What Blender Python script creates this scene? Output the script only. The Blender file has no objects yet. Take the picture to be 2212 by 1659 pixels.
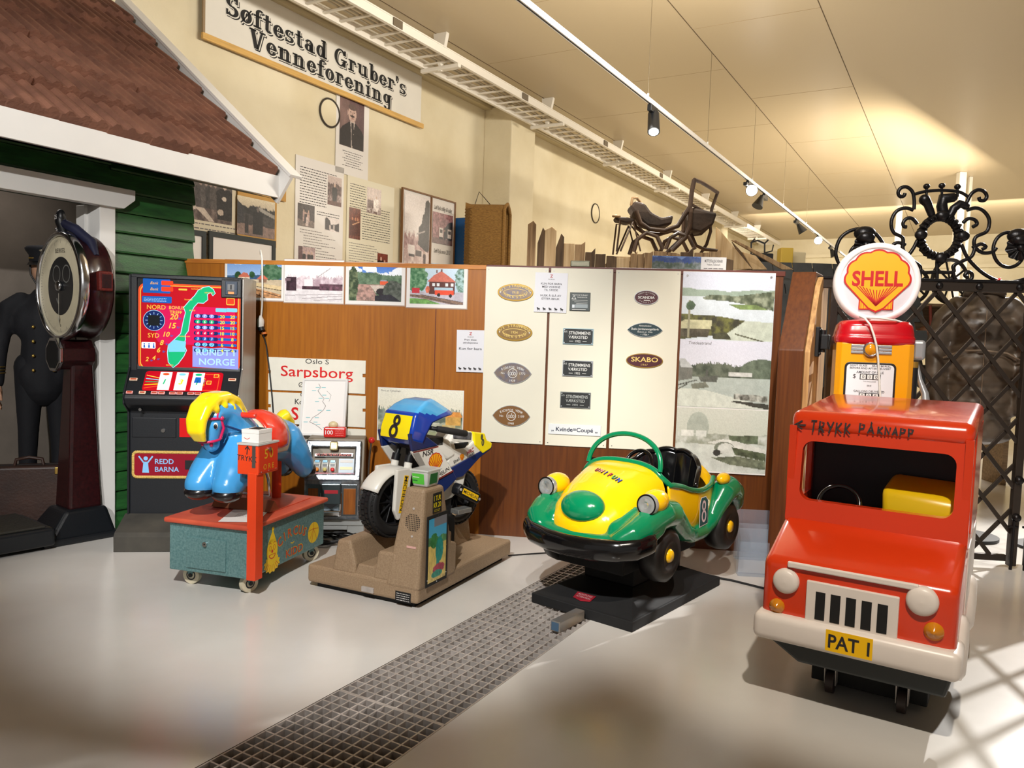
import bpy, bmesh, math, random
import numpy as np
from mathutils import Vector, Matrix, Euler
SC = bpy.context.scene; COL = SC.collection
R_ = math.radians
# ------------------------------------------------------------------ camera
FPX = 1680.0; EYE = 1.5
CAMR = Matrix(((0.9994483, -0.0332128, 0.0), (0.0021073, 0.0634132, -0.9979851), (0.0331458, 0.9974346, 0.0634482)))
cd = bpy.data.cameras.new('camera'); cam = bpy.data.objects.new('camera', cd); COL.objects.link(cam)
cam.matrix_world = Matrix.Translation((0, 0, EYE)) @ CAMR.to_4x4().transposed().transposed()
cd.sensor_fit = 'HORIZONTAL'; cd.sensor_width = 36.0; cd.lens = FPX/2212*36.0; cd.clip_end = 200; cd.clip_start = 0.05
SC.camera = cam
# ------------------------------------------------------------------ view and world light
SC.view_settings.view_transform = 'Standard'; SC.view_settings.look = 'None'
SC.view_settings.exposure = 0.0; SC.view_settings.gamma = 1.0; SC.view_settings.use_curve_mapping = False
W = bpy.data.worlds.new('world'); SC.world = W; W.use_nodes = True
W.node_tree.nodes['Background'].inputs[0].default_value = (1.0, 0.92, 0.83, 1)
W.node_tree.nodes['Background'].inputs[1].default_value = 0.23
def spot(name, loc, target, power, angle, blend=0.35, size=0.05, col=(1, .93, .82)):
    l = bpy.data.lights.new(name, 'SPOT'); l.energy = power; l.spot_size = R_(angle); l.spot_blend = blend
    l.shadow_soft_size = size; l.color = col
    o = bpy.data.objects.new(name, l); COL.objects.link(o); o.location = loc
    o.rotation_euler = (Vector(target)-Vector(loc)).to_track_quat('-Z', 'Y').to_euler()
    return o
# track lamps above and beside the camera (their light only falls on the exhibits)
KEY = (1, .985, .955)
spot('exhibit_spot_light', (-0.95, 0.25, 4.05), (-0.85, 4.95, 0.6), 1150, 47, .6, .05, KEY)
spot('exhibit_spot_light', (-1.3, -2.9, 3.9), (-2.9, 5.6, 1.55), 1500, 30, .6, .05, KEY)
spot('exhibit_spot_light', (-0.2, 0.9, 4.05), (0.75, 5.3, 1.25), 480, 36, .3, .05, KEY)
spot('exhibit_spot_light', (0.6, 0.6, 4.05), (2.1, 3.9, 1.1), 620, 52, .4, .05, (1, .90, .76))
spot('exhibit_spot_light', (1.39, 8.6, 3.9), (-0.6, 4.6, 0.2), 450, 60, .5, .04, KEY)
# hall lamps: one beyond the gate facing the camera, one before it towards the jacket
spot('hall_lamp_light', (7.4, 9.6, 4.9), (3.2, 3.6, 0.0), 4200, 40, .5, .05, (1, .98, .95))
spot('hall_lamp_light', (1.2, 2.6, 4.6), (3.0, 6.1, 1.2), 520, 44, .5, .05, KEY)
def area(name, loc, target, power, sx, sy, col):
    l = bpy.data.lights.new(name, 'AREA'); l.shape = 'RECTANGLE'; l.size = sx; l.size_y = sy; l.energy = power; l.color = col
    o = bpy.data.objects.new(name, l); COL.objects.link(o); o.location = loc
    o.rotation_euler = (Vector(target)-Vector(loc)).to_track_quat('-Z', 'Y').to_euler()
    return o
area('wall_wash_light', (1.5, 6.4, 4.2), (-1.5, 11, 3.6), 190, 3.0, .3, (1, .93, .82))
area('wall_wash_light', (8, 14, 4.2), (3, 19, 3.0), 420, 5.0, .3, (1, .9, .74))
spot('exhibit_spot_light', (-2.2, 1.2, 4.4), (-2.9, 5.6, 3.4), 300, 50, .6, .1, KEY)  # unseen spot added to brighten the roof tiles
area('ceiling_bounce_light', (3, 7, 2.6), (3, 7.2, 5.3), 60, 5.0, 5.0, (1, .91, .78))  # this and the next: added area lights imitating bounce on the ceiling
area('ceiling_bounce_light', (11, 17, 2.2), (11, 17.2, 5.3), 150, 10.0, 10.0, (1, .90, .74))
area('end_wall_light', (10, 21, 4.6), (14, 27, 2.4), 330, 8.0, 1.0, (1, .92, .78))  # unseen area light added to brighten the far end of the hall
spot('hall_fill_light', (6.0, 10.5, 5.1), (5.2, 8.6, 0), 350, 100, .8, .6, (.97, .98, 1))  # unseen soft spot added as fill for the hall, no panel lamp there
area('doorway_fill_light', (-3.55, 5.75, 2.7), (-3.6, 5.9, 0.0), 4, .5, .5, (1, .92, .84))  # unseen fill added inside the house to lift the dark doorway
# ------------------------------------------------------------------ projection helpers (photo pixel -> place in the hall)
CAMP = Vector((0, 0, EYE))
AX = R_(60.024)                                   # heading of the long hall wall
D1 = Vector((0.49964551, 0.86622997, 0)); NN = Vector((-0.86622997, 0.49964551, 0))
def ray(px, py): return CAMR @ Vector((px-1106, 829.5-py, -FPX))
def gp(px, py, z=0.0):
    d = ray(px, py); return CAMP+d*((z-EYE)/d.z)
def dep(px, py, y):
    d = ray(px, py); return CAMP+d*(y/d.y)
def onpl(px, py, P, n):
    d = ray(px, py); return CAMP+d*((Vector(P)-CAMP).dot(n)/d.dot(n))
def onN(px, py, n): return onpl(px, py, NN*n, NN)
def onS(px, py, s): return onpl(px, py, D1*s, D1)
def sn(s, n, z=0.0): return D1*s+NN*n+Vector((0, 0, z))
def tosn(p): p = Vector(p); return p.dot(D1), p.dot(NN), p.z
# ------------------------------------------------------------------ materials
def lin(c):
    if isinstance(c, str): c = tuple(int(c[i:i+2], 16) for i in (0, 2, 4))
    r = []
    for x in c:
        x = x/255.0; r.append(x/12.92 if x <= .04045 else ((x+.055)/1.055)**2.4)
    return tuple(r)
MATS = {}
def mat(name, c=None, rough=.5, metal=0.0, var=.0, vs=6.0, bump=0.0, bs=60.0, emit=0.0, coat=0.0, alpha=1.0, trans=0.0, c2=None, stretch=None, spec=.5, det=4):
    if name in MATS: return MATS[name]
    m = bpy.data.materials.new(name); m.use_nodes = True; nt = m.node_tree; b = nt.nodes['Principled BSDF']
    rgb = lin(c)+(1,)
    b.inputs['Base Color'].default_value = rgb; b.inputs['Roughness'].default_value = rough; b.inputs['Metallic'].default_value = metal
    b.inputs['Coat Weight'].default_value = coat; b.inputs['Coat Roughness'].default_value = .08; b.inputs['Alpha'].default_value = alpha
    b.inputs['Transmission Weight'].default_value = trans; b.inputs['Specular IOR Level'].default_value = spec
    tc = nt.nodes.new('ShaderNodeTexCoord')
    mp = nt.nodes.new('ShaderNodeMapping'); nt.links.new(tc.outputs['Object'], mp.inputs[0])
    if stretch: mp.inputs['Scale'].default_value = stretch
    if var or c2:
        n = nt.nodes.new('ShaderNodeTexNoise'); n.inputs['Scale'].default_value = vs; n.inputs['Detail'].default_value = det
        nt.links.new(mp.outputs[0], n.inputs[0])
        r = nt.nodes.new('ShaderNodeValToRGB'); r.color_ramp.elements[0].position = .3; r.color_ramp.elements[1].position = .7
        if c2: r.color_ramp.elements[0].color = rgb; r.color_ramp.elements[1].color = lin(c2)+(1,)
        else:
            r.color_ramp.elements[0].color = tuple(x*(1-var) for x in rgb[:3])+(1,); r.color_ramp.elements[1].color = tuple(min(1, x*(1+var)) for x in rgb[:3])+(1,)
        nt.links.new(n.outputs[0], r.inputs[0]); nt.links.new(r.outputs[0], b.inputs['Base Color'])
    if bump:
        n2 = nt.nodes.new('ShaderNodeTexNoise'); n2.inputs['Scale'].default_value = bs; n2.inputs['Detail'].default_value = 5
        nt.links.new(mp.outputs[0], n2.inputs[0])
        bp = nt.nodes.new('ShaderNodeBump'); bp.inputs['Strength'].default_value = bump; bp.inputs['Distance'].default_value = .01
        nt.links.new(n2.outputs[0], bp.inputs['Height']); nt.links.new(bp.outputs[0], b.inputs['Normal'])
    if emit:
        b.inputs['Emission Color'].default_value = rgb; b.inputs['Emission Strength'].default_value = emit
    MATS[name] = m; return m
def printmat(name='printed_sheet', rough=.35):
    if name in MATS: return MATS[name]
    m = bpy.data.materials.new(name); m.use_nodes = True; nt = m.node_tree; b = nt.nodes['Principled BSDF']
    a = nt.nodes.new('ShaderNodeAttribute'); a.attribute_name = 'Col'; nt.links.new(a.outputs['Color'], b.inputs['Base Color'])
    b.inputs['Roughness'].default_value = rough; MATS[name] = m; return m
# ------------------------------------------------------------------ mesh builder
TXT = {}
def textmesh(s, off=0.0, sp=1.0, shear=0.0, res=3):
    k = (s, off, sp, shear, res)
    if k in TXT: return TXT[k]
    cu = bpy.data.curves.new('t', 'FONT'); cu.body = s; cu.size = 1.0; cu.offset = off; cu.resolution_u = res; cu.space_character = sp; cu.shear = shear
    cu.fill_mode = 'FRONT'
    o = bpy.data.objects.new('t', cu); me = bpy.data.meshes.new_from_object(o)
    vs = [tuple(v.co) for v in me.vertices]; fs = [tuple(p.vertices) for p in me.polygons]
    bpy.data.objects.remove(o); bpy.data.curves.remove(cu); bpy.data.meshes.remove(me)
    TXT[k] = (vs, fs); return TXT[k]
def frame(o, x, y):
    """matrix with local x, y along the given vectors, z = normal, origin o"""
    x = Vector(x).normalized(); y = Vector(y); y = (y-x*y.dot(x)).normalized(); z = x.cross(y)
    M = Matrix((x, y, z)).transposed().to_4x4(); M.translation = Vector(o); return M
class MB:
    def __init__(s): s.v = []; s.f = []; s.m = []; s.sm = []; s.mats = []; s.col = {}; s.M = None
    def mi(s, m):
        if isinstance(m, str): m = MATS[m]
        if m not in s.mats: s.mats.append(m)
        return s.mats.index(m)
    def add(s, vs, fs, m, smooth=False, M=None):
        b = len(s.v); i = s.mi(m)
        T = s.M
        if M is not None: T = M if T is None else T @ M
        for p in vs: s.v.append(tuple(T @ Vector(p)) if T is not None else tuple(p))
        for f in fs: s.f.append(tuple(b+k for k in f)); s.m.append(i); s.sm.append(smooth)
        return s
    def bm(s, bm, m, smooth=False, M=None):
        bm.verts.ensure_lookup_table()
        s.add([v.co.copy() for v in bm.verts], [[v.index for v in f.verts] for f in bm.faces], m, smooth, M); bm.free(); return s
    def box(s, x0, x1, y0, y1, z0, z1, m, b=0.0, seg=2, M=None, smooth=False):
        vs = [(x0, y0, z0), (x1, y0, z0), (x1, y1, z0), (x0, y1, z0), (x0, y0, z1), (x1, y0, z1), (x1, y1, z1), (x0, y1, z1)]
        fs = [(3, 2, 1, 0), (4, 5, 6, 7), (0, 1, 5, 4), (1, 2, 6, 5), (2, 3, 7, 6), (3, 0, 4, 7)]
        if not b: return s.add(vs, fs, m, smooth, M)
        return s.poly(vs, fs, m, b, seg, M, smooth)
    def poly(s, vs, fs, m, b=0.0, seg=2, M=None, smooth=False):
        """any solid, all edges bevelled"""
        bm = bmesh.new(); q = [bm.verts.new(v) for v in vs]
        for f in fs: bm.faces.new([q[i] for i in f])
        bmesh.ops.recalc_face_normals(bm, faces=bm.faces)
        if b:
            es = [e for e in bm.edges if e.calc_face_angle(0) > .35]
            bmesh.ops.bevel(bm, geom=es, offset=b, segments=seg, profile=.5, affect='EDGES', clamp_overlap=True)
        bm.verts.index_update(); return s.bm(bm, m, smooth, M)
    def prism(s, pts, h0, h1, m, pl='xy', b=0.0, seg=2, M=None, smooth=False):
        n = len(pts)
        def P(a, c, h): return (a, c, h) if pl == 'xy' else ((a, h, c) if pl == 'xz' else (h, a, c))
        vs = [P(a, c, h0) for a, c in pts]+[P(a, c, h1) for a, c in pts]
        fs = [tuple(range(n))[::-1], tuple(range(n, 2*n))]+[(i, (i+1) % n, n+(i+1) % n, n+i) for i in range(n)]
        return s.poly(vs, fs, m, b, seg, M, smooth)
    def flat(s, pts, m, z=0.0, M=None):
        return s.add([(a, c, z) for a, c in pts], [tuple(range(len(pts)))], m, False, M)
    def disc(s, cx, cy, rx, ry, m, z=0.0, seg=32, M=None):
        return s.flat([(cx+rx*math.cos(2*math.pi*i/seg), cy+ry*math.sin(2*math.pi*i/seg)) for i in range(seg)], m, z, M)
    def ring(s, cx, cy, rx, ry, w, m, z=0.0, seg=32, M=None, a0=0, a1=360):
        full = abs(a1-a0) >= 360; n = seg if full else seg+1; vs = []
        for i in range(n):
            a = R_(a0+(a1-a0)*i/seg); vs += [(cx+rx*math.cos(a), cy+ry*math.sin(a), z), (cx+(rx-w)*math.cos(a), cy+(ry-w)*math.sin(a), z)]
        fs = [(2*i, 2*((i+1) % n), 2*((i+1) % n)+1, 2*i+1) for i in range(seg)]
        return s.add(vs, fs, m, False, M)
    def line(s, pts, w, m, z=0.0, M=None, closed=False):
        """flat ribbon following 2-D points"""
        P = [Vector(p) for p in pts]; n = len(P); vs = []
        for i in range(n):
            a = P[(i-1) % n] if (i > 0 or closed) else P[i]; c = P[(i+1) % n] if (i < n-1 or closed) else P[i]
            d = (c-a).normalized() if (c-a).length > 1e-9 else Vector((1, 0)); q = Vector((-d.y, d.x))*w*.5
            if 0 < i < n-1 or closed:
                e = (P[i]-a).normalized(); k = max(.45, abs(e.dot(d))); q = q/k
            vs += [(P[i].x+q.x, P[i].y+q.y, z), (P[i].x-q.x, P[i].y-q.y, z)]
        fs = [(2*i, 2*i+1, 2*((i+1) % n)+1, 2*((i+1) % n)) for i in range(n if closed else n-1)]
        return s.add(vs, fs, m, False, M)
    def tube(s, pts, r, m, seg=8, closed=False, caps=True, M=None, smooth=True):
        P = [Vector(p) for p in pts]; n = len(P); rs = list(r) if hasattr(r, '__len__') else [r]*n
        vs = []; up = None
        for i in range(n):
            a = P[i-1] if (i > 0 or closed) else P[i]; c = P[(i+1) % n] if (i < n-1 or closed) else P[i]
            d = (c-a).normalized() if (c-a).length > 1e-9 else Vector((0, 0, 1))
            if up is None: up = d.orthogonal().normalized()
            else:
                up = up-d*up.dot(d); up = up.normalized() if up.length > 1e-6 else d.orthogonal().normalized()
            w = d.cross(up)
            for k in range(seg):
                t = 2*math.pi*k/seg; vs.append(P[i]+(up*math.cos(t)+w*math.sin(t))*rs[i])
        fs = []
        for i in range(n if closed else n-1):
            j = (i+1) % n
            for k in range(seg): fs.append((i*seg+k, i*seg+(k+1) % seg, j*seg+(k+1) % seg, j*seg+k))
        s.add(vs, fs, m, smooth, M)
        if caps and not closed:
            s.add(vs[:seg], [tuple(range(seg))[::-1]], m, False, M); s.add(vs[-seg:], [tuple(range(seg))], m, False, M)
        return s
    def cyl(s, p0, p1, r0, m, r1=None, seg=20, caps=True, M=None, smooth=True):
        return s.tube([p0, p1], [r0, r0 if r1 is None else r1], m, seg, False, caps, M, smooth)
    def lathe(s, prof, m, seg=32, M=None, smooth=True):
        n = len(prof); vs = []
        for k in range(seg):
            t = 2*math.pi*k/seg
            for r, z in prof: vs.append((r*math.cos(t), r*math.sin(t), z))
        fs = []
        for k in range(seg):
            j = (k+1) % seg
            for i in range(n-1): fs.append((k*n+i, j*n+i, j*n+i+1, k*n+i+1))
        return s.add(vs, fs, m, smooth, M)
    def ell(s, c, r, m, M=None, seg=20, rot=None):
        T = Matrix.Translation(c)
        if rot is not None: T = T @ Euler(rot).to_matrix().to_4x4()
        if not hasattr(r, '__len__'): r = (r, r, r)
        nb = seg//2; vs = [(0, 0, r[2])]; fs = []
        for i in range(1, nb):
            a = math.pi*i/nb
            for k in range(seg):
                t = 2*math.pi*k/seg; vs.append((r[0]*math.sin(a)*math.cos(t), r[1]*math.sin(a)*math.sin(t), r[2]*math.cos(a)))
        vs.append((0, 0, -r[2])); L = len(vs)-1
        for k in range(seg):
            fs.append((0, 1+k, 1+(k+1) % seg)); fs.append((L, L-seg+(k+1) % seg, L-seg+k))
            for i in range(nb-2):
                a = 1+i*seg; fs.append((a+k, a+seg+k, a+seg+(k+1) % seg, a+(k+1) % seg))
        return s.add(vs, fs, m, True, T if M is None else M @ T)
    def grid(s, fn, nu, nv, m, cu=False, cv=False, smooth=True, M=None, mf=None):
        """surface fn(u,v); mf(u,v) may pick another material per cell"""
        a = nu if cu else nu+1; c = nv if cv else nv+1
        vs = [fn(i/nu, j/nv) for i in range(a) for j in range(c)]
        b = len(s.v); s.add(vs, [], m, smooth, M)
        for i in range(nu):
            for j in range(nv):
                i2 = (i+1) % a; j2 = (j+1) % c
                s.f.append((b+i*c+j, b+i2*c+j, b+i2*c+j2, b+i*c+j2)); s.m.append(s.mi(mf((i+.5)/nu, (j+.5)/nv)) if mf else s.mi(m)); s.sm.append(smooth)
        return s
    def text(s, t, size, m, x=0, y=0, z=0, al='c', off=0.0, xs=1.0, sp=1.0, shear=0.0, M=None, width=None, rot=0.0, res=3, depth=0.0):
        vs, fs = textmesh(t, off, sp, shear, res)
        if not vs: return s
        xa = min(v[0] for v in vs); xb = max(v[0] for v in vs)
        if width: xs = width/((xb-xa)*size)
        o = {'c': (xa+xb)/2, 'l': xa, 'r': xb}[al]
        T = Matrix.Translation((x, y, z)) @ Matrix.Rotation(rot, 4, 'Z')
        if M is not None: T = M @ T
        return s.add([((v[0]-o)*size*xs, v[1]*size, depth) for v in vs], fs, m, False, T)
    def arctext(s, t, size, m, cx, cy, rx, ry, a0, a1, z=0, M=None, off=0.0, flip=False):
        """letters along an ellipse from angle a0 to a1 (degrees)"""
        n = len(t)
        for i, ch in enumerate(t):
            if ch == ' ': continue
            a = R_(a0+(a1-a0)*(i+.5)/n); x = cx+rx*math.cos(a); y = cy+ry*math.sin(a)
            tx, ty = -rx*math.sin(a), ry*math.cos(a); sg = 1 if flip else -1
            s.text(ch, size, m, x, y, z, 'c', off, M=M, rot=math.atan2(sg*ty, sg*tx), res=2)
        return s
    def image(s, img, w, h, M=None, m=None, z=0.0, x0=None, y0=None):
        """printed picture: a fine grid whose points carry the print's colours; img rows run top to bottom, sRGB 0..1"""
        m = m or printmat(); H, Wd = img.shape[:2]; x0 = -w/2 if x0 is None else x0; y0 = -h/2 if y0 is None else y0
        b = len(s.v); vs = [(x0+w*i/(Wd-1), y0+h*(1-j/(H-1)), z) for j in range(H) for i in range(Wd)]
        s.add(vs, [], m, False, M); mi = s.mi(m)
        c = np.clip(img, 0, 1).reshape(-1, 3); c = np.where(c <= .04045, c/12.92, ((c+.055)/1.055)**2.4)
        s.col[b] = c
        for j in range(H-1):
            for i in range(Wd-1):
                k = b+j*Wd+i; s.f.append((k, k+Wd, k+Wd+1, k+1)); s.m.append(mi); s.sm.append(False)
        return s
    def build(s, name, parent=None, mods=None, kind=None):
        me = bpy.data.meshes.new(name); me.from_pydata(s.v, [], s.f)
        for m in s.mats: me.materials.append(m)
        me.polygons.foreach_set('material_index', s.m); me.polygons.foreach_set('use_smooth', s.sm)
        if s.col:
            a = me.color_attributes.new('Col', 'FLOAT_COLOR', 'POINT'); arr = np.ones((len(s.v), 4), dtype=np.float32)
            for b, c in s.col.items(): arr[b:b+len(c), :3] = c
            a.data.foreach_set('color', arr.ravel())
        me.update()
        o = bpy.data.objects.new(name, me); COL.objects.link(o)
        if parent is not None: o.parent = parent
        if kind: o['kind'] = kind
        for f in (mods or []): f(o)
        return o
def remesh(vox, smooth=6, fac=.5):
    def f(o):
        m = o.modifiers.new('r', 'REMESH'); m.mode = 'VOXEL'; m.voxel_size = vox; m.use_smooth_shade = True
        if smooth: k = o.modifiers.new('s', 'SMOOTH'); k.iterations = smooth; k.factor = fac
    return f
def subsurf(n=2):
    def f(o): k = o.modifiers.new('s', 'SUBSURF'); k.levels = n; k.render_levels = n
    return f
def tag(o, label, cat, group=None):
    o['label'] = label; o['category'] = cat
    if group: o['group'] = group
    return o
def thing(name, label, cat, loc=(0, 0, 0), rz=0.0, group=None):
    o = bpy.data.objects.new(name, None); COL.objects.link(o); o.location = loc; o.rotation_euler = (0, 0, rz); o.empty_display_size = .05
    return tag(o, label, cat, group)
def hang(name, label, cat, M, group=None):
    """thing whose local x, y, z frame is given by a matrix (pictures and signs on walls)"""
    o = thing(name, label, cat, (0, 0, 0), 0, group); o.matrix_world = M; return o
def dup(o, loc=None, rz=None, label=None, group=None):
    """copy of a thing with its parts and sub-parts"""
    def cp(q, par):
        c = q.copy(); COL.objects.link(c)
        if par is not None: c.parent = par
        for ch in [k for k in KIDS(q)]: cp(ch, c)
        return c
    c = cp(o, None)
    if loc is not None: c.location = loc
    if rz is not None: c.rotation_euler = (0, 0, rz)
    if label: c['label'] = label
    if group: c['group'] = group
    return c
def KIDS(o): return [k for k in bpy.data.objects if k.parent == o]
def LP(o, px_, py_, ax, val):
    """where the sight line through a photo pixel meets the plane local ax = val of thing o (local coordinates)"""
    M = Matrix.Translation(o.location) @ Matrix.Rotation(o.rotation_euler[2], 4, 'Z'); n = M.to_3x3() @ Vector({'x': (1, 0, 0), 'y': (0, 1, 0), 'z': (0, 0, 1)}[ax])
    return M.inverted() @ onpl(px_, py_, M.translation+n*val, n)
def FX(o_, x): return frame((x, 0, 0), (0, 1, 0), (0, 0, 1))       # right-hand side face of a thing
def FY(o_, y): return frame((0, y, 0), (1, 0, 0), (0, 0, 1))       # front face of a thing
def chain(b, pts, m, seg=14, M=None):
    """rounded tapering limb: pts are (x, y, z, r)"""
    b.tube([p[:3] for p in pts], [p[3] for p in pts], m, seg, M=M); b.ell(pts[0][:3], pts[0][3], m, M, 14); b.ell(pts[-1][:3], pts[-1][3], m, M, 14)
def pecten(b, x, y, w, M, z=0.0, big=False):
    """yellow scallop shell emblem with red outline and ribs"""
    yl = mat('shell_yellow', (236, 170, 30), .3); rd = mat('shell_red', (190, 30, 34), .3)
    def out(k):
        P = []; n = 7
        for i in range(n):
            for t in np.linspace(0, 1, 7)[:-1]:
                a = R_(200-220*(i+t)/n); r = .5+.035*abs(math.sin(math.pi*t)); P.append((r*1.0*math.cos(a)*k, (.05+r*.92*math.sin(a))*k))
        P += [(.12*k, -.49*k), (0, -.55*k), (-.12*k, -.49*k)] if big else [(.30*k, -.36*k), (.30*k, -.48*k), (.10*k, -.48*k), (0, -.53*k), (-.10*k, -.48*k), (-.30*k, -.48*k), (-.30*k, -.36*k)]
        return [(x+a*w, y+c*w) for a, c in P]
    if big:
        b.box(x-.29*w, x+.29*w, y-.53*w, y-.34*w, z-.0012, z-.0009, rd, M=M); b.box(x-.27*w, x+.27*w, y-.51*w, y-.34*w, z-.0009, z-.0006, yl, M=M)
        for i in range(12): q = x+(-.25+.5*i/11)*w; b.box(q-.004*w, q+.004*w, y-.51*w, y-.36*w, z-.0006, z-.0003, rd, M=M)
    b.flat(out(1.06 if big else 1.11), rd, z, M); b.flat(out(1.0), yl, z+.0006, M)
    for i in range(7 if not big else 13):
        n = 6 if not big else 12; a = R_(168-156*i/n); k1 = .52 if not big else .30
        yy = .05*0+.5*math.sin(a)*(1 if not big else .0)+(-.05 if big else .0); xx = k1*math.cos(a)*(1 if not big else 1.35)
        if big: xx = -.36+.72*i/n; yy = -.13-.04*math.cos((i/n-.5)*6)
        b.line([(x, y-.46*w), (x+xx*w*.98, y+yy*w)], (.045 if not big else .016)*w, rd, z+.0012, M)
# ================================================================== SETTING
WALL_N = 7.0; CEIL = 5.3; FAC = 5.23
M_floor = mat('grey_floor_paint', (216, 213, 208), .2, var=.05, vs=1.3, bump=.045, bs=8, c2=(204, 199, 193))
M_ceil = mat('ceiling_sheet', (190, 172, 140), .38, bump=.05, bs=1.6, stretch=(.35, 2.2, 1))
M_plaster = mat('cream_plaster', (230, 220, 192), .8, bump=.7, bs=14, c2=(212, 199, 166), vs=.9)
M_white = mat('white_paint', (232, 230, 226), .45, var=.03, vs=3)
M_green = mat('green_boards', (42, 96, 44), .45, c2=(26, 66, 32), vs=5, stretch=(1.2, 6, 6), bump=.12, bs=40)
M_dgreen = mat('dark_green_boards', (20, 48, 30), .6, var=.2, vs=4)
M_tile = mat('concrete_roof_tile', (136, 92, 72), .85, c2=(104, 68, 54), vs=5, bump=.5, bs=45)
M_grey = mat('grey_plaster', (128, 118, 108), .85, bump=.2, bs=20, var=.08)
M_black = mat('black_paint', (16, 17, 20), .4)
M_blk = mat('matt_black', (12, 12, 13), .7)
def ST(o): o['kind'] = 'structure'; return o
ROT = Matrix.Rotation(AX, 4, 'Z')
# floor with the slot of the drain
G0, G1, GS0, GS1 = 1.625, 2.165, -1.5, 5.22
b = MB(); b.M = ROT
def fq(s0, s1, n0, n1, z=0): b.add([(s0, n0, z), (s1, n0, z), (s1, n1, z), (s0, n1, z)], [(0, 1, 2, 3)], M_floor)
fq(-9, 40, -22, G0); fq(-9, 40, G1, 7.4); fq(-9, GS0, G0, G1); fq(GS1, 40, G0, G1)
ST(b.build('floor'))
b = MB(); b.M = ROT; M_pit = mat('drain_pit', (84, 76, 70), .8, var=.3, vs=5)
for q in [((GS0, G0, -.07), (GS1, G0, -.07), (GS1, G1, -.07), (GS0, G1, -.07)), ((GS0, G0, -.07), (GS0, G0, 0), (GS1, G0, 0), (GS1, G0, -.07)), ((GS0, G1, -.07), (GS1, G1, -.07), (GS1, G1, 0), (GS0, G1, 0)), ((GS1, G0, -.07), (GS1, G0, 0), (GS1, G1, 0), (GS1, G1, -.07)), ((GS0, G0, -.07), (GS0, G1, -.07), (GS0, G1, 0), (GS0, G0, 0))]:
    b.add(q, [(0, 1, 2, 3)], M_pit)
ST(b.build('trim_1'))
# ceiling of thin sheets with dark seams
b = MB(); b.M = ROT
b.box(-6, 40, -22, 7.2, CEIL, CEIL+.1, M_ceil); M_seam = mat('ceiling_seam', (96, 78, 56), .8)
for k in range(-9, 4):
    n = 3.1-1.48*k+2.96
    if n < 6.5: b.box(-6, 32, n-.005, n+.005, CEIL-.003, CEIL, M_seam)
    for j in range(10):
        s = -4.2+3.05*j+(1.5 if k % 2 else 0)
        if n+1.48 < 7: b.box(s, s+.006, n, n+1.48, CEIL-.002, CEIL, mat('ceiling_joint', (168, 146, 112), .8))
ST(b.build('ceiling'))
# long wall with its pilasters, far end wall
b = MB(); b.M = ROT
b.box(-6, 30.4, WALL_N, WALL_N+.2, 0, CEIL, M_plaster)
ST(b.build('wall_back'))
b = MB(); b.M = ROT; b.box(10.95, 11.75, WALL_N-.52, WALL_N, 0, CEIL-.12, M_plaster, .015)
ST(b.build('trim_2'))
b = MB(); b.M = ROT; b.box(23.6, 24.3, WALL_N-.5, WALL_N, 0, CEIL-.1, M_plaster, .015)
ST(b.build('trim_3'))
b = MB(); b.M = ROT; b.box(30, 30.2, -22, 7.2, 0, CEIL, M_plaster)
for z in (4.62, 4.2): b.box(29.85, 30, -22, 7, z, z+.12, M_plaster)
ST(b.build('wall_end'))
b = MB(); b.M = ROT; M_cove = mat('cove_strip', (190, 176, 142), .7)
b.box(-6, 30, WALL_N-.14, WALL_N, CEIL-.16, CEIL-.02, M_cove); b.tube([(-6, 6.82, 5.2), (30, 6.82, 5.2)], .025, M_cove, 8)
ST(b.build('trim_4'))
# white columns of the hall beyond the gate
M_col = mat('column_paint', (222, 218, 206), .6)
for k, (px_, y_, w_) in enumerate(((2062, 17.0, .075), (2082, 17.4, .035), (1934, 22.0, .06))):
    p = dep(px_, 600, y_); b = MB(); b.box(p.x-w_, p.x+w_, p.y-w_, p.y+w_, 0, CEIL, M_col, .01); b.build('column_%d' % (k+1), None, None, 'structure')
# ================================================================== HOUSE FRONT
house = thing('station_house', 'green boarded house front with white trim and brown tiled roof', 'house', sn(3.0, FAC), AX)
IH = Matrix.Translation((-3.0, -FAC, 0))
def HB(): q = MB(); q.M = IH; return q
b = HB()
def boards(s0, s1, z0, z1, jag=0):
    k = 0; z = z0; rnd = random.Random(3)
    while z < z1-1e-4:
        h = min(.142, z1-z); e = s1+(.008 if k % 2 else 0)*jag
        b.prism([(0, z), (-.026, z), (-.028, z+.012), (-.008, z+h-.012), (-.008, z+h-.004), (0, z+h)][::-1], s0, e, M_green, 'yz', M=Matrix.Translation((0, FAC, 0))); z += .142; k += 1
boards(3.34, 4.02, 0.0, 2.62, 1); boards(0.2, 3.34, 2.30, 2.62)
b.build('cladding', house)
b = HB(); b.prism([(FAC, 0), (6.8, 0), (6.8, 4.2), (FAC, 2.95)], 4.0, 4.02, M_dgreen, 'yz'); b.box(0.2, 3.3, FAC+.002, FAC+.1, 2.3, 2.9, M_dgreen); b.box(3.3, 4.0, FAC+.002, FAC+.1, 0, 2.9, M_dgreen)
b.build('inner_boarding', house)
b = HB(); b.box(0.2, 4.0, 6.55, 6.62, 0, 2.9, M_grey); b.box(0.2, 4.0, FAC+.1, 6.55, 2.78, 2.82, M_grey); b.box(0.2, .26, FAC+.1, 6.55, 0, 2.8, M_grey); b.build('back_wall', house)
b = HB(); b.box(3.245, 3.36, FAC-.045, FAC+.12, 0, 2.30, M_white, .004); b.box(3.225, 3.30, FAC+.10, FAC+.2, 0, 2.30, M_white, .003); b.build('door_post', house)
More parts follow.
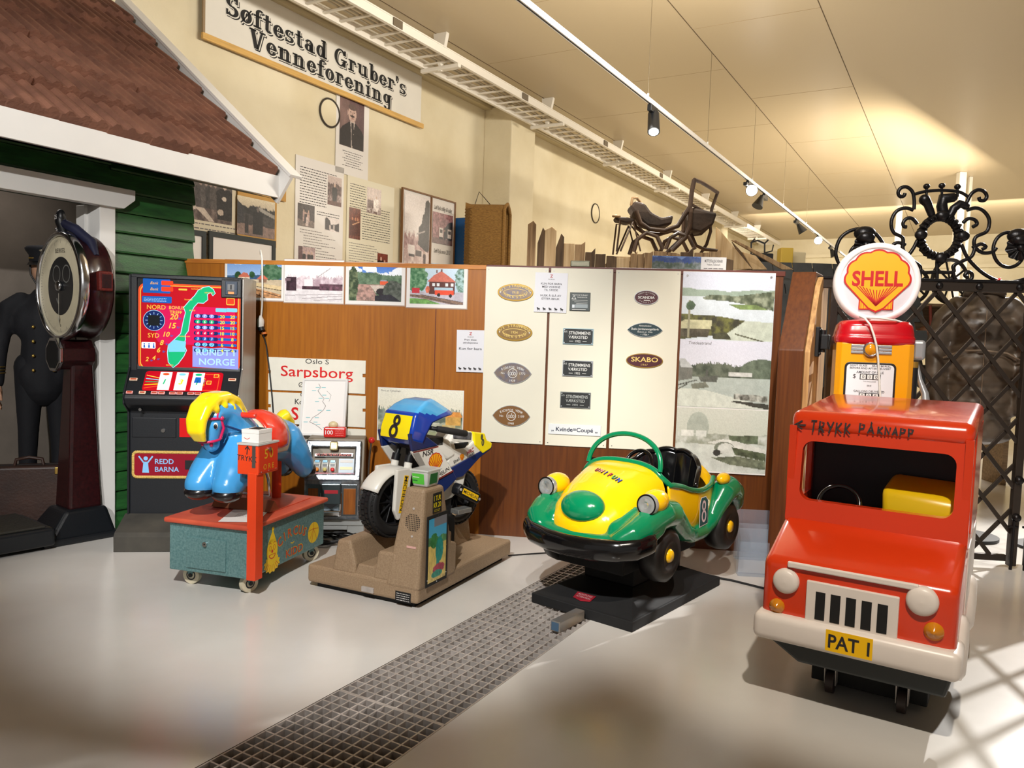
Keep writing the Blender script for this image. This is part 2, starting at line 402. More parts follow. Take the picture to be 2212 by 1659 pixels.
b = HB(); b.prism([(0.2, 2.29), (3.40, 2.29), (3.485, 2.36), (3.485, 2.43), (0.2, 2.43)], FAC-.085, FAC-.0, M_white, 'xz', .004); b.build('lintel', house)
EN, EZ, TN, TZ = 4.75, 2.69, 6.85, 4.37; SE = 4.42
b = HB(); b.box(0.2, SE+.02, EN-.03, EN, EZ-.18, EZ-.01, M_white, .003); b.build('fascia', house)
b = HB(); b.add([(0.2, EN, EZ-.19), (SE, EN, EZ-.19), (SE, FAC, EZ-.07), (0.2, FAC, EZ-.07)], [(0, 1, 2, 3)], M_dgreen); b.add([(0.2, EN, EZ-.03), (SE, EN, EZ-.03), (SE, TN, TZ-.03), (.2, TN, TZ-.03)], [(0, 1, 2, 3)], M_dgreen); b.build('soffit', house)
# tiles: courses of double-roman concrete tiles
b = HB(); dn, dz = TN-EN, TZ-EZ; L = math.hypot(dn, dz); un, uz = dn/L, dz/L; wn, wz = -uz, un; NC = 7; CL = L/NC
rnd = random.Random(5)
for c in range(NC):
    t0 = c*CL-.03; t1 = (c+1)*CL+.05
    def fn(u, v, c=c, t0=t0, t1=t1):
        s = .25+(SE-.29)*u; ph = (s/.10) % 1.0
        q = abs(ph-.5)*2; w = .024*min(1, max(0, (.60-q)/.34))
        k = int(s/.30); jt = (((k*7919+c*104729) % 17)/17-.5)*.016
        if v < .12: t = t0+jt-(.0 if v < .05 else .012); h = -.02+w*.2 if v < .05 else .060+w; 
        else: t = t0+jt+(t1-t0)*(v-.125)/.875; h = .060+w-.056*(v-.125)/.875
        return (s, EN+un*t+wn*h, EZ+uz*t+wz*h)
    b.grid(fn, 498, 8, M_tile, smooth=False)
b.build('roof_tiles', house)
b = HB()
t0_ = -.14; pl = [(EN+t0_*un+wn*.075, EZ+t0_*uz+wz*.075), (TN+wn*.075, TZ+wz*.075), (TN-wn*.17, TZ-wz*.17), (EN+t0_*un-wn*.17, EZ+t0_*uz-wz*.17)][::-1]
b.prism(pl, SE, SE+.03, M_white, 'yz', .003); b.build('bargeboard', house)
b = HB(); ca_ = [(EN+t0_*un-.0*un+wn*k, EZ+t0_*uz+wz*k) for k in (.075, .10)]; cb_ = [(TN+wn*k, TZ+wz*k) for k in (.075, .10)]
vs = [(x, n, z) for (n, z) in (ca_[0], cb_[0]) for x in (SE-.015, SE+.11)]+[(x, n, z) for (n, z) in (ca_[1], cb_[1]) for x in (SE-.015, SE+.11)]
b.poly(vs, [(0, 1, 3, 2), (4, 6, 7, 5), (0, 4, 5, 1), (2, 3, 7, 6), (0, 2, 6, 4), (1, 5, 7, 3)], M_white, .003); b.build('rake_cap', house)
# ================================================================== FLOOR GRATING
M_galv = mat('galvanised_steel', (186, 178, 172), .5, .3, var=.2, vs=14)
sj = tosn(gp(854, 1530))[0]; gl = 1.0
def grating(s0, label, gl=1.0, nb=20):
    o = thing('floor_grating', label, 'grating', sn(s0, (G0+G1)/2, -.001), AX, 'steel gratings over the floor drain'); b = MB(); w = G1-G0-.012; n = 11
    for i in range(n+1): x = -w/2+w*i/n; b.box(0.004, gl-.004, x-.0036, x+.0036, -.03, 0, M_galv)
    for i in range(nb+1): s = .004+(gl-.008)*i/nb; t = .0045 if i in (0, nb) else .0034; b.box(s-t, s+t, -w/2, w/2, -.03, -.0005, M_galv)
    b.build('bars', o)
for k, lb in ((-3, 'steel grating panel of the drain, mostly below the frame'), (-2, 'steel grating panel of the drain at the bottom edge'), (-1, 'nearest full steel grating panel of the drain'), (0, 'steel grating panel of the drain before the motorcycle'), (1, 'steel grating panel of the drain at the yellow car base')):
    if sj+k*gl > GS0-.2 and sj+(k+1)*gl < GS1+.05 and k >= -2: grating(sj+k*gl, lb)

grating(sj+2, 'short end panel of the drain grating under the yellow car', GS1-sj-2-.01, int((GS1-sj-2)*20))
# ================================================================== PRINT PAINTERS (colours of printed photographs)
def nz(h, w, sc, seed, oct=3):
    r = np.random.RandomState(seed); out = np.zeros((h, w)); amp = 1; tot = 0
    for o in range(oct):
        gh = max(2, int(round(sc*h/max(w, h)*2**o))+1); gw = max(2, int(round(sc*2**o))+1)
        g = r.rand(gh, gw); y = np.linspace(0, gh-1.001, h); x = np.linspace(0, gw-1.001, w)
        yi = y.astype(int); xi = x.astype(int); fy = (y-yi)[:, None]; fx = (x-xi)[None, :]
        fy = fy*fy*(3-2*fy); fx = fx*fx*(3-2*fx); y2 = np.minimum(yi+1, gh-1); x2 = np.minimum(xi+1, gw-1)
        v = g[yi][:, xi]*(1-fy)*(1-fx)+g[y2][:, xi]*fy*(1-fx)+g[yi][:, x2]*(1-fy)*fx+g[y2][:, x2]*fy*fx
        out += v*amp; tot += amp; amp *= .55
    return out/tot
class Pic:
    def __init__(s, w, h, top, bot=None, seed=1):
        s.w, s.h, s.seed = w, h, seed; bot = bot or top; t = np.linspace(0, 1, h)[:, None, None]
        s.a = (np.array(top)/255.)*(1-t)+(np.array(bot)/255.)*t+np.zeros((h, w, 3))
        s.Y, s.X = np.meshgrid(np.linspace(0, 1, h), np.linspace(0, 1, w), indexing='ij')
    def nx(s): s.seed += 1; return s.seed
    def put(s, mask, c, var=0., sc=12, c2=None, al=1.0):
        n = nz(s.h, s.w, sc, s.nx())
        if c2 is not None: n = np.clip((n-.3)/.4, 0, 1)[..., None]; col = np.array(c)/255.*(1-n)+np.array(c2)/255.*n
        else: col = np.array(c)/255.*(1+(n[..., None]-.5)*2*var)
        mk = (np.clip(mask, 0, 1)*al)[..., None]; s.a = s.a*(1-mk)+col*mk; return s
    def hill(s, y0, amp, sc, c, var=.3, c2=None, ysc=14, slope=0, spiky=0, y1=9):
        n = nz(2, s.w, sc, s.nx())[0]; l = y0+(n-.5)*amp*2+slope*(s.X[0]-.5)
        if spiky: l = l-np.abs(np.random.RandomState(s.nx()).rand(s.w)-.3)*spiky
        return s.put((s.Y > l[None, :]) & (s.Y < y1), c, var, ysc, c2)
    def rect(s, x0, y0, x1, y1, c, var=0, sk=0, c2=None): yy = s.Y-sk*(s.X-x0); return s.put((s.X >= x0) & (s.X <= x1) & (yy >= y0) & (yy <= y1), c, var, 20, c2)
    def poly(s, pts, c, var=.1, c2=None, sc=20):
        m = np.zeros((s.h, s.w), bool); n = len(pts)
        for i in range(n):
            (xa, ya), (xb, yb) = pts[i], pts[(i+1) % n]
            if ya == yb: continue
            cnd = ((ya > s.Y) != (yb > s.Y)); m ^= cnd & (s.X < (xb-xa)*(s.Y-ya)/(yb-ya)+xa)
        return s.put(m, c, var, sc, c2)
    def oval(s, cx, cy, rx, ry, c, var=.1, c2=None, edge=0, sc=20):
        d = ((s.X-cx)/rx)**2+((s.Y-cy)/ry)**2
        if edge: d = d+(nz(s.h, s.w, 16, s.nx())-.5)*edge
        return s.put(d < 1, c, var, sc, c2)
    def lines(s, segs, c, w=.01):
        for (xa, ya, xb, yb) in segs:
            dx, dy = xb-xa, yb-ya; L = math.hypot(dx, dy)+1e-9; t = np.clip(((s.X-xa)*dx+(s.Y-ya)*dy)/L**2, 0, 1)
            s.put(np.hypot(s.X-xa-t*dx, s.Y-ya-t*dy) < w/2, c)
        return s
    def grain(s, k=.06): s.a = s.a+(np.random.RandomState(s.nx()).rand(s.h, s.w)[..., None]-.5)*k; return s
    def gray(s, k=1, tint=(1, 1, 1)): g = s.a.mean(2, keepdims=True); s.a = s.a*(1-k)+g*k*np.array(tint); return s
def person(p, x, y, h, c, face=(190, 160, 140), w=.3):
    """small standing figure in a printed photograph"""
    a = p.w/p.h; p.poly([(x-h*w*.5/a, y+h*.25), (x-h*w*.3/a, y+h*.17), (x+h*w*.3/a, y+h*.17), (x+h*w*.5/a, y+h*.25), (x+h*w*.45/a, y+h), (x-h*w*.45/a, y+h)], c, .3)
    p.oval(x, y+h*.09, h*.065/a, h*.09, face)
def scribble(b, x0, x1, y, size, seed, m, z=.001, M=None):
    """a line of print too small to read: short dark dashes"""
    r = random.Random(seed); x = x0
    while x < x1:
        w = min(size*r.uniform(.8, 3.2), x1-x)
        b.add([(x, y, z), (x+w, y, z), (x+w, y+size*.5, z), (x, y+size*.5, z)], [(0, 1, 2, 3)], m, False, M); x += w+size*.55
M_paper = mat('paper', (228, 224, 220), .55); M_ink = mat('ink', (38, 34, 36), .6); M_gink = mat('grey_ink', (105, 98, 98), .6)
M_pine = mat('pine_strip', (206, 164, 92), .5, var=.12, vs=4, stretch=(1, 14, 14))
# ================================================================== ON THE LONG WALL
def WF(s, n, z): return frame(sn(s, n, z), D1, (0, 0, 1))       # local x along the wall, y up, z towards the hall
# --- banner with slab lettering
M_canvas = mat('banner_canvas', (222, 218, 208), .7, var=.04, vs=2); M_bink = mat('banner_ink', (22, 22, 24), .6)
def slab(ch, g):
    """strokes of one slab letter: list of polygons; g widens every stroke"""
    T = .20+g; t = .10+g; P = []; sh = .12
    def R(x0, y0, x1, y1): P.append([(x0-g/2, y0-g/2), (x1+g/2, y0-g/2), (x1+g/2, y1+g/2), (x0-g/2, y1+g/2)])
    def O(cx, cy, rx, ry, a0=0, a1=360, tx=.20, ty=.09):
        n = 26; o = []; i_ = []
        for k in range(n+1):
            a = R_(a0+(a1-a0)*k/n); c, s_ = math.cos(a), math.sin(a); o.append((cx+(rx+g/2)*c, cy+(ry+g/2)*s_)); i_.append((cx+(rx-tx-g/2)*c, cy+(ry-ty-g/2)*s_))
        for k in range(n): P.append([o[k], o[k+1], i_[k+1], i_[k]])
    def D(x0, y0, x1, y1, w):
        w += g; P.append([(x0-w/2, y0), (x0+w/2, y0), (x1+w/2, y1), (x1-w/2, y1)])
    w = .62
    if ch == 'S':
        O(.32, .655, .30, .245, 30, 270); O(.32, .245, .32, .245, -150, 90); R(.50, .62, .60, .88); R(.03, .02, .13, .28); w = .66
    elif ch == 's': O(.26, .435, .24, .185, 30, 270, .17, .08); O(.26, .165, .25, .165, -150, 90, .17, .08); R(.40, .42, .48, .62); R(.03, 0, .11, .2); w = .54
    elif ch == 'o': O(.3, .3, .29, .31); w = .61
    elif ch == 'ø': O(.3, .3, .29, .31); D(.04, -.08, .56, .68, .07); w = .61
    elif ch == 'e': O(.3, .3, .29, .31, 0, 330); R(.1, .27, .56, .34); w = .6
    elif ch == 'a': O(.27, .19, .24, .19); R(.36, .0, .54, .42); O(.29, .39, .25, .22, 0, 165, .18, .09); R(.40, 0, .66, .09); w = .66
    elif ch == 'd': O(.29, .3, .27, .31); R(.42, 0, .60, .92); R(.32, .83, .60, .92); R(.42, 0, .70, .09); w = .70
    elif ch == 'b': O(.39, .3, .27, .31); R(.08, 0, .26, .92); R(-.02, .83, .26, .92); w = .68
    elif ch == 'f': R(.12, 0, .30, .72); R(0, 0, .42, .09); R(0, .52, .44, .61); O(.35, .70, .23, .21, 40, 180, .18, .1); w = .45
    elif ch == 't': R(.12, .12, .30, .82); R(0, .52, .42, .61); O(.31, .16, .19, .17, 180, 330, .18, .1); w = .47
    elif ch == 'r': R(.10, 0, .28, .61); R(0, .52, .28, .61); R(0, 0, .40, .09); O(.38, .40, .17, .21, 0, 150, .16, .12); w = .57
    elif ch == 'n':
        for x in (.10, .46): R(x, 0, x+.18, .48); R(x-.1, 0, x+.28, .09)
        R(0, .52, .28, .61); R(.10, .4, .28, .61); O(.43, .42, .21, .19, 0, 150, .18, .09); w = .78
    elif ch == 'u':
        for x in (.10, .48): R(x, .13, x+.18, .61); R(x-.1, .52, x+.18, .61)
        O(.32, .2, .22, .2, 180, 330, .18, .09); R(.48, 0, .66, .2); R(.48, 0, .76, .09); w = .8
    elif ch == 'i': R(.10, 0, .28, .61); R(0, .52, .28, .61); R(0, 0, .38, .09); O(.19, .79, .1, .1, 0, 360, .1, .1); w = .42
    elif ch == 'g': O(.29, .34, .26, .27); R(.42, -.1, .60, .61); R(.42, .52, .68, .61); O(.34, -.10, .26, .2, 180, 360, .18, .09); w = .70
    elif ch == 'G': O(.42, .45, .40, .47, 25, 335); R(.60, .0, .78, .36); R(.46, .31, .86, .40); R(.66, .62, .78, .90); w = .9
    elif ch == 'V': D(.36, 0, .14, .9, .22); D(.42, 0, .66, .9, .12); R(-.02, .81, .34, .90); R(.52, .81, .84, .90); w = .82
    elif ch == "'": P.append([(.04, .58), (.12, .62), (.22, .92), (.02, .92)]); w = .26
    elif ch == ' ': w = .34
    return P, w
def slabtext(b, t, x, y, h, xs, gap):
    k = 0
    for lay, (dx, dy, g, m, z) in enumerate(((.075, -.075, .03, M_bink, .002), (.02, -.02, .06, M_canvas, .003), (0, 0, 0, M_bink, .004))):
        cx = 0
        for ch in t:
            P, w = slab(ch, g)
            for q in P: b.add([(x+(cx+dx+px_)*h*xs, y+(dy+py_)*h, z) for px_, py_ in q], [tuple(range(len(q)))], m)
            cx += w+gap
    return x+cx*h*xs
ba = hang('banner', 'long white canvas banner lettered in heavy black slab type, high on the wall', 'banner', WF(5.46, 6.93, 4.45))
b = MB(); b.box(0, 3.68, .03, .95, -.006, 0, M_canvas)
def tw(t, gap): return sum(slab(c, 0)[1]+gap for c in t)
def fit(b, t, p0, p1, z0):
    s0, _, za = tosn(onN(*p0, 6.97)); s1, _, zb = tosn(onN(*p1, 6.97)); return s0-5.46, s1-5.46, za-4.45
x0, x1, y0 = fit(b, '', (481, 31), (873, 202), 0); h = .225; slabtext(b, "Søftestad Gruber's", x0, y0+.0, h, (x1-x0)/h/tw("Søftestad Gruber's", .06), .06)
x0, x1, y1 = fit(b, '', (533, 101), (842, 235), 0); slabtext(b, "Venneforening", x0, y1+.0, h, (x1-x0)/h/tw("Venneforening", .06), .06)
b.build('canvas', ba)
b = MB(); b.box(-.03, 3.74, -.03, .035, -.02, .015, M_pine, .004); b.build('bottom_rail', ba); b = MB(); b.box(-.025, .0, .035, .95, -.015, .01, mat('edge_rail', (150, 128, 98), .6)); b.build('side_rail', ba)
# --- posters
def corners(px0, py0, px1, py1, n):
    a = tosn(onN(px0, py0, n)); c = tosn(onN(px1, py1, n)); return a, c
def poster(name, label, s0, s1, z0, z1, n=6.985, th=.008, group=None, m=M_paper):
    o = hang(name, label, 'poster', WF(s0, n, z0), group); b = MB(); b.box(0, s1-s0, 0, z1-z0, -th, 0, m); return o, b, s1-s0, z1-z0
# portrait
o, b, w, h = poster('portrait_poster', 'tall poster with the brown portrait of a man in a suit, under the banner', 7.47, 8.09, 3.48, 4.55)
p = Pic(70, 100, (108, 84, 84), (84, 62, 64), 3); p.put(p.X < .38, (138, 112, 104), .25, 5, al=.5).put((p.X > .78) & (p.Y < .7), (92, 66, 70), .3, 6, al=.5)
p.poly([(.0, 1), (0, .72), (.12, .62), (.38, .50), (.66, .50), (.9, .60), (1, .7), (1, 1)], (30, 26, 30), .2).poly([(.42, .47), (.62, .47), (.58, .62), (.53, 1), (.48, 1), (.46, .62)], (196, 184, 176), .05)
p.poly([(.47, .5), (.57, .5), (.56, .95), (.5, .95)], (36, 32, 36)).oval(.51, .33, .165, .165, (186, 158, 146), .12).oval(.51, .20, .17, .06, (96, 78, 74)).oval(.51, .375, .09, .022, (50, 38, 38)).oval(.44, .30, .03, .010, (70, 50, 48)).oval(.58, .30, .03, .010, (70, 50, 48)).poly([(.5, .29), (.53, .29), (.545, .345), (.485, .345)], (160, 130, 118)).oval(.52, .42, .05, .01, (140, 96, 90)).rect(.30, .28, .345, .38, (170, 140, 130)).grain(.05)
b.image(p.a, w*.74, h*.60, Matrix.Translation((w*.47, h*.63, .001)))
for k in range(7): scribble(b, w*(.2+.05*(k % 3)), w*(.82-.05*(k % 3)), h*(.27-.028*k), .014, k, M_ink)
b.build('sheet', o)
def sepia(kind, w, h, seed):
    p = Pic(w, h, (196, 178, 172), (150, 130, 124), seed)
    if kind == 'coat': p.hill(.30, .08, 6, (70, 52, 50), .5, (120, 96, 92), spiky=.1).hill(.66, .08, 4, (170, 150, 146), .3, (92, 70, 66)); person(p, .5, .26, .62, (24, 20, 24), w=.42); p.hill(.86, .04, 5, (86, 52, 44), .4)
    if kind == 'group':
        p.rect(0, 0, 1, 1, (66, 58, 58), .3).hill(.7, .05, 5, (110, 96, 90), .3)
        for i, x in enumerate((.36, .46, .55, .64, .5, .58)): person(p, x, .25+.1*(i % 3), .5, ((170, 140, 132), (60, 50, 52), (196, 176, 170))[i % 3])
    if kind == 'gate': p.rect(0, 0, 1, 1, (214, 204, 200)).poly([(0, .9), (.02, .15), (.1, .0), (.35, .2), (.4, .5), (.7, .45), (1, .3), (1, .95), (.7, .9), (.5, .8), (.3, .95)], (46, 38, 40), .4).rect(.3, .55, .42, .9, (180, 166, 160)).rect(.58, .5, .66, .9, (190, 176, 170))
    if kind == 'family':
        p.rect(0, 0, 1, 1, (176, 150, 150), .3).rect(0, 0, .25, .7, (90, 60, 64), .3).hill(.8, .06, 5, (66, 54, 56), .4)
        for x, c in ((.35, (40, 32, 36)), (.62, (36, 30, 34)), (.8, (52, 44, 48))): person(p, x, .2, .75, c)
    if kind == 'snow':
        p.rect(0, 0, 1, 1, (206, 190, 184), .12).hill(.75, .08, 6, (120, 100, 96), .5, (214, 202, 198))
        for x in (.12, .24, .38): person(p, x, .4, .4, (110, 88, 84))
        person(p, .66, .3, .6, (232, 222, 216), w=.5)
    if kind == 'red':
        p.rect(0, 0, 1, 1, (112, 60, 46), .45)
        for x in (.3, .55, .75): person(p, x, .3, .6, (86, 44, 34), (190, 128, 96), .45)
        p.lines([(.3, .55, .9, .42)], (220, 170, 130), .03)
    if kind == 'couple':
        p.rect(0, 0, 1, 1, (120, 60, 50), .2); person(p, .35, .15, .85, (40, 26, 28), (206, 168, 150), .6); person(p, .7, .25, .75, (92, 62, 60), (206, 168, 150), .55)
    if kind == 'tower':
        p.rect(0, 0, 1, 1, (222, 214, 212)).hill(.58, .05, 8, (128, 92, 94), .5, (196, 170, 168), spiky=.12)
        p.poly([(.55, .66), (.57, .42), (.68, .36), (.72, .24), (.78, .22), (.82, .05), (.92, .02), (.99, .06), (1, .72), (.9, .75)], (52, 46, 48), .25).hill(.74, .03, 4, (176, 150, 146), .4, (216, 200, 196))
        p.rect(.16, .68, .42, .80, (214, 204, 202)).rect(.2, .8, .42, .84, (60, 50, 52)).rect(.45, .74, .7, .82, (74, 62, 64)); p.lines([(.5, .52, .82, .46)], (160, 150, 150), .02); person(p, .82, .74, .2, (60, 40, 44))
    if kind == 'trucks':
        p.rect(0, 0, 1, 1, (176, 128, 132), .4, c2=(120, 80, 84)).poly([(.55, .5), (.8, .25), (1, .2), (1, .8), (.6, .8)], (44, 38, 40), .3).hill(.82, .03, 3, (110, 84, 84), .3)
        for x in (.32, .74): p.rect(x, .48, x+.2, .82, (222, 212, 210)).rect(x+.03, .53, x+.17, .63, (70, 60, 62)).rect(x, .76, x+.2, .84, (40, 34, 36))
        person(p, .6, .5, .35, (40, 32, 36))
    if kind == 'house2013': p = Pic(w, h, (196, 206, 220), (120, 150, 80), seed); p.hill(.3, .08, 5, (84, 110, 60), .4, (130, 150, 96), spiky=.1).poly([(.1, .9), (.12, .5), (.4, .2), (.66, .55), (.66, .9)], (44, 38, 36), .2).rect(.3, .62, .4, .88, (170, 170, 176)).oval(.62, .82, .18, .1, (110, 124, 156)).hill(.9, .02, 3, (110, 140, 64), .3); return p.grain(.06).a
    return p.grain(.1).a
def inset(b, x, y, w, h, kind, seed, res=130): b.image(sepia(kind, max(16, int(w*res)), max(16, int(h*res)), seed), w, h, None, z=.0012, x0=x, y0=y)
# history sheet beside the roof
o, b, w, h = poster('history_poster', 'printed history sheet of text and brown photos, nearest the house roof', 6.80, 7.63, 2.20, 3.55)
for k in range(20):
    if k < 14: scribble(b, .07, .52 if k > 0 else .7, h-.13-.032*k, .017, k, M_ink)
for k in range(2): scribble(b, .36, .76, h-.62-.032*k, .015, 60+k, M_ink)
for k in range(9): scribble(b, .08+.06*(k > 1), .45+.12*(k % 3), h-.87-.033*k, .014, 40+k, M_gink)
for k in range(6): scribble(b, .36, .72-.06*(k % 3), h-1.17-.033*k, .014, 90+k, M_ink)
for q in ((.54, h-.50, .25, .36, 'coat', 11), (.04, h-.83, .28, .27, 'group', 12), (.50, h-.83, .26, .17, 'gate', 13), (.06, h-1.33, .28, .26, 'family', 14)): inset(b, *q)
b.build('sheet', o)
o, b, w, h = poster('memoir_poster', 'printed text sheet with three brown photos, right of the history sheet', 7.70, 8.65, 2.20, 3.48, m=mat('cream_paper', (226, 220, 198), .6))
for k in range(13): scribble(b, .05, (.36 if k < 8 else .86), h-.10-.032*k, .016, 200+k, M_ink)
for k in range(9): scribble(b, .30, .88, h-.52-.032*k, .016, 230+k, M_ink)
for k in range(11): scribble(b, .05, .55+.05*(k % 3), h-.86-.033*k, .014, 260+k, M_gink)
for q in ((.38, h-.42, .29, .34, 'snow', 21), (.04, h-.80, .22, .40, 'red', 22), (.62, h-1.25, .22, .32, 'couple', 23)): inset(b, *q)
b.build('sheet', o)
# photo board with a wooden frame and blue case behind it
o = hang('photo_board', 'framed board of mine photographs in a thin brown frame', 'picture board', WF(8.78, 6.93, 2.15)); w, h = 1.28, 1.34
b = MB(); b.box(0, w, 0, h, -.02, -.006, M_paper); inset(b, .04, .25, .60, h-.29, 'tower', 31, 110); inset(b, .72, h-.66, .52, .46, 'trucks', 32, 120); inset(b, .72, .02, .52, .36, 'house2013', 33, 120); inset(b, .1, .0, .5, .2, 'gate', 34)
b.text('Leif Kyla tidlig 60-tallet', .09, M_ink, .98, h-.16, .001, width=.46, shear=.25); b.text('Leif Kyla anno 2013', .09, M_ink, .98, h-.80, .001, width=.42, shear=.25); b.build('sheet', o)
b = MB(); M_fr = mat('brown_frame', (120, 82, 46), .5)
for q in ((-.02, w+.02, h, h+.022), (-.02, w+.02, -.02, 0), (-.02, 0, 0, h), (w, w+.02, 0, h), (.655, .685, 0, h)): b.box(q[0], q[1], q[2], q[3], -.02, .012, M_fr)
b.build('frame', o)
b = MB(); b.M = ROT; b.box(10.1, 10.32, 6.72, 6.98, 1.9, 3.28, mat('blue_case_paint', (24, 84, 142), .5), .03); b.tube([(10.1, 6.70, 3.3), (10.34, 6.70, 3.3)], .06, mat('rolled_cloth', (120, 110, 100), .8))
tag(b.build('blue_case'), 'blue painted case behind the framed board and wicker basket', 'case')
def pS(px_, py_, n=6.98): return tosn(onN(px_, py_, n))[0]
def pZ(px_, py_, n=6.98): return tosn(onN(px_, py_, n))[2]
# older photographs behind the house corner
o, b, w, h = poster('miners_poster', 'old black and white poster of seated workers behind the house corner', pS(402, 470), pS(508, 470), pZ(480, 520), pZ(480, 390), m=mat('aged_paper', (206, 196, 172), .6))
p = Pic(80, 64, (74, 68, 66), (120, 106, 100), 40); p.hill(.55, .05, 6, (120, 104, 98), .5, (72, 60, 58)); p.poly([(.0, .78), (.3, .62), (.62, 1), (.5, 1), (.22, .75), (0, .86)], (186, 172, 160))
for x, c in ((.3, (66, 60, 60)), (.42, (84, 78, 76)), (.52, (58, 54, 54)), (.62, (74, 68, 66))): person(p, x, .1, .6, c, (150, 130, 122), .5)
person(p, .83, .06, .85, (36, 33, 34), (190, 170, 158), .55); p.oval(.83, .09, .06, .03, (196, 186, 170)).oval(.82, .42, .05, .05, (200, 186, 172)).oval(.74, .74, .07, .07, (180, 164, 150)).grain(.09)
b.image(p.a, w*.93, h*.72, Matrix.Translation((w*.47, h*.64, .001)))
for k in range(3): scribble(b, .05, .9-.1*k, h*.22-.05*k, .022, 300+k, M_gink)
b.build('sheet', o)
M_ply = mat('fibre_board', (190, 146, 78), .7, var=.1, vs=8)
o = hang('pinboard', 'brown fibre board pinned with two dark photographs beside the house corner', 'pinboard', WF(pS(512, 470), 6.97, pZ(540, 527))); b = MB(); b.box(0, .56, 0, 1.0, -.012, 0, M_ply); b.box(.56, .70, .55, .72, -.012, 0, M_ply); b.cyl((.63, .63, 0), (.63, .63, .01), .012, M_ink)
b.build('board', o)
b = MB(); p = Pic(50, 40, (24, 26, 34), (18, 18, 24), 44); p.put((nz(40, 50, 14, 9) > .5) & (p.X > .55) & (p.Y > .45), (210, 210, 230)).put((p.X > .3) & (p.X < .4) & (p.Y < .4), (80, 76, 76), .3); b.image(p.a, .40, .31, Matrix.Translation((.33, .74, .002))); b.build('photograph', o)
b = MB(); p = Pic(64, 46, (214, 202, 176), (120, 106, 96), 46); p.hill(.22, .1, 6, (40, 40, 42), .3, spiky=.06, y1=.5).poly([(.55, .2), (1, .36), (1, .46), (.6, .32)], (150, 146, 140)).hill(.46, .05, 5, (58, 55, 56), .4).poly([(0, 1), (0, .1), (.16, .3), (.16, 1)], (52, 52, 56)).hill(.72, .03, 3, (134, 112, 104), .3).poly([(.2, .95), (.2, .45), (.3, .45), (.3, .95)], (44, 42, 44)); person(p, .54, .22, .72, (30, 30, 34), (110, 100, 96), .55); p.grain(.08)
b.image(p.a, .54, .42, Matrix.Translation((.26, .30, .003))); b.build('photograph', o)
for i, (s0, s1) in enumerate(((pS(402, 520), pS(440, 520)), (pS(446, 540), pS(590, 540)))):
    o = hang('framed_sheet', ('narrow blank sheet in a dark frame at the house corner', 'wide blank white sheet in a dark frame above the partition')[i], 'frame', WF(s0, 6.95, 2.0)); b = MB(); w = s1-s0; h = (pZ(440, 512), pZ(500, 518))[i]-2.0
    b.box(0, w, 0, h, -.015, 0, M_paper); b.build('sheet', o); b = MB(); M_df = mat('dark_frame', (34, 42, 44), .5)
    for q in ((0, w, h, h+.055), (0, .05, 0, h), (w-.05, w, 0, h)): b.box(q[0], q[1], q[2], q[3], -.015, .014, M_df)
    b.build('frame', o)
# round wall rings (blanked pipe ends)
for i, (px_, py_, lb) in enumerate(((712, 244, 'white round cover plate on the wall below the banner'), (1286, 461, 'white round cover plate on the wall beyond the pilaster'))):
    q = onN(px_, py_, 6.99); o = hang('wall_cover', lb, 'cover', frame(q, D1, (0, 0, 1))); b = MB(); r = .17 if i == 0 else .2
    b.disc(0, 0, r, r, M_plaster, .004, 40); b.build('plate', o); b = MB(); b.tube([(r*math.cos(k*.2094), r*math.sin(k*.2094), .006) for k in range(30)], .012, mat('rim', (60, 52, 44), .6), 6, True); b.build('rim', o)
# --- cable ladder under the ceiling
M_lad = mat('ladder_paint', (226, 220, 208), .5)
b = MB(); lad = thing('cable_ladder', 'long white cable ladder hung along the wall below the ceiling', 'cable ladder', sn(16, 6.0, 4.95), AX)
for n in (-.27, .25): b = MB(); b.box(-14, 12.3, n, n+.025, -.05, .05, M_lad); b.box(-14, 12.3, n-.008, n+.033, .04, .055, M_lad); b.box(-14, 12.3, n-.008, n+.033, -.055, -.04, M_lad); b.build('side_rail', lad)
for k in range(88):
    s = -10.6+.26*k; b = MB(); b.box(s, s+.035, -.25, .25, -.03, -.012, M_lad); b.build('rung', lad)
M_dgap = mat('splice_plate', (104, 92, 74), .6)
for s in (-9.0, -6.05, -3.1, -.15): b = MB(); b.box(s, s+.16, -.285, -.26, -.045, .045, M_dgap); b.build('splice_plate', lad)
b = MB(); rnd = random.Random(8)
for k in range(5): n = -.18+.08*k; b.tube([(-14+1.05*i, n+rnd.uniform(-.03, .03), .0+.01*(k % 2)) for i in range(25)], .012, mat('old_cable', (176, 166, 146), .6), 6)
b.build('cables', lad)
for s in (-7.7, -4.74, -1.8, 1.1, 4.1, 7.1, 10.0):
    b = MB(); b.prism([(-.02, -.05), (.02, -.05), (.10, .33), (.10, .35), (-.10, .35), (-.10, .33)], -.03, .03, M_lad, 'yz', M=Matrix.Translation((s, 0, 0))); b.box(s-.02, s+.02, -.02, .02, -.12, 0, M_lad); b.box(s-.03, s+.03, -.30, .30, -.11, -.06, M_lad, .01); b.build('hanger', lad)
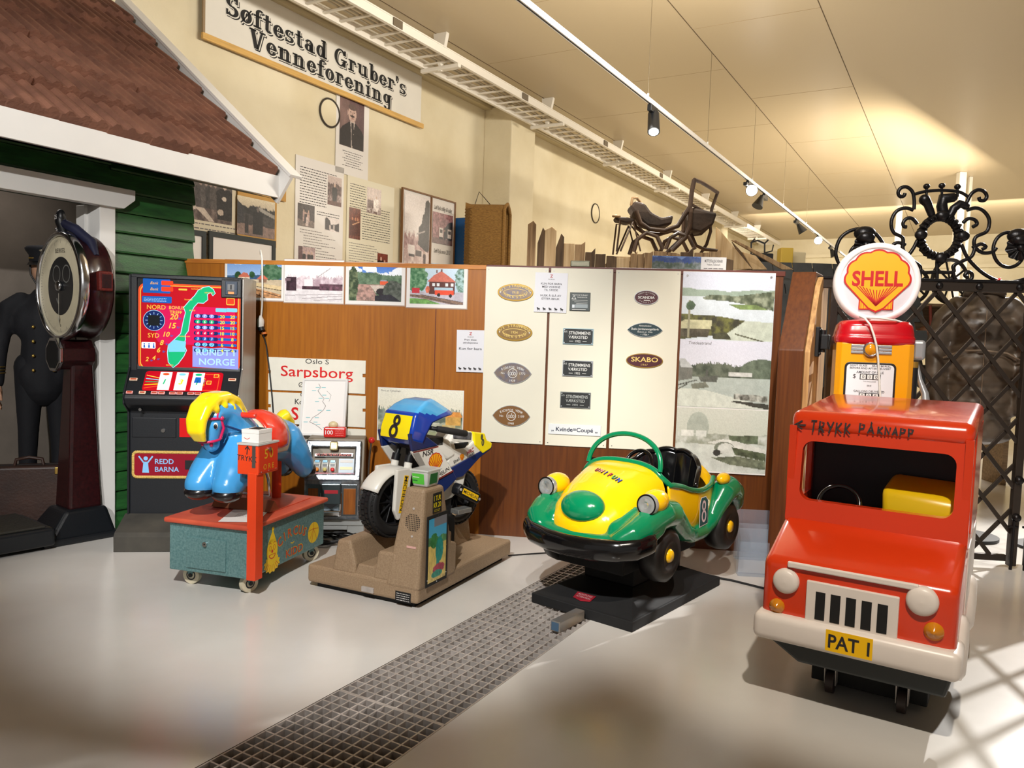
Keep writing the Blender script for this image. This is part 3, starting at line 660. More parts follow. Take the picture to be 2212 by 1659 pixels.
# --- lamp track on wires
trk = thing('lamp_track', 'long white lighting track hung on thin wires below the ceiling', 'lamp track', sn(12, 3.1, 4.05), AX)
b = MB(); b.box(-13, 16, -.02, .02, 0, .05, M_white); b.build('rail', trk); b = MB(); b.box(-13, 16, -.007, .007, -.002, .001, M_blk); b.build('slot', trk)
for s in (-3.9, -1.64, .9, 3.4, 5.9): b = MB(); b.cyl((s, 0, .05), (s, 0, 1.25), .003, mat('steel_wire', (150, 140, 120), .4, 1), seg=5); b.cyl((s, 0, .05), (s, 0, .09), .012, M_white, seg=8); b.build('wire', trk)
M_led = mat('lamp_glow', (255, 252, 244), emit=40); M_lamp = mat('lamp_black', (24, 26, 30), .35)
def tlamp(px_, py_, lab, style, aim, glow=True):
    s, n, z = tosn(onN(px_, py_, 3.1)); o = thing('track_spotlight', lab, 'spotlight', sn(s, 3.1, 4.05), AX, 'spotlights along the lamp track')
    b = MB(); b.box(-.10, .10, -.025, .025, -.075, -.004, M_lamp, .006); b.build('adapter', o)
    b = MB()
    A = Vector(aim).normalized(); c = Vector((.04 if style == 0 else 0, 0, -.1))
    if style == 0: b.cyl((.03, 0, -.06), c+A*.02, .03, M_lamp); b.cyl(c-A*.03, c+A*.24, .062, M_lamp, .068, 24)
    else: b.box(-.24, .10, -.03, .03, -.1, -.05, M_lamp, .006); c = Vector((-.24, 0, -.08)) if style == 1 else Vector((.1, 0, -.08)); b.cyl(c, c+A*.20, .035, M_lamp, .095, 20)
    b.build('housing', o)
    if glow: b = MB(); e = c+A*(.241 if style == 0 else .2); b.cyl(e, e+A*.003, .052 if style == 0 else .085, M_led, seg=24); b.build('lens', o)
    return o
tlamp(1410, 228, 'blue-black cylinder spotlight, nearest on the track', 0, (-.55, -.25, -.95))
tlamp(1618, 392, 'dazzling lit spotlight, second from the near end of the track', 2, (-.9, -.35, -.4))
tlamp(1652, 436, 'black cone spotlight just behind the dazzling one', 1, (-.4, .25, -.9), False)
tlamp(1722, 480, 'black cone spotlight with a long arm pointing to the right', 2, (.25, -.55, -.9), False)
tlamp(1768, 509, 'farthest dazzling lit spotlight on the track', 1, (-.9, -.35, -.4))
tlamp(1795, 530, 'small black cone spotlight behind the farthest lit one', 2, (.1, -.4, -.9), False)
# --- wicker basket hanging from a nail
M_wick = mat('wicker', (170, 128, 62), .7, c2=(112, 76, 30), vs=30, stretch=(1, 1, 7), bump=.8, bs=70)
M_wshade = mat('basket_inner_shade', (46, 34, 18), .8)
o = thing('wicker_basket', 'tall brown wicker basket, mouth turned to the right, hanging from a nail on the wall', 'basket', (lambda q: (q.x, q.y, 2.15))(onN(1030, 560, 6.1)), R_(-8))
b = MB(); bw, bd, bh = .42, .55, 1.14
def bsh(k):
    def fn(u, v):
        # wall of the basket: open at the right; u runs front - left - back, v up, domed top
        pth = [(bw, -bd*.5), (-bw*.1, -bd*.5), (-bw*.35, -bd*.36), (-bw*.35, bd*.4), (bw, bd*.5)]; q = u*4; i = min(3, int(q)); f = q-i
        x = pth[i][0]*(1-f)+pth[i+1][0]*f; y = pth[i][1]*(1-f)+pth[i+1][1]*f
        wv = .007*math.sin(v*150+(0 if int(u*46) % 2 else math.pi)); return (x+wv*k, y+wv*k, v*(bh-.05))
    return fn
b.grid(bsh(1), 46, 110, M_wick); b.grid(lambda u, v: (lambda a, c: (a[0]*(1-v)+c[0]*v, a[1]*(1-v)+c[1]*v, bh-.05+.09*math.sin(math.pi*v)))(bsh(0)(u*.5, 1), bsh(0)(1-u*.5, 1)), 24, 10, M_wick)
b.build('body', o)
b = MB(); b.box(bw-.12, bw-.09, -bd*.42, bd*.42, .02, bh*.78, M_wick, .012); b.box(bw*.2, bw*.3, -bd*.45, bd*.45, .02, bh-.06, M_wshade); b.build('inner_lid', o)  # dark sheet behind the lid stands in for the shade inside the basket
b = MB(); b.tube([(bw, -bd*.5, 0), (bw, -bd*.5, bh-.06), (bw, -bd*.3, bh), (bw, 0, bh+.05), (bw, bd*.3, bh), (bw, bd*.5, bh-.06), (bw, bd*.5, 0)], .026, M_wick, 8); b.build('rim', o)
b = MB(); M_str = mat('twisted_cord', (70, 60, 48), .8); b.tube([(-.12, .2, bh-.02), (-.14, .75, bh+.36), (.16, .2, bh+.05)], .008, M_str, 5); b.build('cord', o)
# ================================================================== WOODEN PARTITION AND WHAT HANGS ON IT
PA = Vector((-0.10079, 5.72843, 0)); PT = Vector((0.992206, -0.124607, 0)); PN = Vector((-0.124607, -0.992206, 0)); PANG = math.atan2(PT.y, PT.x)
def puv(px_, py_, off=.0): q = onpl(px_, py_, PA+PN*off, PN); return (q-PA).dot(PT), q.z
def PF(u, z, off=.004): return frame(PA+PT*u+PN*off+Vector((0, 0, z)), PT, (0, 0, 1))
M_teak = mat('teak_veneer', (166, 100, 20), .38, c2=(144, 82, 14), vs=7, stretch=(7, 7, .35), bump=.04, bs=30)
M_mahog = mat('mahogany_veneer', (104, 56, 20), .35, c2=(82, 41, 15), vs=7, stretch=(7, 7, .35))
M_strip = mat('top_strip', (204, 134, 48), .4, c2=(170, 98, 30), vs=3, stretch=(1.4, 8, 8)); M_dstrip = mat('dark_top_strip', (92, 36, 22), .4)
part = thing('wooden_partition', 'long brown veneered partition wall carrying photographs and name plates', 'partition', PA, PANG)
b = MB(); b.box(-2.487, -.115, 0, .05, 0, 1.968, M_teak); b.build('left_panel', part); b = MB(); b.box(-.115, 1.99, 0, .05, 0, 1.968, M_mahog); b.build('right_panel', part)
b = MB(); us, _ = puv(941, 700); b.box(us-.003, us+.003, -.002, .01, 0, 1.968, M_dstrip); b.box(-2.487, -2.47, -.003, .05, 0, 1.968, M_strip); b.build('seam', part)
b = MB(); b.box(-2.487, -.115, -.006, .06, 1.968, 2.0, M_strip, .002); b.build('left_top_strip', part); b = MB(); b.box(-.115, 2.0, -.008, .06, 1.968, 2.003, M_dstrip, .002); b.build('right_top_strip', part)
# end wing: runs along the hall wall direction, sloping upper front edge, raw pine on the gate side
M_raw = mat('raw_pine', (206, 164, 106), .7, c2=(150, 104, 58), vs=4, stretch=(8, 8, .5))
wing = thing('partition_wing', 'thick dark wooden end post of the partition with a sloping upper edge', 'end post', D1*5.36+NN*.95, AX)
prof = [(0, 0), (.62, 0), (.62, 2.0), (.34, 2.0), (0.0, 1.46)]
b = MB(); b.prism(prof, -.05, .11, M_mahog, 'xz', .006); b.build('post', wing)
b = MB(); b.prism([(.04, 0), (.66, 0), (.66, 1.97), (.40, 1.97), (.30, 1.90), (.04, 1.45)], -.085, -.05, M_raw, 'xz', .004); b.build('raw_cheek', wing)
b = MB(); b.box(.20, .27, -.11, -.086, 1.42, 1.62, M_black, .004); b.cyl((.235, -.13, 1.45), (.235, -.13, 1.6), .018, M_black, seg=12); b.box(.2, .3, -.17, -.12, 1.47, 1.57, M_black, .006)
for z in (1.44, 1.60): b.ell((.235, -.112, z), .012, M_black, seg=8)
b.build('hinge', wing)
# --- four photographs
def photo(name, label, c0, c1, pic, margin, group='colour prints along the top of the partition'):
    u0, z1 = puv(*c0); u1, z0 = puv(*c1); o = hang(name, label, 'photograph', PF(u0, z0, .004), group); b = MB(); w, h = u1-u0, z1-z0
    b.box(-.004, w+.006, -.008, h+.004, -.003, -.001, mat('laminate', (176, 150, 132), .2)); b.box(0, w, 0, h, -.001, .0005, M_paper); b.image(pic, w-2*margin, h-2*margin, Matrix.Translation((w/2, h/2, .0012))); b.build('print', o); return o
W_, H_ = 120, 84
p = Pic(W_, H_, (120, 158, 214), (214, 224, 236), 51); p.put(nz(H_, W_, 5, 3) > .62, (236, 240, 246), .02, al=.7).hill(.36, .05, 3, (64, 96, 130), .2, y1=.5).hill(.47, .0, 2, (196, 178, 150), .1)
p.oval(.2, .36, .06, .1, (36, 70, 40), .4, edge=.6).oval(.46, .34, .05, .09, (46, 84, 50), .4, edge=.6).oval(.82, .26, .2, .24, (52, 92, 62), .5, (96, 130, 100), .8).poly([(.18, .5), (.22, .38), (.30, .28), (.37, .30), (.42, .40), (.42, .52), (.18, .52)], (198, 108, 84), .1).rect(.2, .42, .42, .54, (226, 206, 180)).poly([(.55, .46), (.62, .36), (.68, .36), (.75, .46)], (206, 108, 82)).rect(.58, .46, .73, .56, (150, 116, 92), .3)
p.poly([(.0, .62), (.3, .52), (1, .66), (1, .82), (.2, .56), (0, .7)], (214, 190, 146), .1).poly([(0, .7), (.2, .6), (1, .9), (1, 1), (0, 1)], (190, 140, 96), .3); p.lines([(.12, .58, 1, .78), (.12, .6, 1, .96), (.08, .6, .7, 1), (.0, .75, .25, 1)], (60, 44, 40), .018).grain(.05)
photo('photograph', 'colour print of a red roofed station by railway tracks, leftmost on the partition', (487, 561), (613, 650), p.a, .018)
p = Pic(W_, H_, (244, 240, 240), (236, 230, 232), 55); p.hill(.42, .12, 10, (176, 150, 160), .4, (228, 214, 220), y1=.7, spiky=.1).hill(.72, .01, 3, (222, 216, 218), .1).rect(.02, .40, .2, .74, (58, 38, 48), .4).rect(.0, .44, .1, .5, (120, 96, 104)).rect(.33, .45, .48, .62, (238, 230, 232)).rect(.3, .62, .6, .70, (70, 46, 56), .5).rect(.6, .56, 1, .72, (96, 66, 78), .6).lines([(0, .86, 1, .8), (.3, .93, 1, .84), (.5, .97, 1, .92), (.56, .4, .78, .18)], (140, 128, 134), .012).grain(.06)
photo('photograph', 'faded brown print of a steam train in a yard, second on the partition', (615, 560), (742, 656), p.a, .008)
p = Pic(W_, H_, (70, 120, 206), (200, 220, 244), 60); p.put((nz(H_, W_, 5, 6) > .45) & (p.Y < .3), (240, 244, 250), .02).hill(.22, .06, 3, (70, 96, 72), .4, (112, 136, 108), slope=.1, spiky=.06).poly([(.15, .52), (.7, .52), (.7, .58), (.45, .64), (.6, 1), (.15, 1)], (190, 150, 138), .3, (130, 106, 98)).poly([(.4, .55), (.72, .55), (.74, .66), (.52, .76)], (206, 190, 178), .1).rect(.59, .43, .74, .53, (222, 92, 54)).rect(.6, .39, .72, .43, (150, 150, 160)).oval(.62, .73, .1, .1, (36, 30, 34), .2).oval(.86, .72, .2, .32, (54, 62, 52), .5, (96, 100, 92), .8).oval(.08, .5, .1, .5, (50, 66, 44), .6, (120, 130, 96), .8).poly([(.5, .84), (.8, .8), (1, 1), (.5, 1)], (36, 34, 42), .5).grain(.06)
photo('photograph', 'colour print of a red railcar on a stone bridge, third on the partition', (748, 566), (874, 660), p.a, .026)
p = Pic(W_, H_, (206, 226, 240), (170, 190, 206), 66); p.oval(.1, .28, .22, .4, (56, 110, 70), .5, (130, 170, 130), .9).oval(.96, .3, .12, .4, (60, 96, 72), .5, (170, 200, 200), 1.2).hill(.66, .02, 3, (186, 180, 190), .1).rect(.36, .36, .84, .72, (92, 48, 40), .15).poly([(.32, .38), (.44, .2), (.58, .08), (.7, .2), (.86, .38)], (206, 112, 92), .08).rect(.48, .06, .51, .14, (120, 80, 70)).rect(.57, .03, .6, .1, (120, 80, 70))
for x in (.42, .5, .66, .76): p.rect(x, .42, x+.05, .5, (226, 226, 226))
p.rect(.46, .54, .8, .62, (170, 196, 210)).rect(.47, .61, .82, .74, (226, 76, 44)).oval(.54, .74, .03, .05, (40, 30, 30)).oval(.76, .76, .03, .05, (40, 30, 30)).rect(.04, .56, .18, .70, (196, 48, 58)).oval(.33, .6, .04, .1, (214, 110, 80), .3, edge=.6).poly([(0, .85), (.3, .86), (.6, 1), (0, 1)], (110, 160, 84), .3).poly([(0, .74), (.3, .76), (1, .94), (1, 1), (.8, 1), (.2, .84), (0, .8)], (130, 104, 88), .3).lines([(.1, .76, .9, 1), (.2, .74, 1, .93)], (60, 56, 66), .012).grain(.05)
photo('photograph', 'colour print of a station house with a red bus, rightmost on the partition', (880, 570), (1008, 667), p.a, .026)
# --- cream boards with cast name plates
M_cream = mat('cream_board', (226, 222, 204), .55, var=.02, vs=3)
def board(label, tl, tr, bl):
    u0, z1 = puv(*tl); u1, _ = puv(*tr); _, z0 = puv(*bl); o = hang('display_board', label, 'board', PF(u0, z0, .012), 'cream boards of the partition'); b = MB(); w, h = u1-u0, z1-z0
    b.box(0, w, 0, h, -.012, 0, M_cream, .002)
    for x, y in ((.02, .02), (w-.02, .02), (.02, h-.02), (w-.02, h-.02)): b.cyl((x, y, 0), (x, y, .002), .004, mat('screw_head', (170, 170, 172), .3, .8), seg=8)
    b.build('panel', o); return o
board('narrow cream board with four oval cast plates', (1051, 576), (1186, 578), (1037, 953)); board('narrow cream board with four square name plates and an enamel sign', (1191, 579), (1325, 582), (1176, 961)); board('narrow cream board with three plates, right of the other cream boards', (1331, 583), (1471, 585), (1316, 968))
M_brass = mat('brass_plate', (176, 140, 66), .35, .75); M_bronze = mat('bronze_field', (132, 104, 62), .5, .3, var=.15, vs=30); M_blueb = mat('blued_bronze', (104, 104, 122), .45, .4, var=.25, vs=30, c2=(140, 120, 96)); M_alu = mat('cast_alloy', (196, 200, 204), .35, .6); M_dk = mat('plate_black', (28, 32, 34), .5); M_maroon = mat('plate_maroon', (74, 22, 34), .4); M_tealp = mat('plate_teal', (26, 54, 62), .4); M_letw = mat('plate_lettering', (226, 226, 222), .4); M_letb = mat('brass_lettering', (226, 196, 112), .4); M_brown = mat('plate_brown', (134, 96, 58), .4, .3)
def plate(label, cx, cy, wpx, shape, field, rim, draw):
    u, z = puv(cx, cy); u1, _ = puv(cx+wpx/2, cy); w = (u1-u); o = hang('name_plate', label, 'name plate', PF(u, z, .014), 'cast plates on the cream boards'); b = MB()
    def outline(k, a, c):
        if shape == 'oval': return [(a*k*math.cos(t), c*k*math.sin(t)) for t in np.linspace(0, 2*math.pi, 40, endpoint=False)]
        if shape == 'lens':
            q = []
            for sgn in (1, -1):
                for t in np.linspace(-1, 1, 14)[:-1]: q.append((-sgn*t*-a*k*-1 if False else sgn*t*a*k, sgn*-c*k*(1-t*t)**.8))
            return q
        return [(-a*k, -c*k), (a*k, -c*k), (a*k, c*k), (-a*k, c*k)]
    A, C = draw['size']; A *= w; C *= w
    b.prism(outline(1, A, C), 0, .006, rim, 'xy', .001, 1); b.build('rim', o); b = MB(); s0 = draw.get('inset', .9)
    q = outline(1, A-w*.08*draw.get('rimw', 1), C-w*.08*draw.get('rimw', 1)); b.flat(q, field, .0066); M = Matrix.Translation((0, 0, .0072)) @ Matrix.Scale(w, 4); draw['fn'](b, M); b.build('field', o)
    return o
def strom(year, let):
    def fn(b, M):
        b.arctext('A/S STRØMMENS', .22, let, 0, -.06, .80, .36, 168, 12, M=M, off=.012); b.arctext('VÆRKSTED', .22, let, 0, .10, .76, .42, 205, 335, M=M, flip=True, off=.012)
        b.ring(0, 0, .68, .21, .03, let, 0, 32, M); b.text(year, .2, let, 0, -.07, 0, M=M, off=.01)
        for x in (-.84, .84): b.disc(x, 0, .035, .035, M_letw, 0, 10, M)
    return fn
plate('oval plate reading 1918, topmost on the left cream board', 1114, 632, 77, 'oval', M_blueb, M_brass, dict(size=(1, .48), fn=strom('1918', M_letb)))
plate('oval brass plate reading 1934, second on the left cream board', 1112, 718, 77, 'oval', M_bronze, M_brass, dict(size=(1, .48), fn=strom('1934', M_letb)))
def eids(no, year):
    def fn(b, M):
        b.arctext('EIDSFOS VERK', .17, M_letw, 0, -.42, .95, .68, 127, 53, M=M, off=.008); b.text('No', .16, M_letw, -.52, -.06, 0, M=M); b.text(no, .17, M_letw, .52, -.06, 0, M=M); b.text(year, .17, M_letw, 0, -.45, 0, M=M)
        b.ring(0, 0, .25, .25, .03, M_letw, 0, 24, M)
        for x in (-.11, 0, .11): b.ring(x, -.02, .06, .09, .022, M_letw, .0005, 14, M)
        b.line([(.04, .06), (.0, .15), (.06, .17)], .02, M_letw, 0, M)
    return fn
plate('blue grey lens shaped plate numbered 1772, third on the left cream board', 1108, 806, 82, 'lens', M_blueb, M_alu, dict(size=(1, .56), rimw=.4, fn=eids('1772', '1939')))
plate('brown lens shaped plate numbered 2109, lowest on the left cream board', 1105, 898, 82, 'lens', M_brown, M_alu, dict(size=(1, .56), rimw=.4, fn=eids('2109', '1948')))
def trafo(b, M):
    b.text('National Industri', .2, M_letw, 0, .6, 0, M=M, width=1.5); b.text('TRANSFORMATOR', .16, M_letw, .2, .38, 0, M=M, width=1.0); b.line([(-.8, .25), (-.6, .58), (-.4, .25)], .04, M_letw, 0, M, True)
    for k in range(3): b.box(-.75+.2*k, .75, .12-.16*k, .15-.16*k, 0, .001, M_letw, M=M)
    b.box(-.75, -.5, -.62, -.3, 0, .001, M_alu, M=M); b.box(-.45, .78, -.62, -.25, 0, .001, mat('pale_field', (150, 160, 164), .4), M=M); b.box(-.75, .6, -.8, -.74, 0, .001, M_letw, M=M)
plate('small grey square data plate, topmost on the middle cream board', 1253, 652, 44, 'rect', mat('plate_grey', (70, 78, 78), .45), M_dk, dict(size=(1, .9), rimw=.5, fn=trafo))
def strv(y, m):
    def fn(b, M):
        b.text('A/S', .16, m, -.82, .24, 0, M=M, rot=.1); b.text('STRØMMENS', .29, m, .1, .13, 0, M=M, off=.012, width=1.42); b.text('VÆRKSTED', .27, m, 0, -.14, 0, M=M, off=.012, width=1.25); b.text(y, .19, m, 0, -.38, 0, M=M, off=.008)
        for x in (-.44, .44): b.box(x-.13, x+.13, -.33, -.30, 0, .001, m, M=M)
        for x in (-.9, .9):
            for yy in (-.42, .42): b.disc(x, yy, .04, .04, M_alu, .002, 10, M)
    return fn
for px_, py_, y, lb, rim, let in ((1249, 727, '1952', 'black plate with a bright pale blue rim, dated 1952, second on the middle cream board', mat('pale_blue_rim', (176, 204, 214), .3, .4), M_letw), (1248, 796, '1952', 'black plate dated 1952, third on the middle cream board', M_alu, M_letw), (1243, 864, '1974', 'dull grey black plate dated 1974, fourth on the middle cream board', mat('dull_rim', (140, 146, 146), .4, .5), mat('dull_lettering', (170, 174, 172), .5))):
    plate(lb, px_, py_, 66, 'rect', M_dk, rim, dict(size=(1, .53), rimw=.6, fn=strv(y, let)))
def kvinde(b, M): b.text('„ Kvinde=Coupé „', .22, mat('enamel_navy', (28, 34, 62), .3), 0, -.07, 0, M=M, off=.018, width=1.75)
plate('long white enamel sign in navy letters, lowest on the middle cream board', 1241, 928, 114, 'rect', mat('white_enamel', (228, 232, 234), .2), mat('white_enamel_edge', (214, 220, 222), .2), dict(size=(1, .20), rimw=.1, fn=kvinde))
def scand(b, M): b.text('SCANDIA', .3, M_letw, 0, -.10, 0, M=M, off=.02, width=1.35); b.arctext('VOGNFABRIKKEN', .13, M_letw, 0, -.05, .75, .42, 150, 30, M=M); b.text('A/S', .11, M_letw, 0, .22, 0, M=M); b.box(-.2, .3, -.27, -.2, 0, .001, M_letw, M=M); b.arctext('RANDERS', .13, M_letw, 0, .05, .72, .5, 215, 325, M=M, flip=True)
plate('small maroon oval plate reading SCANDIA, topmost on the right cream board', 1396, 643, 53, 'oval', M_maroon, M_alu, dict(size=(1, .6), rimw=.7, fn=scand))
def skj(b, M): b.text('Aktieselskabet', .12, M_letw, 0, .2, 0, M=M); b.text('Skabo Jernbanevognfabrik', .17, M_letw, 0, .0, 0, M=M, width=1.55, off=.006); b.text('Skøyen pr. Oslo', .13, M_letw, 0, -.15, 0, M=M); b.text('• 1936 •', .15, M_letw, 0, -.31, 0, M=M)
plate('dark teal lens shaped plate with four lines of script, middle of the right cream board', 1393, 713, 77, 'lens', M_tealp, M_alu, dict(size=(1, .42), rimw=.4, fn=skj))
def skabo(b, M): b.text('SKABO', .36, M_letb, 0, -.06, 0, M=M, off=.015, width=1.45); b.text('1947', .16, M_letb, 0, -.28, 0, M=M, sp=1.3)
plate('maroon oval plate reading SKABO, lowest on the right cream board', 1392, 779, 80, 'oval', M_maroon, M_brass, dict(size=(1, .4), rimw=.6, fn=skabo))
# --- tall poster of three coloured postcards
u0, z1 = puv(1476, 586); u1, _ = puv(1722, 590); ub, z0 = puv(1640, 1026); o = hang('postcard_poster', 'tall poster of three faded landscape postcards beside the end post', 'poster', PF(u0, z0, .012)); w, h = 1.935-u0, z1-z0
b = MB(); b.box(0, w, 0, h, -.012, 0, M_paper); W2, H2 = 130, 84
p = Pic(W2, H2, (206, 210, 224), (214, 218, 226), 71); p.hill(.26, .05, 3, (150, 166, 150), .1, y1=.42).hill(.36, .01, 2, (206, 214, 220), .05).poly([(.22, .38), (.3, .33), (.6, .34), (.8, .3), (1, .26), (1, .55), (.8, .48), (.5, .42), (.25, .4)], (74, 82, 62), .5, (150, 156, 132)).poly([(.5, .46), (.8, .46), (.95, .54), (.62, .53)], (120, 140, 84), .3).poly([(0, .62), (.4, .64), (.7, .7), (.62, .86), (.4, .92), (0, 1)], (112, 112, 58), .4, (58, 56, 42)).poly([(.5, .9), (.7, .7), (1, .72), (1, 1), (.5, 1)], (190, 196, 180), .1).poly([(0, .74), (.05, .7), (.34, .7), (.33, .84), (0, .84)], (188, 184, 148), .2).poly([(0, .84), (.32, .84), (.3, .96), (0, .96)], (88, 82, 66), .4).rect(.07, .42, .1, .97, (150, 146, 120)).oval(.1, .5, .05, .07, (84, 104, 78), .4, edge=.9).poly([(.34, .9), (.5, .88), (.56, .98), (.36, .98)], (66, 66, 48), .4).lines([(.6, .9, .9, 1)], (90, 90, 70), .02).grain(.05)
b.image(p.a, w, h*.335, Matrix.Translation((w/2, h*.83, .001)))
p = Pic(W2, H2, (212, 212, 224), (222, 222, 228), 75); p.hill(.36, .05, 8, (62, 70, 58), .4, (110, 116, 100), y1=.62, spiky=.05).oval(.9, .46, .24, .2, (96, 106, 90), .3).rect(.0, .55, 1, 1, (176, 184, 176), .06).rect(.55, .46, .8, .53, (206, 206, 200), .15).poly([(0, .32), (.06, .3), (.15, .42), (.15, .58), (0, .62)], (116, 116, 108), .15).poly([(0, .28), (.06, .28), (.16, .42), (.02, .42)], (186, 188, 186)).poly([(.22, .55), (.44, .52), (.42, .62), (.25, .62)], (96, 98, 90), .2).poly([(.14, .66), (.3, .62), (.34, .7), (.16, .74)], (122, 124, 110), .2).rect(.3, .44, .32, .54, (90, 90, 84)).poly([(0, .72), (.3, .74), (1, .96), (1, 1), (0, 1)], (206, 210, 198), .08).poly([(.62, .78), (.98, .8), (.98, .9), (.62, .86)], (196, 196, 186), .3, (80, 80, 72)).poly([(.58, .88), (1, .92), (1, 1), (.8, .96)], (60, 60, 54), .4).lines([(.0, .68, .2, .6), (0, .74, .1, .66), (.6, .9, 1, .98)], (70, 70, 62), .015).grain(.05)
b.image(p.a, w, h*.335, Matrix.Translation((w/2, h*.495, .001)))
p = Pic(W2, H2, (204, 206, 194), (192, 196, 180), 79); p.oval(.24, .3, .12, .24, (172, 178, 166), .08).put(p.Y > .42, (196, 198, 182), .12).hill(.4, .03, 8, (150, 154, 138), .4, (206, 208, 200), y1=.6).rect(.06, .36, .2, .45, (222, 222, 214), .1).rect(.22, .36, .34, .45, (212, 214, 206), .1).poly([(.58, .42), (.9, .4), (.9, .54), (.6, .52)], (96, 106, 84), .4).hill(.56, .03, 4, (200, 204, 196), .1, y1=2).poly([(.35, .54), (.52, .48), (.66, .5), (1, .62), (1, .68), (.6, .6)], (214, 214, 206)).oval(.54, .62, .11, .1, (120, 126, 110), .1).oval(.56, .63, .09, .09, (206, 208, 200)).poly([(.62, .6), (1, .68), (1, .8), (.66, .72)], (84, 92, 70), .5).poly([(.4, .78), (.7, .74), (1, .8), (1, .94), (.6, .88)], (110, 116, 96), .4).oval(.46, .7, .04, .05, (60, 60, 56), edge=.6).grain(.05)
b.image(p.a, w, h*.315, Matrix.Translation((w/2, h*.165, .001))); b.text('Tvedestrand', .03, M_gink, w*.22, h*.64, .002, width=.16, shear=.2); b.build('sheet', o)
b = MB()
for x in (.03, w-.03): b.cyl((x, h-.03, 0), (x, h-.03, .004), .008, MATS['screw_head'], seg=10)
b.build('pins', o)
# --- printed notices
def notice(label, c0, c1, off, rot, lines_, top):
    u0, z1 = puv(*c0); u1, z0 = puv(*c1); M = PF((u0+u1)/2, (z0+z1)/2, off) @ Matrix.Rotation(rot, 4, 'Z'); o = hang('paper_notice', label, 'notice', M); b = MB(); w, h = u1-u0, z1-z0
    b.box(-w/2, w/2, -h/2, h/2, -.002, 0, mat('notice_paper', (220, 220, 226), .4)); b.text('Z', .03, mat('red_ink', (180, 40, 44), .5), 0, h*.38, .001, off=.02); b.text('MUSEUM', .012, M_gink, 0, h*.32, .001)
    for t, y, sz, wd in lines_: b.text(t, sz, mat('serif_ink', (74, 72, 78), .6), 0, h*y, .001, width=wd, off=.012)
    for k in range(5):   # little row of toy silhouettes
        x = w*(-.36+.18*k); y = -h*.42; b.ell((x, y, .001), (.011, .006, .0005), M_ink, seg=8); b.ell((x-.008, y+.007, .001), (.005, .005, .0005), M_ink, seg=8)
        for q in (-.006, .006): b.box(x+q-.0015, x+q+.0015, y-.012, y, .001, .0014, M_ink)
    b.build('sheet', o); return o
notice('white notice of capital lines taped across two cream boards', (1157, 589), (1224, 676), .020, -.01, (('KUN FOR BARN', .2, .02, .15), ('MED VOKSNE', .12, .02, .13), ('TIL STEDE', .04, .02, .10), ('HUSK Å SLÅ AV', -.10, .02, .15), ('ETTER BRUK', -.18, .02, .13)), 0)
notice('white notice with the line Kun for barn, hung on the brown veneer', (988, 712), (1045, 805), .010, .01, (('Prøv disse', .25, .018, .09), ('attraksjonene', .18, .018, .11), ('Kun for barn', .03, .026, .17)), 0)
# --- railway destination signs
M_en = mat('sign_enamel', (228, 224, 210), .35, var=.03, vs=12); M_red = mat('sign_red', (206, 28, 30), .4); M_sblack = mat('sign_black', (30, 28, 28), .5); M_orng = mat('sign_rust', (176, 66, 40), .5)
sg = []
for i, (y0, y1, lb) in enumerate(((771, 842, 'white destination sign with Sarpsborg in red, topmost of three'), (846, 914, 'white destination sign half hidden by the map, middle of three'), (917, 978, 'white destination sign behind the small slot machine, lowest of three'))):
    u0, z1 = puv(581, y0); u1, _ = puv(791, y0); _, z0 = puv(680, y1+4); o = hang('destination_sign', lb, 'sign', PF(u0, z0, .010), 'stacked destination signs'); b = MB(); w, h = u1-u0, z1-z0; z0s = z0
    pts = [(0, 0), (w, 0), (w, h*.5), (w-.022, h*.5), (w-.022, h*.6), (w, h*.6), (w, h), (0, h), (0, h*.6), (.02, h*.6), (.02, h*.5), (0, h*.5)]
    b.prism(pts, -.008, 0, M_en, 'xy', .001, 1)
    def at(px_, py_): a, c = puv(px_, py_, .01); return a-u0, c-z0s
    if i == 0:
        x, y = at(685, 786); b.text('Oslo S', .052, M_sblack, x, y, .001, width=.185); x, y = at(684, 815); b.text('Sarpsborg', .115, M_red, x, y, .001, width=.57, off=.006); x, y = at(645, 836); b.text('Øs', .055, M_sblack, x, y, .001, al='l')
    elif i == 1: x, y = at(649, 857); b.text('O', .05, M_sblack, x, y, .001, al='l'); x, y = at(637, 873); b.text('Ko', .06, M_sblack, x, y, .001, al='l', off=.005); x, y = at(629, 906); b.text('S', .135, M_red, x, y, .001, al='l', off=.02)
    else: x, y = at(642, 929); b.text('D', .06, M_sblack, x, y, .001, al='l'); x, y = at(643, 970); b.text('O', .125, M_orng, x, y, .001, al='l', xs=.75)
    b.build('sign_plate', o)
# --- faded colour view behind the motorcycle
u0, z1 = puv(817, 836); u1, _ = puv(1003, 841); _, z0 = puv(900, 955); w, h = u1-u0, z1-z0
o = hang('village_print', 'faded coloured print of a village with an orange roof, behind the motorcycle', 'print', PF(u0, z0, .006)); b = MB(); b.box(0, w, 0, h, -.004, 0, M_paper)
p = Pic(130, 84, (232, 230, 214), (226, 218, 190), 85); p.hill(.45, .06, 8, (92, 104, 92), .4, (150, 160, 146), spiky=.14).hill(.62, .04, 6, (120, 128, 104), .5, (196, 196, 176)).poly([(.78, .5), (.84, .4), (.97, .4), (1, .5)], (222, 150, 74)).rect(.8, .5, .98, .66, (206, 160, 84), .2).rect(.76, .66, .92, .78, (196, 176, 120), .2).hill(.8, .04, 5, (150, 156, 120), .5, (214, 210, 190)).grain(.06)
b.image(p.a, w*.98, h*.98, Matrix.Translation((w/2, h/2, .001))); b.text('Parti av Tyholmen', .02, M_gink, .1, h-.03, .002, width=.15, shear=.2); b.build('sheet', o)
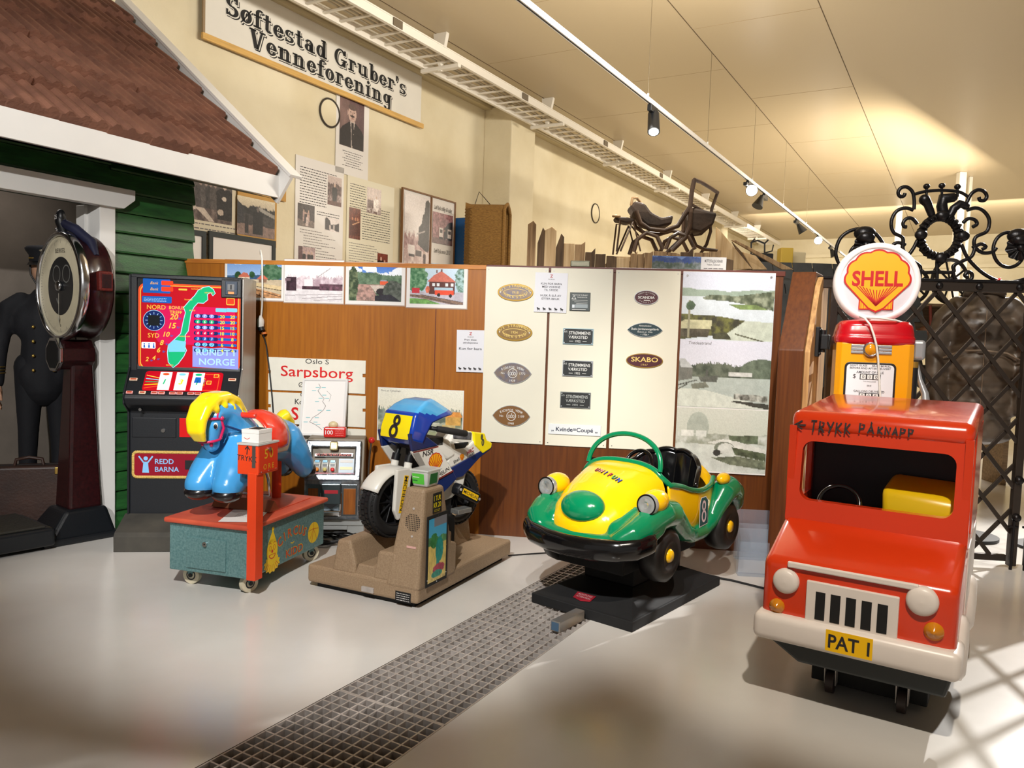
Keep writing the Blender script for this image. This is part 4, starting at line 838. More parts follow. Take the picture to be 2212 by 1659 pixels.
# --- power lead hanging over the partition
o = thing('hanging_lead', 'white power lead over the partition ending in a white plug', 'cable', (0, 0, 0)); M_wc = mat('white_cable', (226, 222, 214), .4); M_bc = mat('black_cable', (22, 22, 24), .5)
def pp(px_, py_, off=.03): return onpl(px_, py_, PA+PN*off, PN)
b = MB(); b.tube([pp(563, 549, -.06), pp(563, 541, .0), pp(566, 560, .02), pp(567, 620, .02), pp(566, 662, .025), pp(564, 686, .03)], .007, M_wc, 8); b.build('cable', o)
b = MB(); c = pp(563, 697, .035); b.tube([c+Vector((0, 0, .055)), c+Vector((0, 0, .02)), c, c-Vector((0, 0, .035))], [.008, .026, .028, .024], M_wc, 10); b.build('plug', o)
o = thing('black_lead', 'black power lead running down from the white plug behind the blue horse', 'cable', (0, 0, 0)); b = MB()
b.tube([pp(563, 706, .035), pp(566, 714, .035)], .024, M_bc, 10); b.tube([pp(566, 714, .03), pp(575, 745, .015), pp(582, 800, .018), pp(588, 860, .018), pp(592, 920, .02), pp(598, 1000, .02), pp(604, 1090, .03)], .006, M_bc, 6); b.tube([pp(570, 718, .03), pp(571, 722, .03)], .02, mat('orange_ring', (220, 120, 50), .5), 8); b.build('lead', o)
# --- clear leaflet holders on the floor by the end post
M_acr = mat('clear_acrylic', (190, 205, 225), .05, alpha=.14)
for i, (px_, py_, w, h, lb) in enumerate(((1622, 1240, .19, .30, 'front clear acrylic leaflet holder on the floor beside the red van'), (1625, 1205, .26, .34, 'rear clear acrylic leaflet holder against the partition'))):
    q = gp(px_, py_); o = thing('leaflet_holder', lb, 'leaflet holder', (q.x, q.y, 0), PANG+.03); b = MB(); b.box(-w/2, w/2, 0, .006, 0, h, M_acr, .002); b.box(-w/2, w/2, -.06, -.054, 0, h*.75, M_acr, .002); b.box(-w/2, w/2, -.06, .006, 0, .006, M_acr); b.build('holder', o)
# ================================================================== BLUE HORSE COIN RIDE
M_hblue = mat('horse_blue', (66, 152, 212), .22, coat=.4, var=.04, vs=5); M_hyel = mat('mane_yellow', (250, 216, 18), .25, coat=.4); M_hred = mat('saddle_red', (226, 48, 26), .25, coat=.4); M_cr = mat('cream_trim', (232, 224, 200), .4); M_hoof = mat('hoof_black', (22, 18, 20), .25, coat=.5)
M_ham = mat('hammered_blue_green', (116, 152, 152), .4, .25, c2=(84, 122, 124), vs=90, bump=.15, bs=140); M_tray = mat('red_tray', (206, 92, 62), .5, c2=(178, 66, 46), vs=5, bump=.1, bs=20); M_orange = mat('orange_red_paint', (222, 66, 26), .4, var=.04, vs=8); M_chrome = mat('chrome', (210, 212, 216), .15, 1.0); M_pink = mat('bridle_pink', (196, 30, 84), .3); M_caster = mat('caster_cream', (206, 196, 170), .5, var=.1, vs=20)
ho = thing('horse_ride', 'blue coin-operated horse ride with yellow mane on a wheeled grey-green box', 'kiddie ride', (-1.557, 4.676, 0), R_(-16))
b = MB(); b.box(-.263, .263, -.403, .403, .10, .385, M_ham, .006); b.build('cabinet', ho)
b = MB(); b.box(-.285, .285, -.43, .42, .375, .405, M_tray, .012, 3); b.build('tray', ho)
d0 = LP(ho, 404, 1158, 'y', -.405); d1 = LP(ho, 488, 1236, 'y', -.405); dr = None
b = MB(); b.box(d0.x, d1.x, -.412, -.4, d1.z, d0.z, M_ham, .003); dr = b.build('door', ho)
b = MB(); kx, kz = (d0.x+d1.x)/2, d0.z-.03; b.cyl((kx, -.412, kz), (kx, -.424, kz), .014, M_chrome); b.cyl((kx, -.424, kz), (kx, -.426, kz), .004, M_blk); b.build('lock', dr)
# painted decorations on the long side
b = MB(); M = FX(ho, .2636); M_dy = mat('decal_yellow', (232, 196, 36), .5); M_dr = mat('decal_red', (196, 60, 40), .5)
c = LP(ho, 588, 1190, 'x', .264); cy, cz = c.y, c.z; k = .06
b.disc(cy, cz, .055, .07, M_dy, .0006, 28, M); b.prism([(cy-.04, cz+.05), (cy+.04, cz+.05), (cy+.005, cz+.125)], 0, .0006, M_dy, 'xy', M=M); b.disc(cy+.005, cz+.128, .012, .012, M_dy, .0008, 12, M)
b.flat([(cy+(.085 if i % 2 else .07)*math.cos(i*math.pi/12)*1.0, cz-.075+(.055 if i % 2 else .045)*math.sin(i*math.pi/12)) for i in range(24)], M_dy, .0004, M)
for sgn in (-1, 1): b.ring(cy+sgn*.02, cz+.018, .012, .016, .003, M_dr, .0012, 14, M); b.line([(cy+sgn*.034, cz+.045), (cy+sgn*.02, cz+.05), (cy+sgn*.008, cz+.042)], .003, M_dr, .0012, M)
b.disc(cy, cz-.002, .010, .010, M_dr, .0012, 14, M); b.ring(cy, cz-.012, .036, .034, .006, M_dr, .0012, 18, M, 200, 340); b.line([(cy-.033, cz-.02), (cy+.033, cz-.02)], .003, M_dr, .0012, M)
for i in range(7): a = R_(200+23*i); b.line([(cy+.04*math.cos(a), cz-.06+.02*math.sin(a)), (cy+.075*math.cos(a), cz-.078+.045*math.sin(a))], .003, M_dr, .0012, M)
c = LP(ho, 632, 1160, 'x', .264); b.arctext('CIRCUS', .078, M_dy, c.y+.002, c.z-.062, .15, .07, 155, 25, .0004, M, .022); b.arctext('CIRCUS', .074, M_dr, c.y, c.z-.06, .15, .07, 155, 25, .0009, M, .008); b.line([(c.y-.02, c.z-.03), (c.y, c.z-.037), (c.y+.02, c.z-.03)], .006, M_dy, .0006, M)
c = LP(ho, 636, 1190, 'x', .264); b.text('KIDD', .07, M_dy, c.y+.002, c.z-.02, .0004, M=M, off=.016, width=.19); b.text('KIDD', .064, M_dr, c.y, c.z-.018, .0009, M=M, off=.004, width=.185); c = LP(ho, 677, 1150, 'x', .264); b.disc(c.y, c.z, .066, .066, M_dy, .0006, 30, M)
for q in ([(0, .064), (.0, .02), (-.02, -.06)], [(-.06, .02), (0, .025), (.06, .015)], [(0, .025), (-.045, -.04)], [(0, .025), (.04, -.05)]): b.line([(c.y+u, c.z+v) for u, v in q], .003, M_dr, .001, M)
b.build('circus_picture', ho)
for x, y, a in ((-.19, -.31, .05), (.20, -.33, 1.2), (-.19, .33, .8), (.20, .33, 1.0)):
    b = MB(); M = Matrix.Translation((x, y, 0)) @ Matrix.Rotation(a, 4, 'Z')
    b.box(-.035, .035, -.04, .04, .095, .102, M_ham, M=M)
    for s_ in (-1, 1): b.prism([(-.02, .10), (.03, .10), (.018, .04), (.002, .04)], s_*.019-.002, s_*.019+.002, M_ham, 'xz', M=M)
    cw = b.build('caster', ho); b = MB(); b.cyl((.01, -.015, .052), (.01, .015, .052), .052, M_caster, seg=28, M=M); b.cyl((.01, -.025, .052), (.01, .025, .052), .012, M_black, seg=12, M=M); b.ring(0, 0, .03, .03, .008, M_black, 0, 20, M @ frame((.01, -.0155, .052), (1, 0, 0), (0, 0, 1))); b.build('wheel', cw)
b = MB(); b.box(.262, .318, -.43, -.36, .105, .70, M_orange, .003); b.build('coin_post', ho)
cb = MB(); cb.box(.195, .325, -.425, -.235, .69, .855, M_orange, .004); box = cb.build('coin_box', ho)
b = MB(); b.box(.315, .328, -.42, -.24, .70, .852, mat('dark_orange_lid', (206, 52, 20), .35), .003); M = FX(ho, .3285); cyc = -.33
M_yel2 = mat('stencil_yellow', (206, 156, 28), .5); b.text('50', .075, M_yel2, cyc, .775, .0005, M=M, sp=1.3, off=.008); b.text('ORE', .042, M_yel2, cyc, .715, .0005, M=M, sp=1.5, off=.004); b.cyl((.328, cyc, .825), (.338, cyc, .825), .012, M_chrome, seg=14)
for q in (-.07, 0, .07): b.ell((.329, cyc+q, .706), .003, M_chrome, seg=8)
b.build('coin_lid', box)
b = MB(); M = FY(ho, -.4256); b.text('TRYKK', .042, M_ink, .255, .765, .0005, M=M, width=.125, off=.004, rot=-.06); b.line([(.255, .80), (.258, .84)], .006, M_ink, .0005, M); b.line([(.243, .828), (.258, .846), (.272, .826)], .006, M_ink, .0005, M); b.box(.288, .310, -.427, -.4255, .73, .85, M_chrome, M=None); b.box(.195, .33, -.43, -.232, .852, .862, mat('box_rim', (190, 190, 186), .4)); b.build('hand_lettering', box)
o = thing('card_box', 'small white card box lying on top of the orange coin box', 'box', ho.matrix_basis @ Vector((.262, -.335, .863)), R_(-18)); b = MB(); b.box(-.055, .055, -.07, .05, 0, .05, M_paper, .002); b.box(-.056, .056, -.071, .051, .05, .072, M_paper, .002); b.box(-.03, .035, -.04, .03, .072, .075, M_blk); b.ring(-.02, .03, .02, .012, .003, M_dr, 0, 16, FY(ho, -.0706), 190, 350); b.build('box', o)
o = thing('paper_sheet', 'white printed sheet lying on the red tray under the horse', 'paper', ho.matrix_basis @ Vector((.13, -.28, .4085)), R_(4)); b = MB(); b.box(-.105, .105, -.10, .19, 0, .001, M_paper)
for k in range(5): scribble(b, -.05, .05, .09-.02*k, .008, k, M_gink, .0015)
b.build('sheet', o)
# body
b = MB(); chain(b, [(0, .27, .78, .14), (0, .12, .805, .145), (0, -.05, .80, .15), (0, -.17, .78, .15)], M_hblue)
for s_ in (-1, 1):
    chain(b, [(s_*.03, -.16, .80, .135), (s_*.06, -.24, .72, .122), (s_*.086, -.32, .64, .102), (s_*.090, -.365, .600, .086)], M_hblue)
    chain(b, [(s_*.04, .27, .78, .125), (s_*.075, .35, .69, .098), (s_*.085, .42, .61, .078), (s_*.085, .44, .585, .07)], M_hblue)
chain(b, [(0, -.15, .86, .125), (0, -.22, .95, .10), (0, -.30, 1.015, .085), (0, -.37, 1.015, .078)], M_hblue)
chain(b, [(0, -.385, .99, .075), (0, -.40, .925, .064), (0, -.395, .865, .05), (0, -.385, .835, .046)], M_hblue)
for s_ in (-1, 1): b.ell((s_*.03, -.415, .94), .035, M_hblue); chain(b, [(s_*.05, -.38, 1.02, .025), (s_*.062, -.415, 1.0, .02)], M_hblue)
b.build('body', ho, [remesh(.011, 5)])
b = MB()
for i in range(7):
    t = (i-3)/3; dx = .034*t
    chain(b, [(dx*.8, -.10, .90, .016), (dx, -.15, .99, .03), (dx, -.22, 1.06, .036), (dx, -.31, 1.092, .038), (dx, -.40, 1.088, .038), (dx, -.475, 1.045, .036), (dx*.9, -.515, .98, .032), (dx*.9, -.515, .92, .026), (dx*.8, -.485, .87, .014)], M_hyel, 10)
for i, (x, y, z) in enumerate(((.05, -.44, 1.02), (.052, -.37, 1.035), (.055, -.30, 1.01), (.062, -.23, .97), (.065, -.17, .92), (-.055, -.35, 1.03), (-.06, -.27, .98), (-.065, -.19, .92))): chain(b, [(x*.6, y+.0, z+.06, .03), (x*1.2, y+.012, z+.015, .022), (x*1.15, y+.035, z-.02, .008)], M_hyel, 10)
b.build('mane', ho, [remesh(.009, 3)])
b = MB(); chain(b, [(0, .27, .90, .04), (0, .33, .925, .05), (0, .385, .88, .045), (0, .40, .80, .03), (0, .40, .74, .012)], M_hyel, 10); b.build('tail', ho, [remesh(.01, 3)])
def saddle(y0, y1, k, m, nm, z0=.80, a=115):
    b = MB()
    def fn(u, v):
        y = y0+(y1-y0)*v; t = R_(-a+2*a*u); r = (.150+.0*v)*k; e = .018*math.sin(math.pi*v) if k > 1.06 else 0
        return ((r+e)*math.sin(t), y+.02*math.cos(t), z0+(r+e*1.4)*math.cos(t))
    b.grid(fn, 36, 8, m); return b.build(nm, ho, [lambda o: setattr(o.modifiers.new('t', 'SOLIDIFY'), 'thickness', .008)])
saddle(-.11, .16, 1.045, M_cr, 'saddle_cloth', .803); saddle(-.085, .13, 1.10, M_hred, 'saddle', .805, 100)
for s_ in (-1, 1):
    b = MB(); b.ell((s_*.090, -.37, .558), (.084, .084, .048), M_hoof); b.build('hoof', ho); b = MB(); b.ell((s_*.085, .465, .565), (.072, .06, .06), M_hoof); b.build('hoof', ho)
    b = MB(); b.ell((s_*.050, -.425, .945), (.016, .014, .022), mat('eye_white', (236, 236, 232), .2)); b.ell((s_*.058, -.433, .942), (.009, .009, .014), M_hoof); b.build('eye', ho)
    b = MB(); b.ell((s_*.028, -.425, .838), (.010, .010, .012), M_pink); b.build('nostril', ho)
    b = MB(); b.ell((s_*.066, -.412, 1.0), (.008, .02, .022), M_pink); b.build('ear_lining', ho)
b = MB(); b.tube([(.06*math.cos(t), -.405+.058*math.sin(t), .865+.01*math.sin(t)) for t in np.linspace(0, 6.28, 24)[:-1]], .008, M_pink, 6, True); b.tube([(.07*math.cos(t), -.40+.073*math.sin(t), .985) for t in np.linspace(0, 6.28, 24)[:-1]], .008, M_pink, 6, True)
for s_ in (-1, 1): b.tube([(s_*.068, -.40, .985), (s_*.07, -.375, .93), (s_*.058, -.39, .867)], .008, M_pink, 6); b.ell((s_*.074, -.40, .985), .013, M_pink)
b.build('bridle', ho)
b = MB(); b.tube([(.07, -.36, .94), (.105, -.26, .9), (.135, -.16, .86), (.15, -.10, .82)], .007, mat('rein_navy', (24, 60, 110), .4), 6); b.tube([(-.07, -.36, .94), (-.105, -.26, .9), (-.135, -.16, .86), (-.15, -.10, .82)], .007, MATS['rein_navy'], 6); b.build('reins', ho)
b = MB(); b.cyl((-.09, -.235, .99), (.09, -.235, .99), .012, M_hblue, seg=12); hb = b.build('handlebar', ho)
for s_ in (-1, 1): b = MB(); b.tube([(s_*.075, -.235, .99), (s_*.085, -.235, .99), (s_*.165, -.23, .99), (s_*.175, -.23, .99)], [.012, .017, .017, .012], M_hred, 14); b.build('grip', hb)
b = MB(); b.tube([(.12, -.05, .66), (.17, -.09, .60), (.17, -.07, .50), (.06, -.05, .49), (-.06, -.05, .49), (-.17, -.07, .50), (-.17, -.09, .60), (-.12, -.05, .66)], .009, M_chrome, 8); b.build('foot_rest', ho)
b = MB(); b.cyl((0, .0, .40), (0, .0, .70), .034, M_orange, seg=18); b.build('pedestal', ho); b = MB(); b.cyl((0, .26, .40), (0, .26, .66), .03, M_orange, seg=18); b.build('pedestal', ho)
b = MB(); b.box(-.20, .20, -.09, .34, .404, .412, M_tray, .003); b.prism([(-.12, .41), (-.02, .41), (-.07, .47)], -.2, .2, mat('tray_flap', (150, 90, 60), .6), 'yz'); b.build('base_plate', ho)
# ================================================================== MOTORCYCLE COIN RIDE
M_taupe = mat('taupe_plastic', (158, 134, 106), .6, c2=(140, 116, 90), vs=120, bump=.12, bs=160, det=2); M_bwhite = mat('bike_white', (226, 222, 212), .3, coat=.3); M_bblue = mat('bike_blue', (18, 62, 168), .22, coat=.5); M_navy = mat('bike_navy', (20, 38, 92), .3, coat=.3); M_sky = mat('screen_sky_blue', (84, 176, 226), .2, coat=.5, c2=(52, 142, 206), vs=4); M_byel = mat('number_yellow', (250, 226, 20), .35); M_rub = mat('tyre_rubber', (26, 26, 27), .55, bump=.1, bs=60); M_rim = mat('black_rim', (20, 20, 22), .4); M_redl = mat('pin_stripe', (120, 40, 40), .4)
mo = thing('motorcycle_ride', 'white and blue racing motorcycle coin ride on a taupe moulded base', 'kiddie ride', (-.56, 4.70, 0), R_(-26))
b = MB(); T = M_taupe
b.box(-.415, .345, -.50, .64, .03, .135, T, .018, 3)
b.prism([(-.245, .12), (-.205, .31), (-.115, .315), (-.075, .18), (-.075, .12)], -.495, .50, T, 'xz', .018, 3)
b.prism([(-.09, .11), (-.06, .19), (.04, .19), (.10, .25), (.10, .11)], -.49, .3, T, 'xz', .008)
b.prism([(.04, .12), (.075, .285), (.20, .29), (.20, .12)], -.495, .10, T, 'xz', .016, 3)
b.poly([(.13, -.505, .10), (.350, -.505, .10), (.350, -.10, .10), (.13, -.10, .10), (.225, -.465, .655), (.352, -.465, .655), (.352, -.265, .65), (.225, -.265, .65)], [(3, 2, 1, 0), (4, 5, 6, 7), (0, 1, 5, 4), (1, 2, 6, 5), (2, 3, 7, 6), (3, 0, 4, 7)], T, .02, 3)
b.prism([(-.30, .12), (-.10, .12), (-.10, .285), (-.14, .30), (-.30, .33)], .1, .349, T, 'yz', .012, 2)
b.prism([(.0, .12), (.50, .12), (.44, .36), (.36, .39), (.22, .34), (.12, .35), (.0, .33)], -.06, .12, T, 'yz', .02, 3)
basemb = b
b = MB(); b.box(-.37, .30, -.46, .60, .0, .035, M_blk); b.build('underframe', mo)
b = MB(); b.box(-.02, .06, -.512, -.495, .045, .075, M_galv, .003); b.build('plug_recess', mo)
def tf(x, z):   # front face of the tower
    t = (z-.10)/.555; return (x, -.505+.04*t-.002, z)
M = frame(tf(.29, .47), (1, 0, 0), Vector(tf(.29, .6))-Vector(tf(.29, .4))); b = basemb
for i in range(-5, 6):
    for j in range(-5, 6):
        if i*i+j*j < 25: b.disc(i*.0105, j*.0105, .0032, .0032, M_blk, .001, 8, M)
for y in (-.075, .075): b.disc(0, y, .007, .007, M_galv, .001, 10, M)
b.box(-.03, .03, -.14, -.128, 0, .001, mat('pink_tape', (206, 160, 150), .6), M=M); b.build('base', mo)
M = FX(mo, .3535); b = MB(); c = LP(mo, 944, 1085, 'x', .352); b.box(c.y-.045, c.y+.045, c.z-.055, c.z+.055, 0, .001, M_blk, M=M); b.text('1 TUR', .04, M_byel, c.y, c.z+.012, .0015, M=M, off=.01, width=.07); b.text('KR 20', .04, M_byel, c.y, c.z-.026, .0015, M=M, off=.01, width=.075)
for k in range(2): scribble(b, c.y-.03, c.y+.03, c.z-.04-.008*k, .004, k, M_byel, .0015, M)
b.build('price_label', mo)
c0 = LP(mo, 925, 1110, 'x', .352); c1 = LP(mo, 960, 1255, 'x', .352); M = frame((.3535, (c0.y+c1.y)/2, (c0.z+c1.z)/2), (0, 1, 0), (0, 0, 1)); w, h = c1.y-c0.y+.03, c0.z-c1.z-.03
b = MB(); b.prism([(-w/2, -h/2), (w/2, -h/2), (w/2, h/2), (-w/2, h/2)], 0, .004, M_blk, 'xy', .0015, 1, M)
p = Pic(44, 90, (70, 170, 216), (120, 200, 226), 91); p.rect(.3, .0, 1, .14, (130, 130, 136)).hill(.42, .03, 4, (226, 200, 110), .15).hill(.3, .04, 5, (90, 150, 96), .3, y1=.42).oval(.3, .36, .2, .12, (60, 130, 70), .3, edge=.5).oval(.62, .52, .22, .2, (36, 150, 140), .2, edge=.4).rect(.45, .6, .62, .8, (36, 150, 140)).oval(.6, .82, .34, .08, (170, 60, 80), .3, edge=.6).oval(.5, .90, .3, .06, (40, 140, 120), .3).hill(.95, .01, 3, (206, 180, 110))
b.image(p.a, w*.84, h*.9, M, z=.0045); 
for x, y in ((-w*.44, 0), (w*.44, 0), (0, h*.47), (0, -h*.47), (-w*.44, -h*.4), (w*.44, -h*.4)): b.disc(x, y, .004, .004, M_chrome, .0052, 8, M)
b.build('picture_panel', mo)
b = MB(); c = LP(mo, 870, 1290, 'y', -.503); M = FY(mo, -.5012); b.box(c.x-.05, c.x+.05, c.z-.028, c.z+.028, 0, .001, M_blk, M=M)
for k in range(4): scribble(b, c.x-.042, c.x+.042, c.z+.015-.012*k, .006, 20+k, M_paper, .0015, M)
b.build('maker_label', mo)
# the machine itself, swung a little on its mount
MK = Matrix.Rotation(R_(26), 4, 'Z') @ Matrix.Translation(Vector((0.0, 0.0, 0)))
_w = Matrix.Translation((-.56, 4.70, 0)) @ Matrix.Rotation(R_(-26), 4, 'Z'); _p = _w @ Vector((-.05, -.2, 0))
WK = Matrix.Translation(_p) @ Matrix.Rotation(R_(-40), 4, 'Z'); MK = _w.inverted() @ WK
def KB(): q = MB(); q.M = MK; return q
def KP(px_, py_, x): n = WK.to_3x3() @ Vector((1, 0, 0)); return WK.inverted() @ onpl(px_, py_, WK @ Vector((x, 0, 0)), n)
def wheel(cy, cz, R, wd, nm):
    M = Matrix.Translation((0, cy, cz)) @ Matrix.Rotation(R_(90), 4, 'Y'); h = wd/2
    b = KB(); b.lathe([(R*.66, -h*.75), (R*.80, -h*.98), (R*.93, -h*.85), (R*.985, -h*.4), (R*.99, 0), (R*.985, h*.4), (R*.93, h*.85), (R*.80, h*.98), (R*.66, h*.75)], M_rub, 48, M)
    for i in range(38):
        a = 2*math.pi*i/38
        for j, (x, tl, rr) in enumerate(((-.72, -.5, .94), (-.24, -.12, .99), (.24, .12, .99), (.72, .5, .94))):
            Mb = M @ Matrix.Rotation(a+(.08 if j % 2 else 0), 4, 'Z') @ Matrix.Translation((R*rr, 0, x*h)) @ Matrix.Rotation(tl, 4, 'Y'); b.box(-.004, .005, -R*.062, R*.062, -h*.19, h*.19, M_rub, M=Mb)
    t = b.build(nm, mo); b = KB(); b.lathe([(R*.60, -h*.5), (R*.68, -h*.75), (R*.68, h*.75), (R*.60, h*.5), (R*.60, -h*.5)], M_rim, 36, M); b.cyl(M @ Vector((0, 0, -h*.9)), M @ Vector((0, 0, h*.9)), R*.14, M_rim); b.lathe([(0, -.004), (R*.64, -.004), (R*.64, .004), (0, .004)], M_blk, 36, M)
    for i in range(10): a = 2*math.pi*i/10; b.tube([M @ Vector((R*.12*math.cos(a), R*.12*math.sin(a), h*.2)), M @ Vector((R*.63*math.cos(a+.2), R*.63*math.sin(a+.2), h*.3))], .006, M_rim, 6)
    b.build('rim', t); return t
wheel(0, .487, .20, .135, 'front_wheel'); wheel(.53, .455, .18, .13, 'rear_wheel')
b = KB()
def fen(u, v):
    a = R_(28+128*u); x = (v-.5)*.15; r = .215-.03*abs(2*v-1)**3; return (x, -r*math.cos(a), .487+r*math.sin(a))
b.grid(fen, 24, 10, M_bwhite)
b.build('front_fender', mo, [lambda o: setattr(o.modifiers.new('t', 'SOLIDIFY'), 'thickness', .006)])
M_myel = mat('label_yellow', (246, 196, 20), .4)
for s_ in (-1, 1):
    b = KB(); b.prism([(-.045, .70), (.075, .70), (.055, .55), (.02, .42), (-.03, .40), (-.06, .46)], s_*.088-.014, s_*.088+.014, M_bwhite, 'yz', .008); b.cyl((s_*.06, .06, .64), (s_*.058, .085, .745), .024, M_bwhite, seg=14)
    fk = b.build('fork_cover', mo)
    if s_ > 0:
        b = KB(); M = frame((s_*.1025, .008, .555), (0, .18, .97), (0, -.97, .18)); b.box(-.115, .105, -.017, .017, 0, .001, M_myel, M=M)
        b.text('MICHELIN', .034, M_ink, 0, -.012, .0015, M=M @ Matrix.Rotation(math.pi, 4, 'Z'), width=.20, off=.012); b.build('tyre_label', fk)
    b = KB(); b.cyl((s_*.058, .08, .73), (s_*.055, .16, .95), .014, M_black, seg=10); b.cyl((s_*.058, .078, .725), (s_*.058, .09, .765), .026, M_black, seg=12); b.build('fork_tube', mo)
# front cowl with the screen
RW = [(.045, .835, .10, .12, .80), (.015, .872, .145, .115, .845), (.025, .93, .150, .13, .89), (.055, 1.018, .142, .19, .962), (.11, 1.06, .128, .29, .985), (.17, 1.088, .108, .38, .995), (.24, 1.097, .08, .42, 1.003), (.33, 1.07, .03, .43, 1.005)]
def cowl(u, v, k=0):
    f = v*(len(RW)-1); i = min(len(RW)-2, int(f)); f -= i; q = [RW[i][j]*(1-f)+RW[i+1][j]*f for j in range(5)]
    a = (u*2-1); t = abs(a); sg = 1 if a >= 0 else -1
    c = max(0, (t-.50)/.50); x = q[2]*sg*(min(t/.55, 1)*.9+.1*min(1, t/.8)) if t < .8 else q[2]*sg; y = q[0]+(q[3]-q[0])*c**1.15; z = q[1]+(q[4]-q[1])*c**1.2
    return (x*(1+k), y-k*.3, z+k*.1)
b = KB(); b.grid(lambda u, v: cowl(u, v), 40, 35, M_bblue, mf=lambda u, v: M_sky if (v > .45+.22*max(0, abs(2*u-1)-.45) and .06 < u < .94) else M_bblue)
b.build('front_cowl', mo, [lambda o: setattr(o.modifiers.new('t', 'SOLIDIFY'), 'thickness', .008)])
b = KB(); b.grid(lambda u, v: (lambda p_: (p_[0], p_[1]-.004, p_[2]))(cowl(.262+.476*u, .135+.275*v)), 12, 10, M_byel); n0 = Vector(cowl(.5, .14)); n1 = Vector(cowl(.5, .41)); M = MK @ frame(n0.lerp(n1, .5)+Vector((0, -.009, 0)), (1, 0, 0), n1-n0); b.M = None
for (cy, r) in ((-.031, .038), (.034, .031)): b.ring(-.004+cy*.18, cy, r, r*1.10, .020, M_ink, .003, 24, M)
b.build('number_plate', mo)
b = KB(); b.box(-.09, .09, .10, .34, .80, .86, M_blk, .01); b.box(-.08, .08, .17, .34, .60, .84, M_blk, .02); b.build('inner_cowl', mo)
for s_ in (-1, 1):
    b = KB(); b.tube([(s_*.03, .17, .935), (s_*.10, .15, .935), (s_*.15, .26, .915), (s_*.17, .32, .905)], .013, M_black, 8); g = b.build('handlebar', mo)
    b = KB(); b.tube([(s_*.135, .23, .922), (s_*.168, .30, .908), (s_*.21, .40, .888), (s_*.215, .41, .886)], [.018, .021, .021, .016], M_rub, 12); b.build('grip', g)
# side fairings, tank, seat and tail cut from photographed outlines
def side(px, x): return [(lambda q: (q.y, q.z))(KP(a, c, x)) for a, c in px]
def both(nm, px, x, t, m, bev=.006):
    b = KB(); P = side(px, x)
    b.prism(P, x-t, x, m, 'yz', bev, 2); b.prism(P, -x, -x+t, m, 'yz', bev, 2); return b.build(nm, mo)
both('upper_fairing', [(884, 938), (908, 934), (925, 945), (948, 962), (891, 976)], .142, .02, M_navy)
sf = both('side_fairing', [(889, 976), (947, 963), (979, 1018), (936, 1042), (918, 1040), (912, 1012)], .140, .02, M_bwhite)
both('lower_fairing', [(936, 1040), (979, 1017), (988, 1034), (952, 1072), (915, 1074), (918, 1044)], .135, .02, M_navy)
b = KB(); P = side([(892, 976), (947, 963), (947, 966), (893, 979)], .1405); b.flat([(y, z) for y, z in P], M_redl, .1412, frame((0, 0, 0), (0, 1, 0), (0, 0, 1))); P = side([(938, 1038), (979, 1015), (980, 1018), (939, 1041)], .1405); b.flat(P, M_redl, .1412, frame((0, 0, 0), (0, 1, 0), (0, 0, 1)))
F3 = frame((0, 0, 0), (0, 1, 0), (0, 0, 1))
q = KP(925, 977, .141); r_ = math.atan2(.25, 1); b.text('NSR', .044, M_ink, q.y, q.z-.018, .1415, M=F3, off=.014, width=.09, rot=.12, shear=.2)
q = KP(941, 997, .141); pecten(b, q.y, q.z-.004, .098, F3, .1415); q = KP(940, 1013, .141); b.text('Shell', .030, M_ink, q.y, q.z-.014, .1415, M=F3, off=.008, rot=.15)
q = KP(957, 1022, .141); b.text('MICHELIN', .034, M_ink, q.y-.02, q.z-.015, .1415, M=F3, off=.014, width=.16, rot=.36)
b.build('fairing_decals', sf)
b = KB(); P = side([(893, 980), (905, 976), (925, 1016), (915, 1020)], .146)
b.prism(P, .135, .146, mat('duct_grey', (150, 146, 140), .4), 'yz', .004); b.build('air_duct', sf)
b = KB(); P = side([(930, 958), (960, 945), (974, 950), (988, 985), (968, 998), (950, 985)], .09)
b.prism(P, -.09, .09, M_bwhite, 'yz', .025, 3); b.build('tank', mo)
b = KB(); P = side([(967, 998), (975, 960), (990, 955), (1013, 962), (1026, 950), (1042, 968), (1038, 978), (975, 1012)], .085); b.prism(P, -.085, .085, M_bwhite, 'yz', .012, 2); P = side([(973, 948), (984, 931), (1025, 933), (1028, 960), (1012, 964), (990, 957), (974, 968)], .075); b.prism(P, -.075, .075, M_bwhite, 'yz', .014, 2); st = b.build('seat_body', mo)
b = KB(); P = side([(981, 934), (1020, 934), (1018, 951), (979, 948)], .077); b.prism(P, -.074, .0785, mat('back_pad', (120, 120, 124), .35, c2=(70, 70, 74), vs=30), 'yz', .006); b.build('back_pad', st)
b = KB(); P = side([(982, 958), (1014, 955), (1005, 968), (984, 971)], .087); b.prism(P, -.06, .0875, M_blk, 'yz', .006); b.build('seat_pad', st)
both('tail_side', [(974, 1012), (1040, 973), (1064, 963), (1062, 970), (1036, 990), (1000, 1030), (984, 1034)], .087, .03, M_navy)
b = KB(); P = side([(1024, 933), (1048, 936), (1052, 950), (1064, 957), (1062, 968), (1044, 980), (1026, 962)], .092); b.prism(P, -.09, .092, M_byel, 'yz', .008, 2)
q = KP(1041, 950, .0925); 
for (dz, r) in ((.018, .019), (-.018, .024)): b.ring(q.y+.004-dz*.3, q.z+dz, r*.55, r, .010, mat('number_grey', (70, 68, 60), .5), .0930, 20, F3)
b.build('tail_piece', mo)
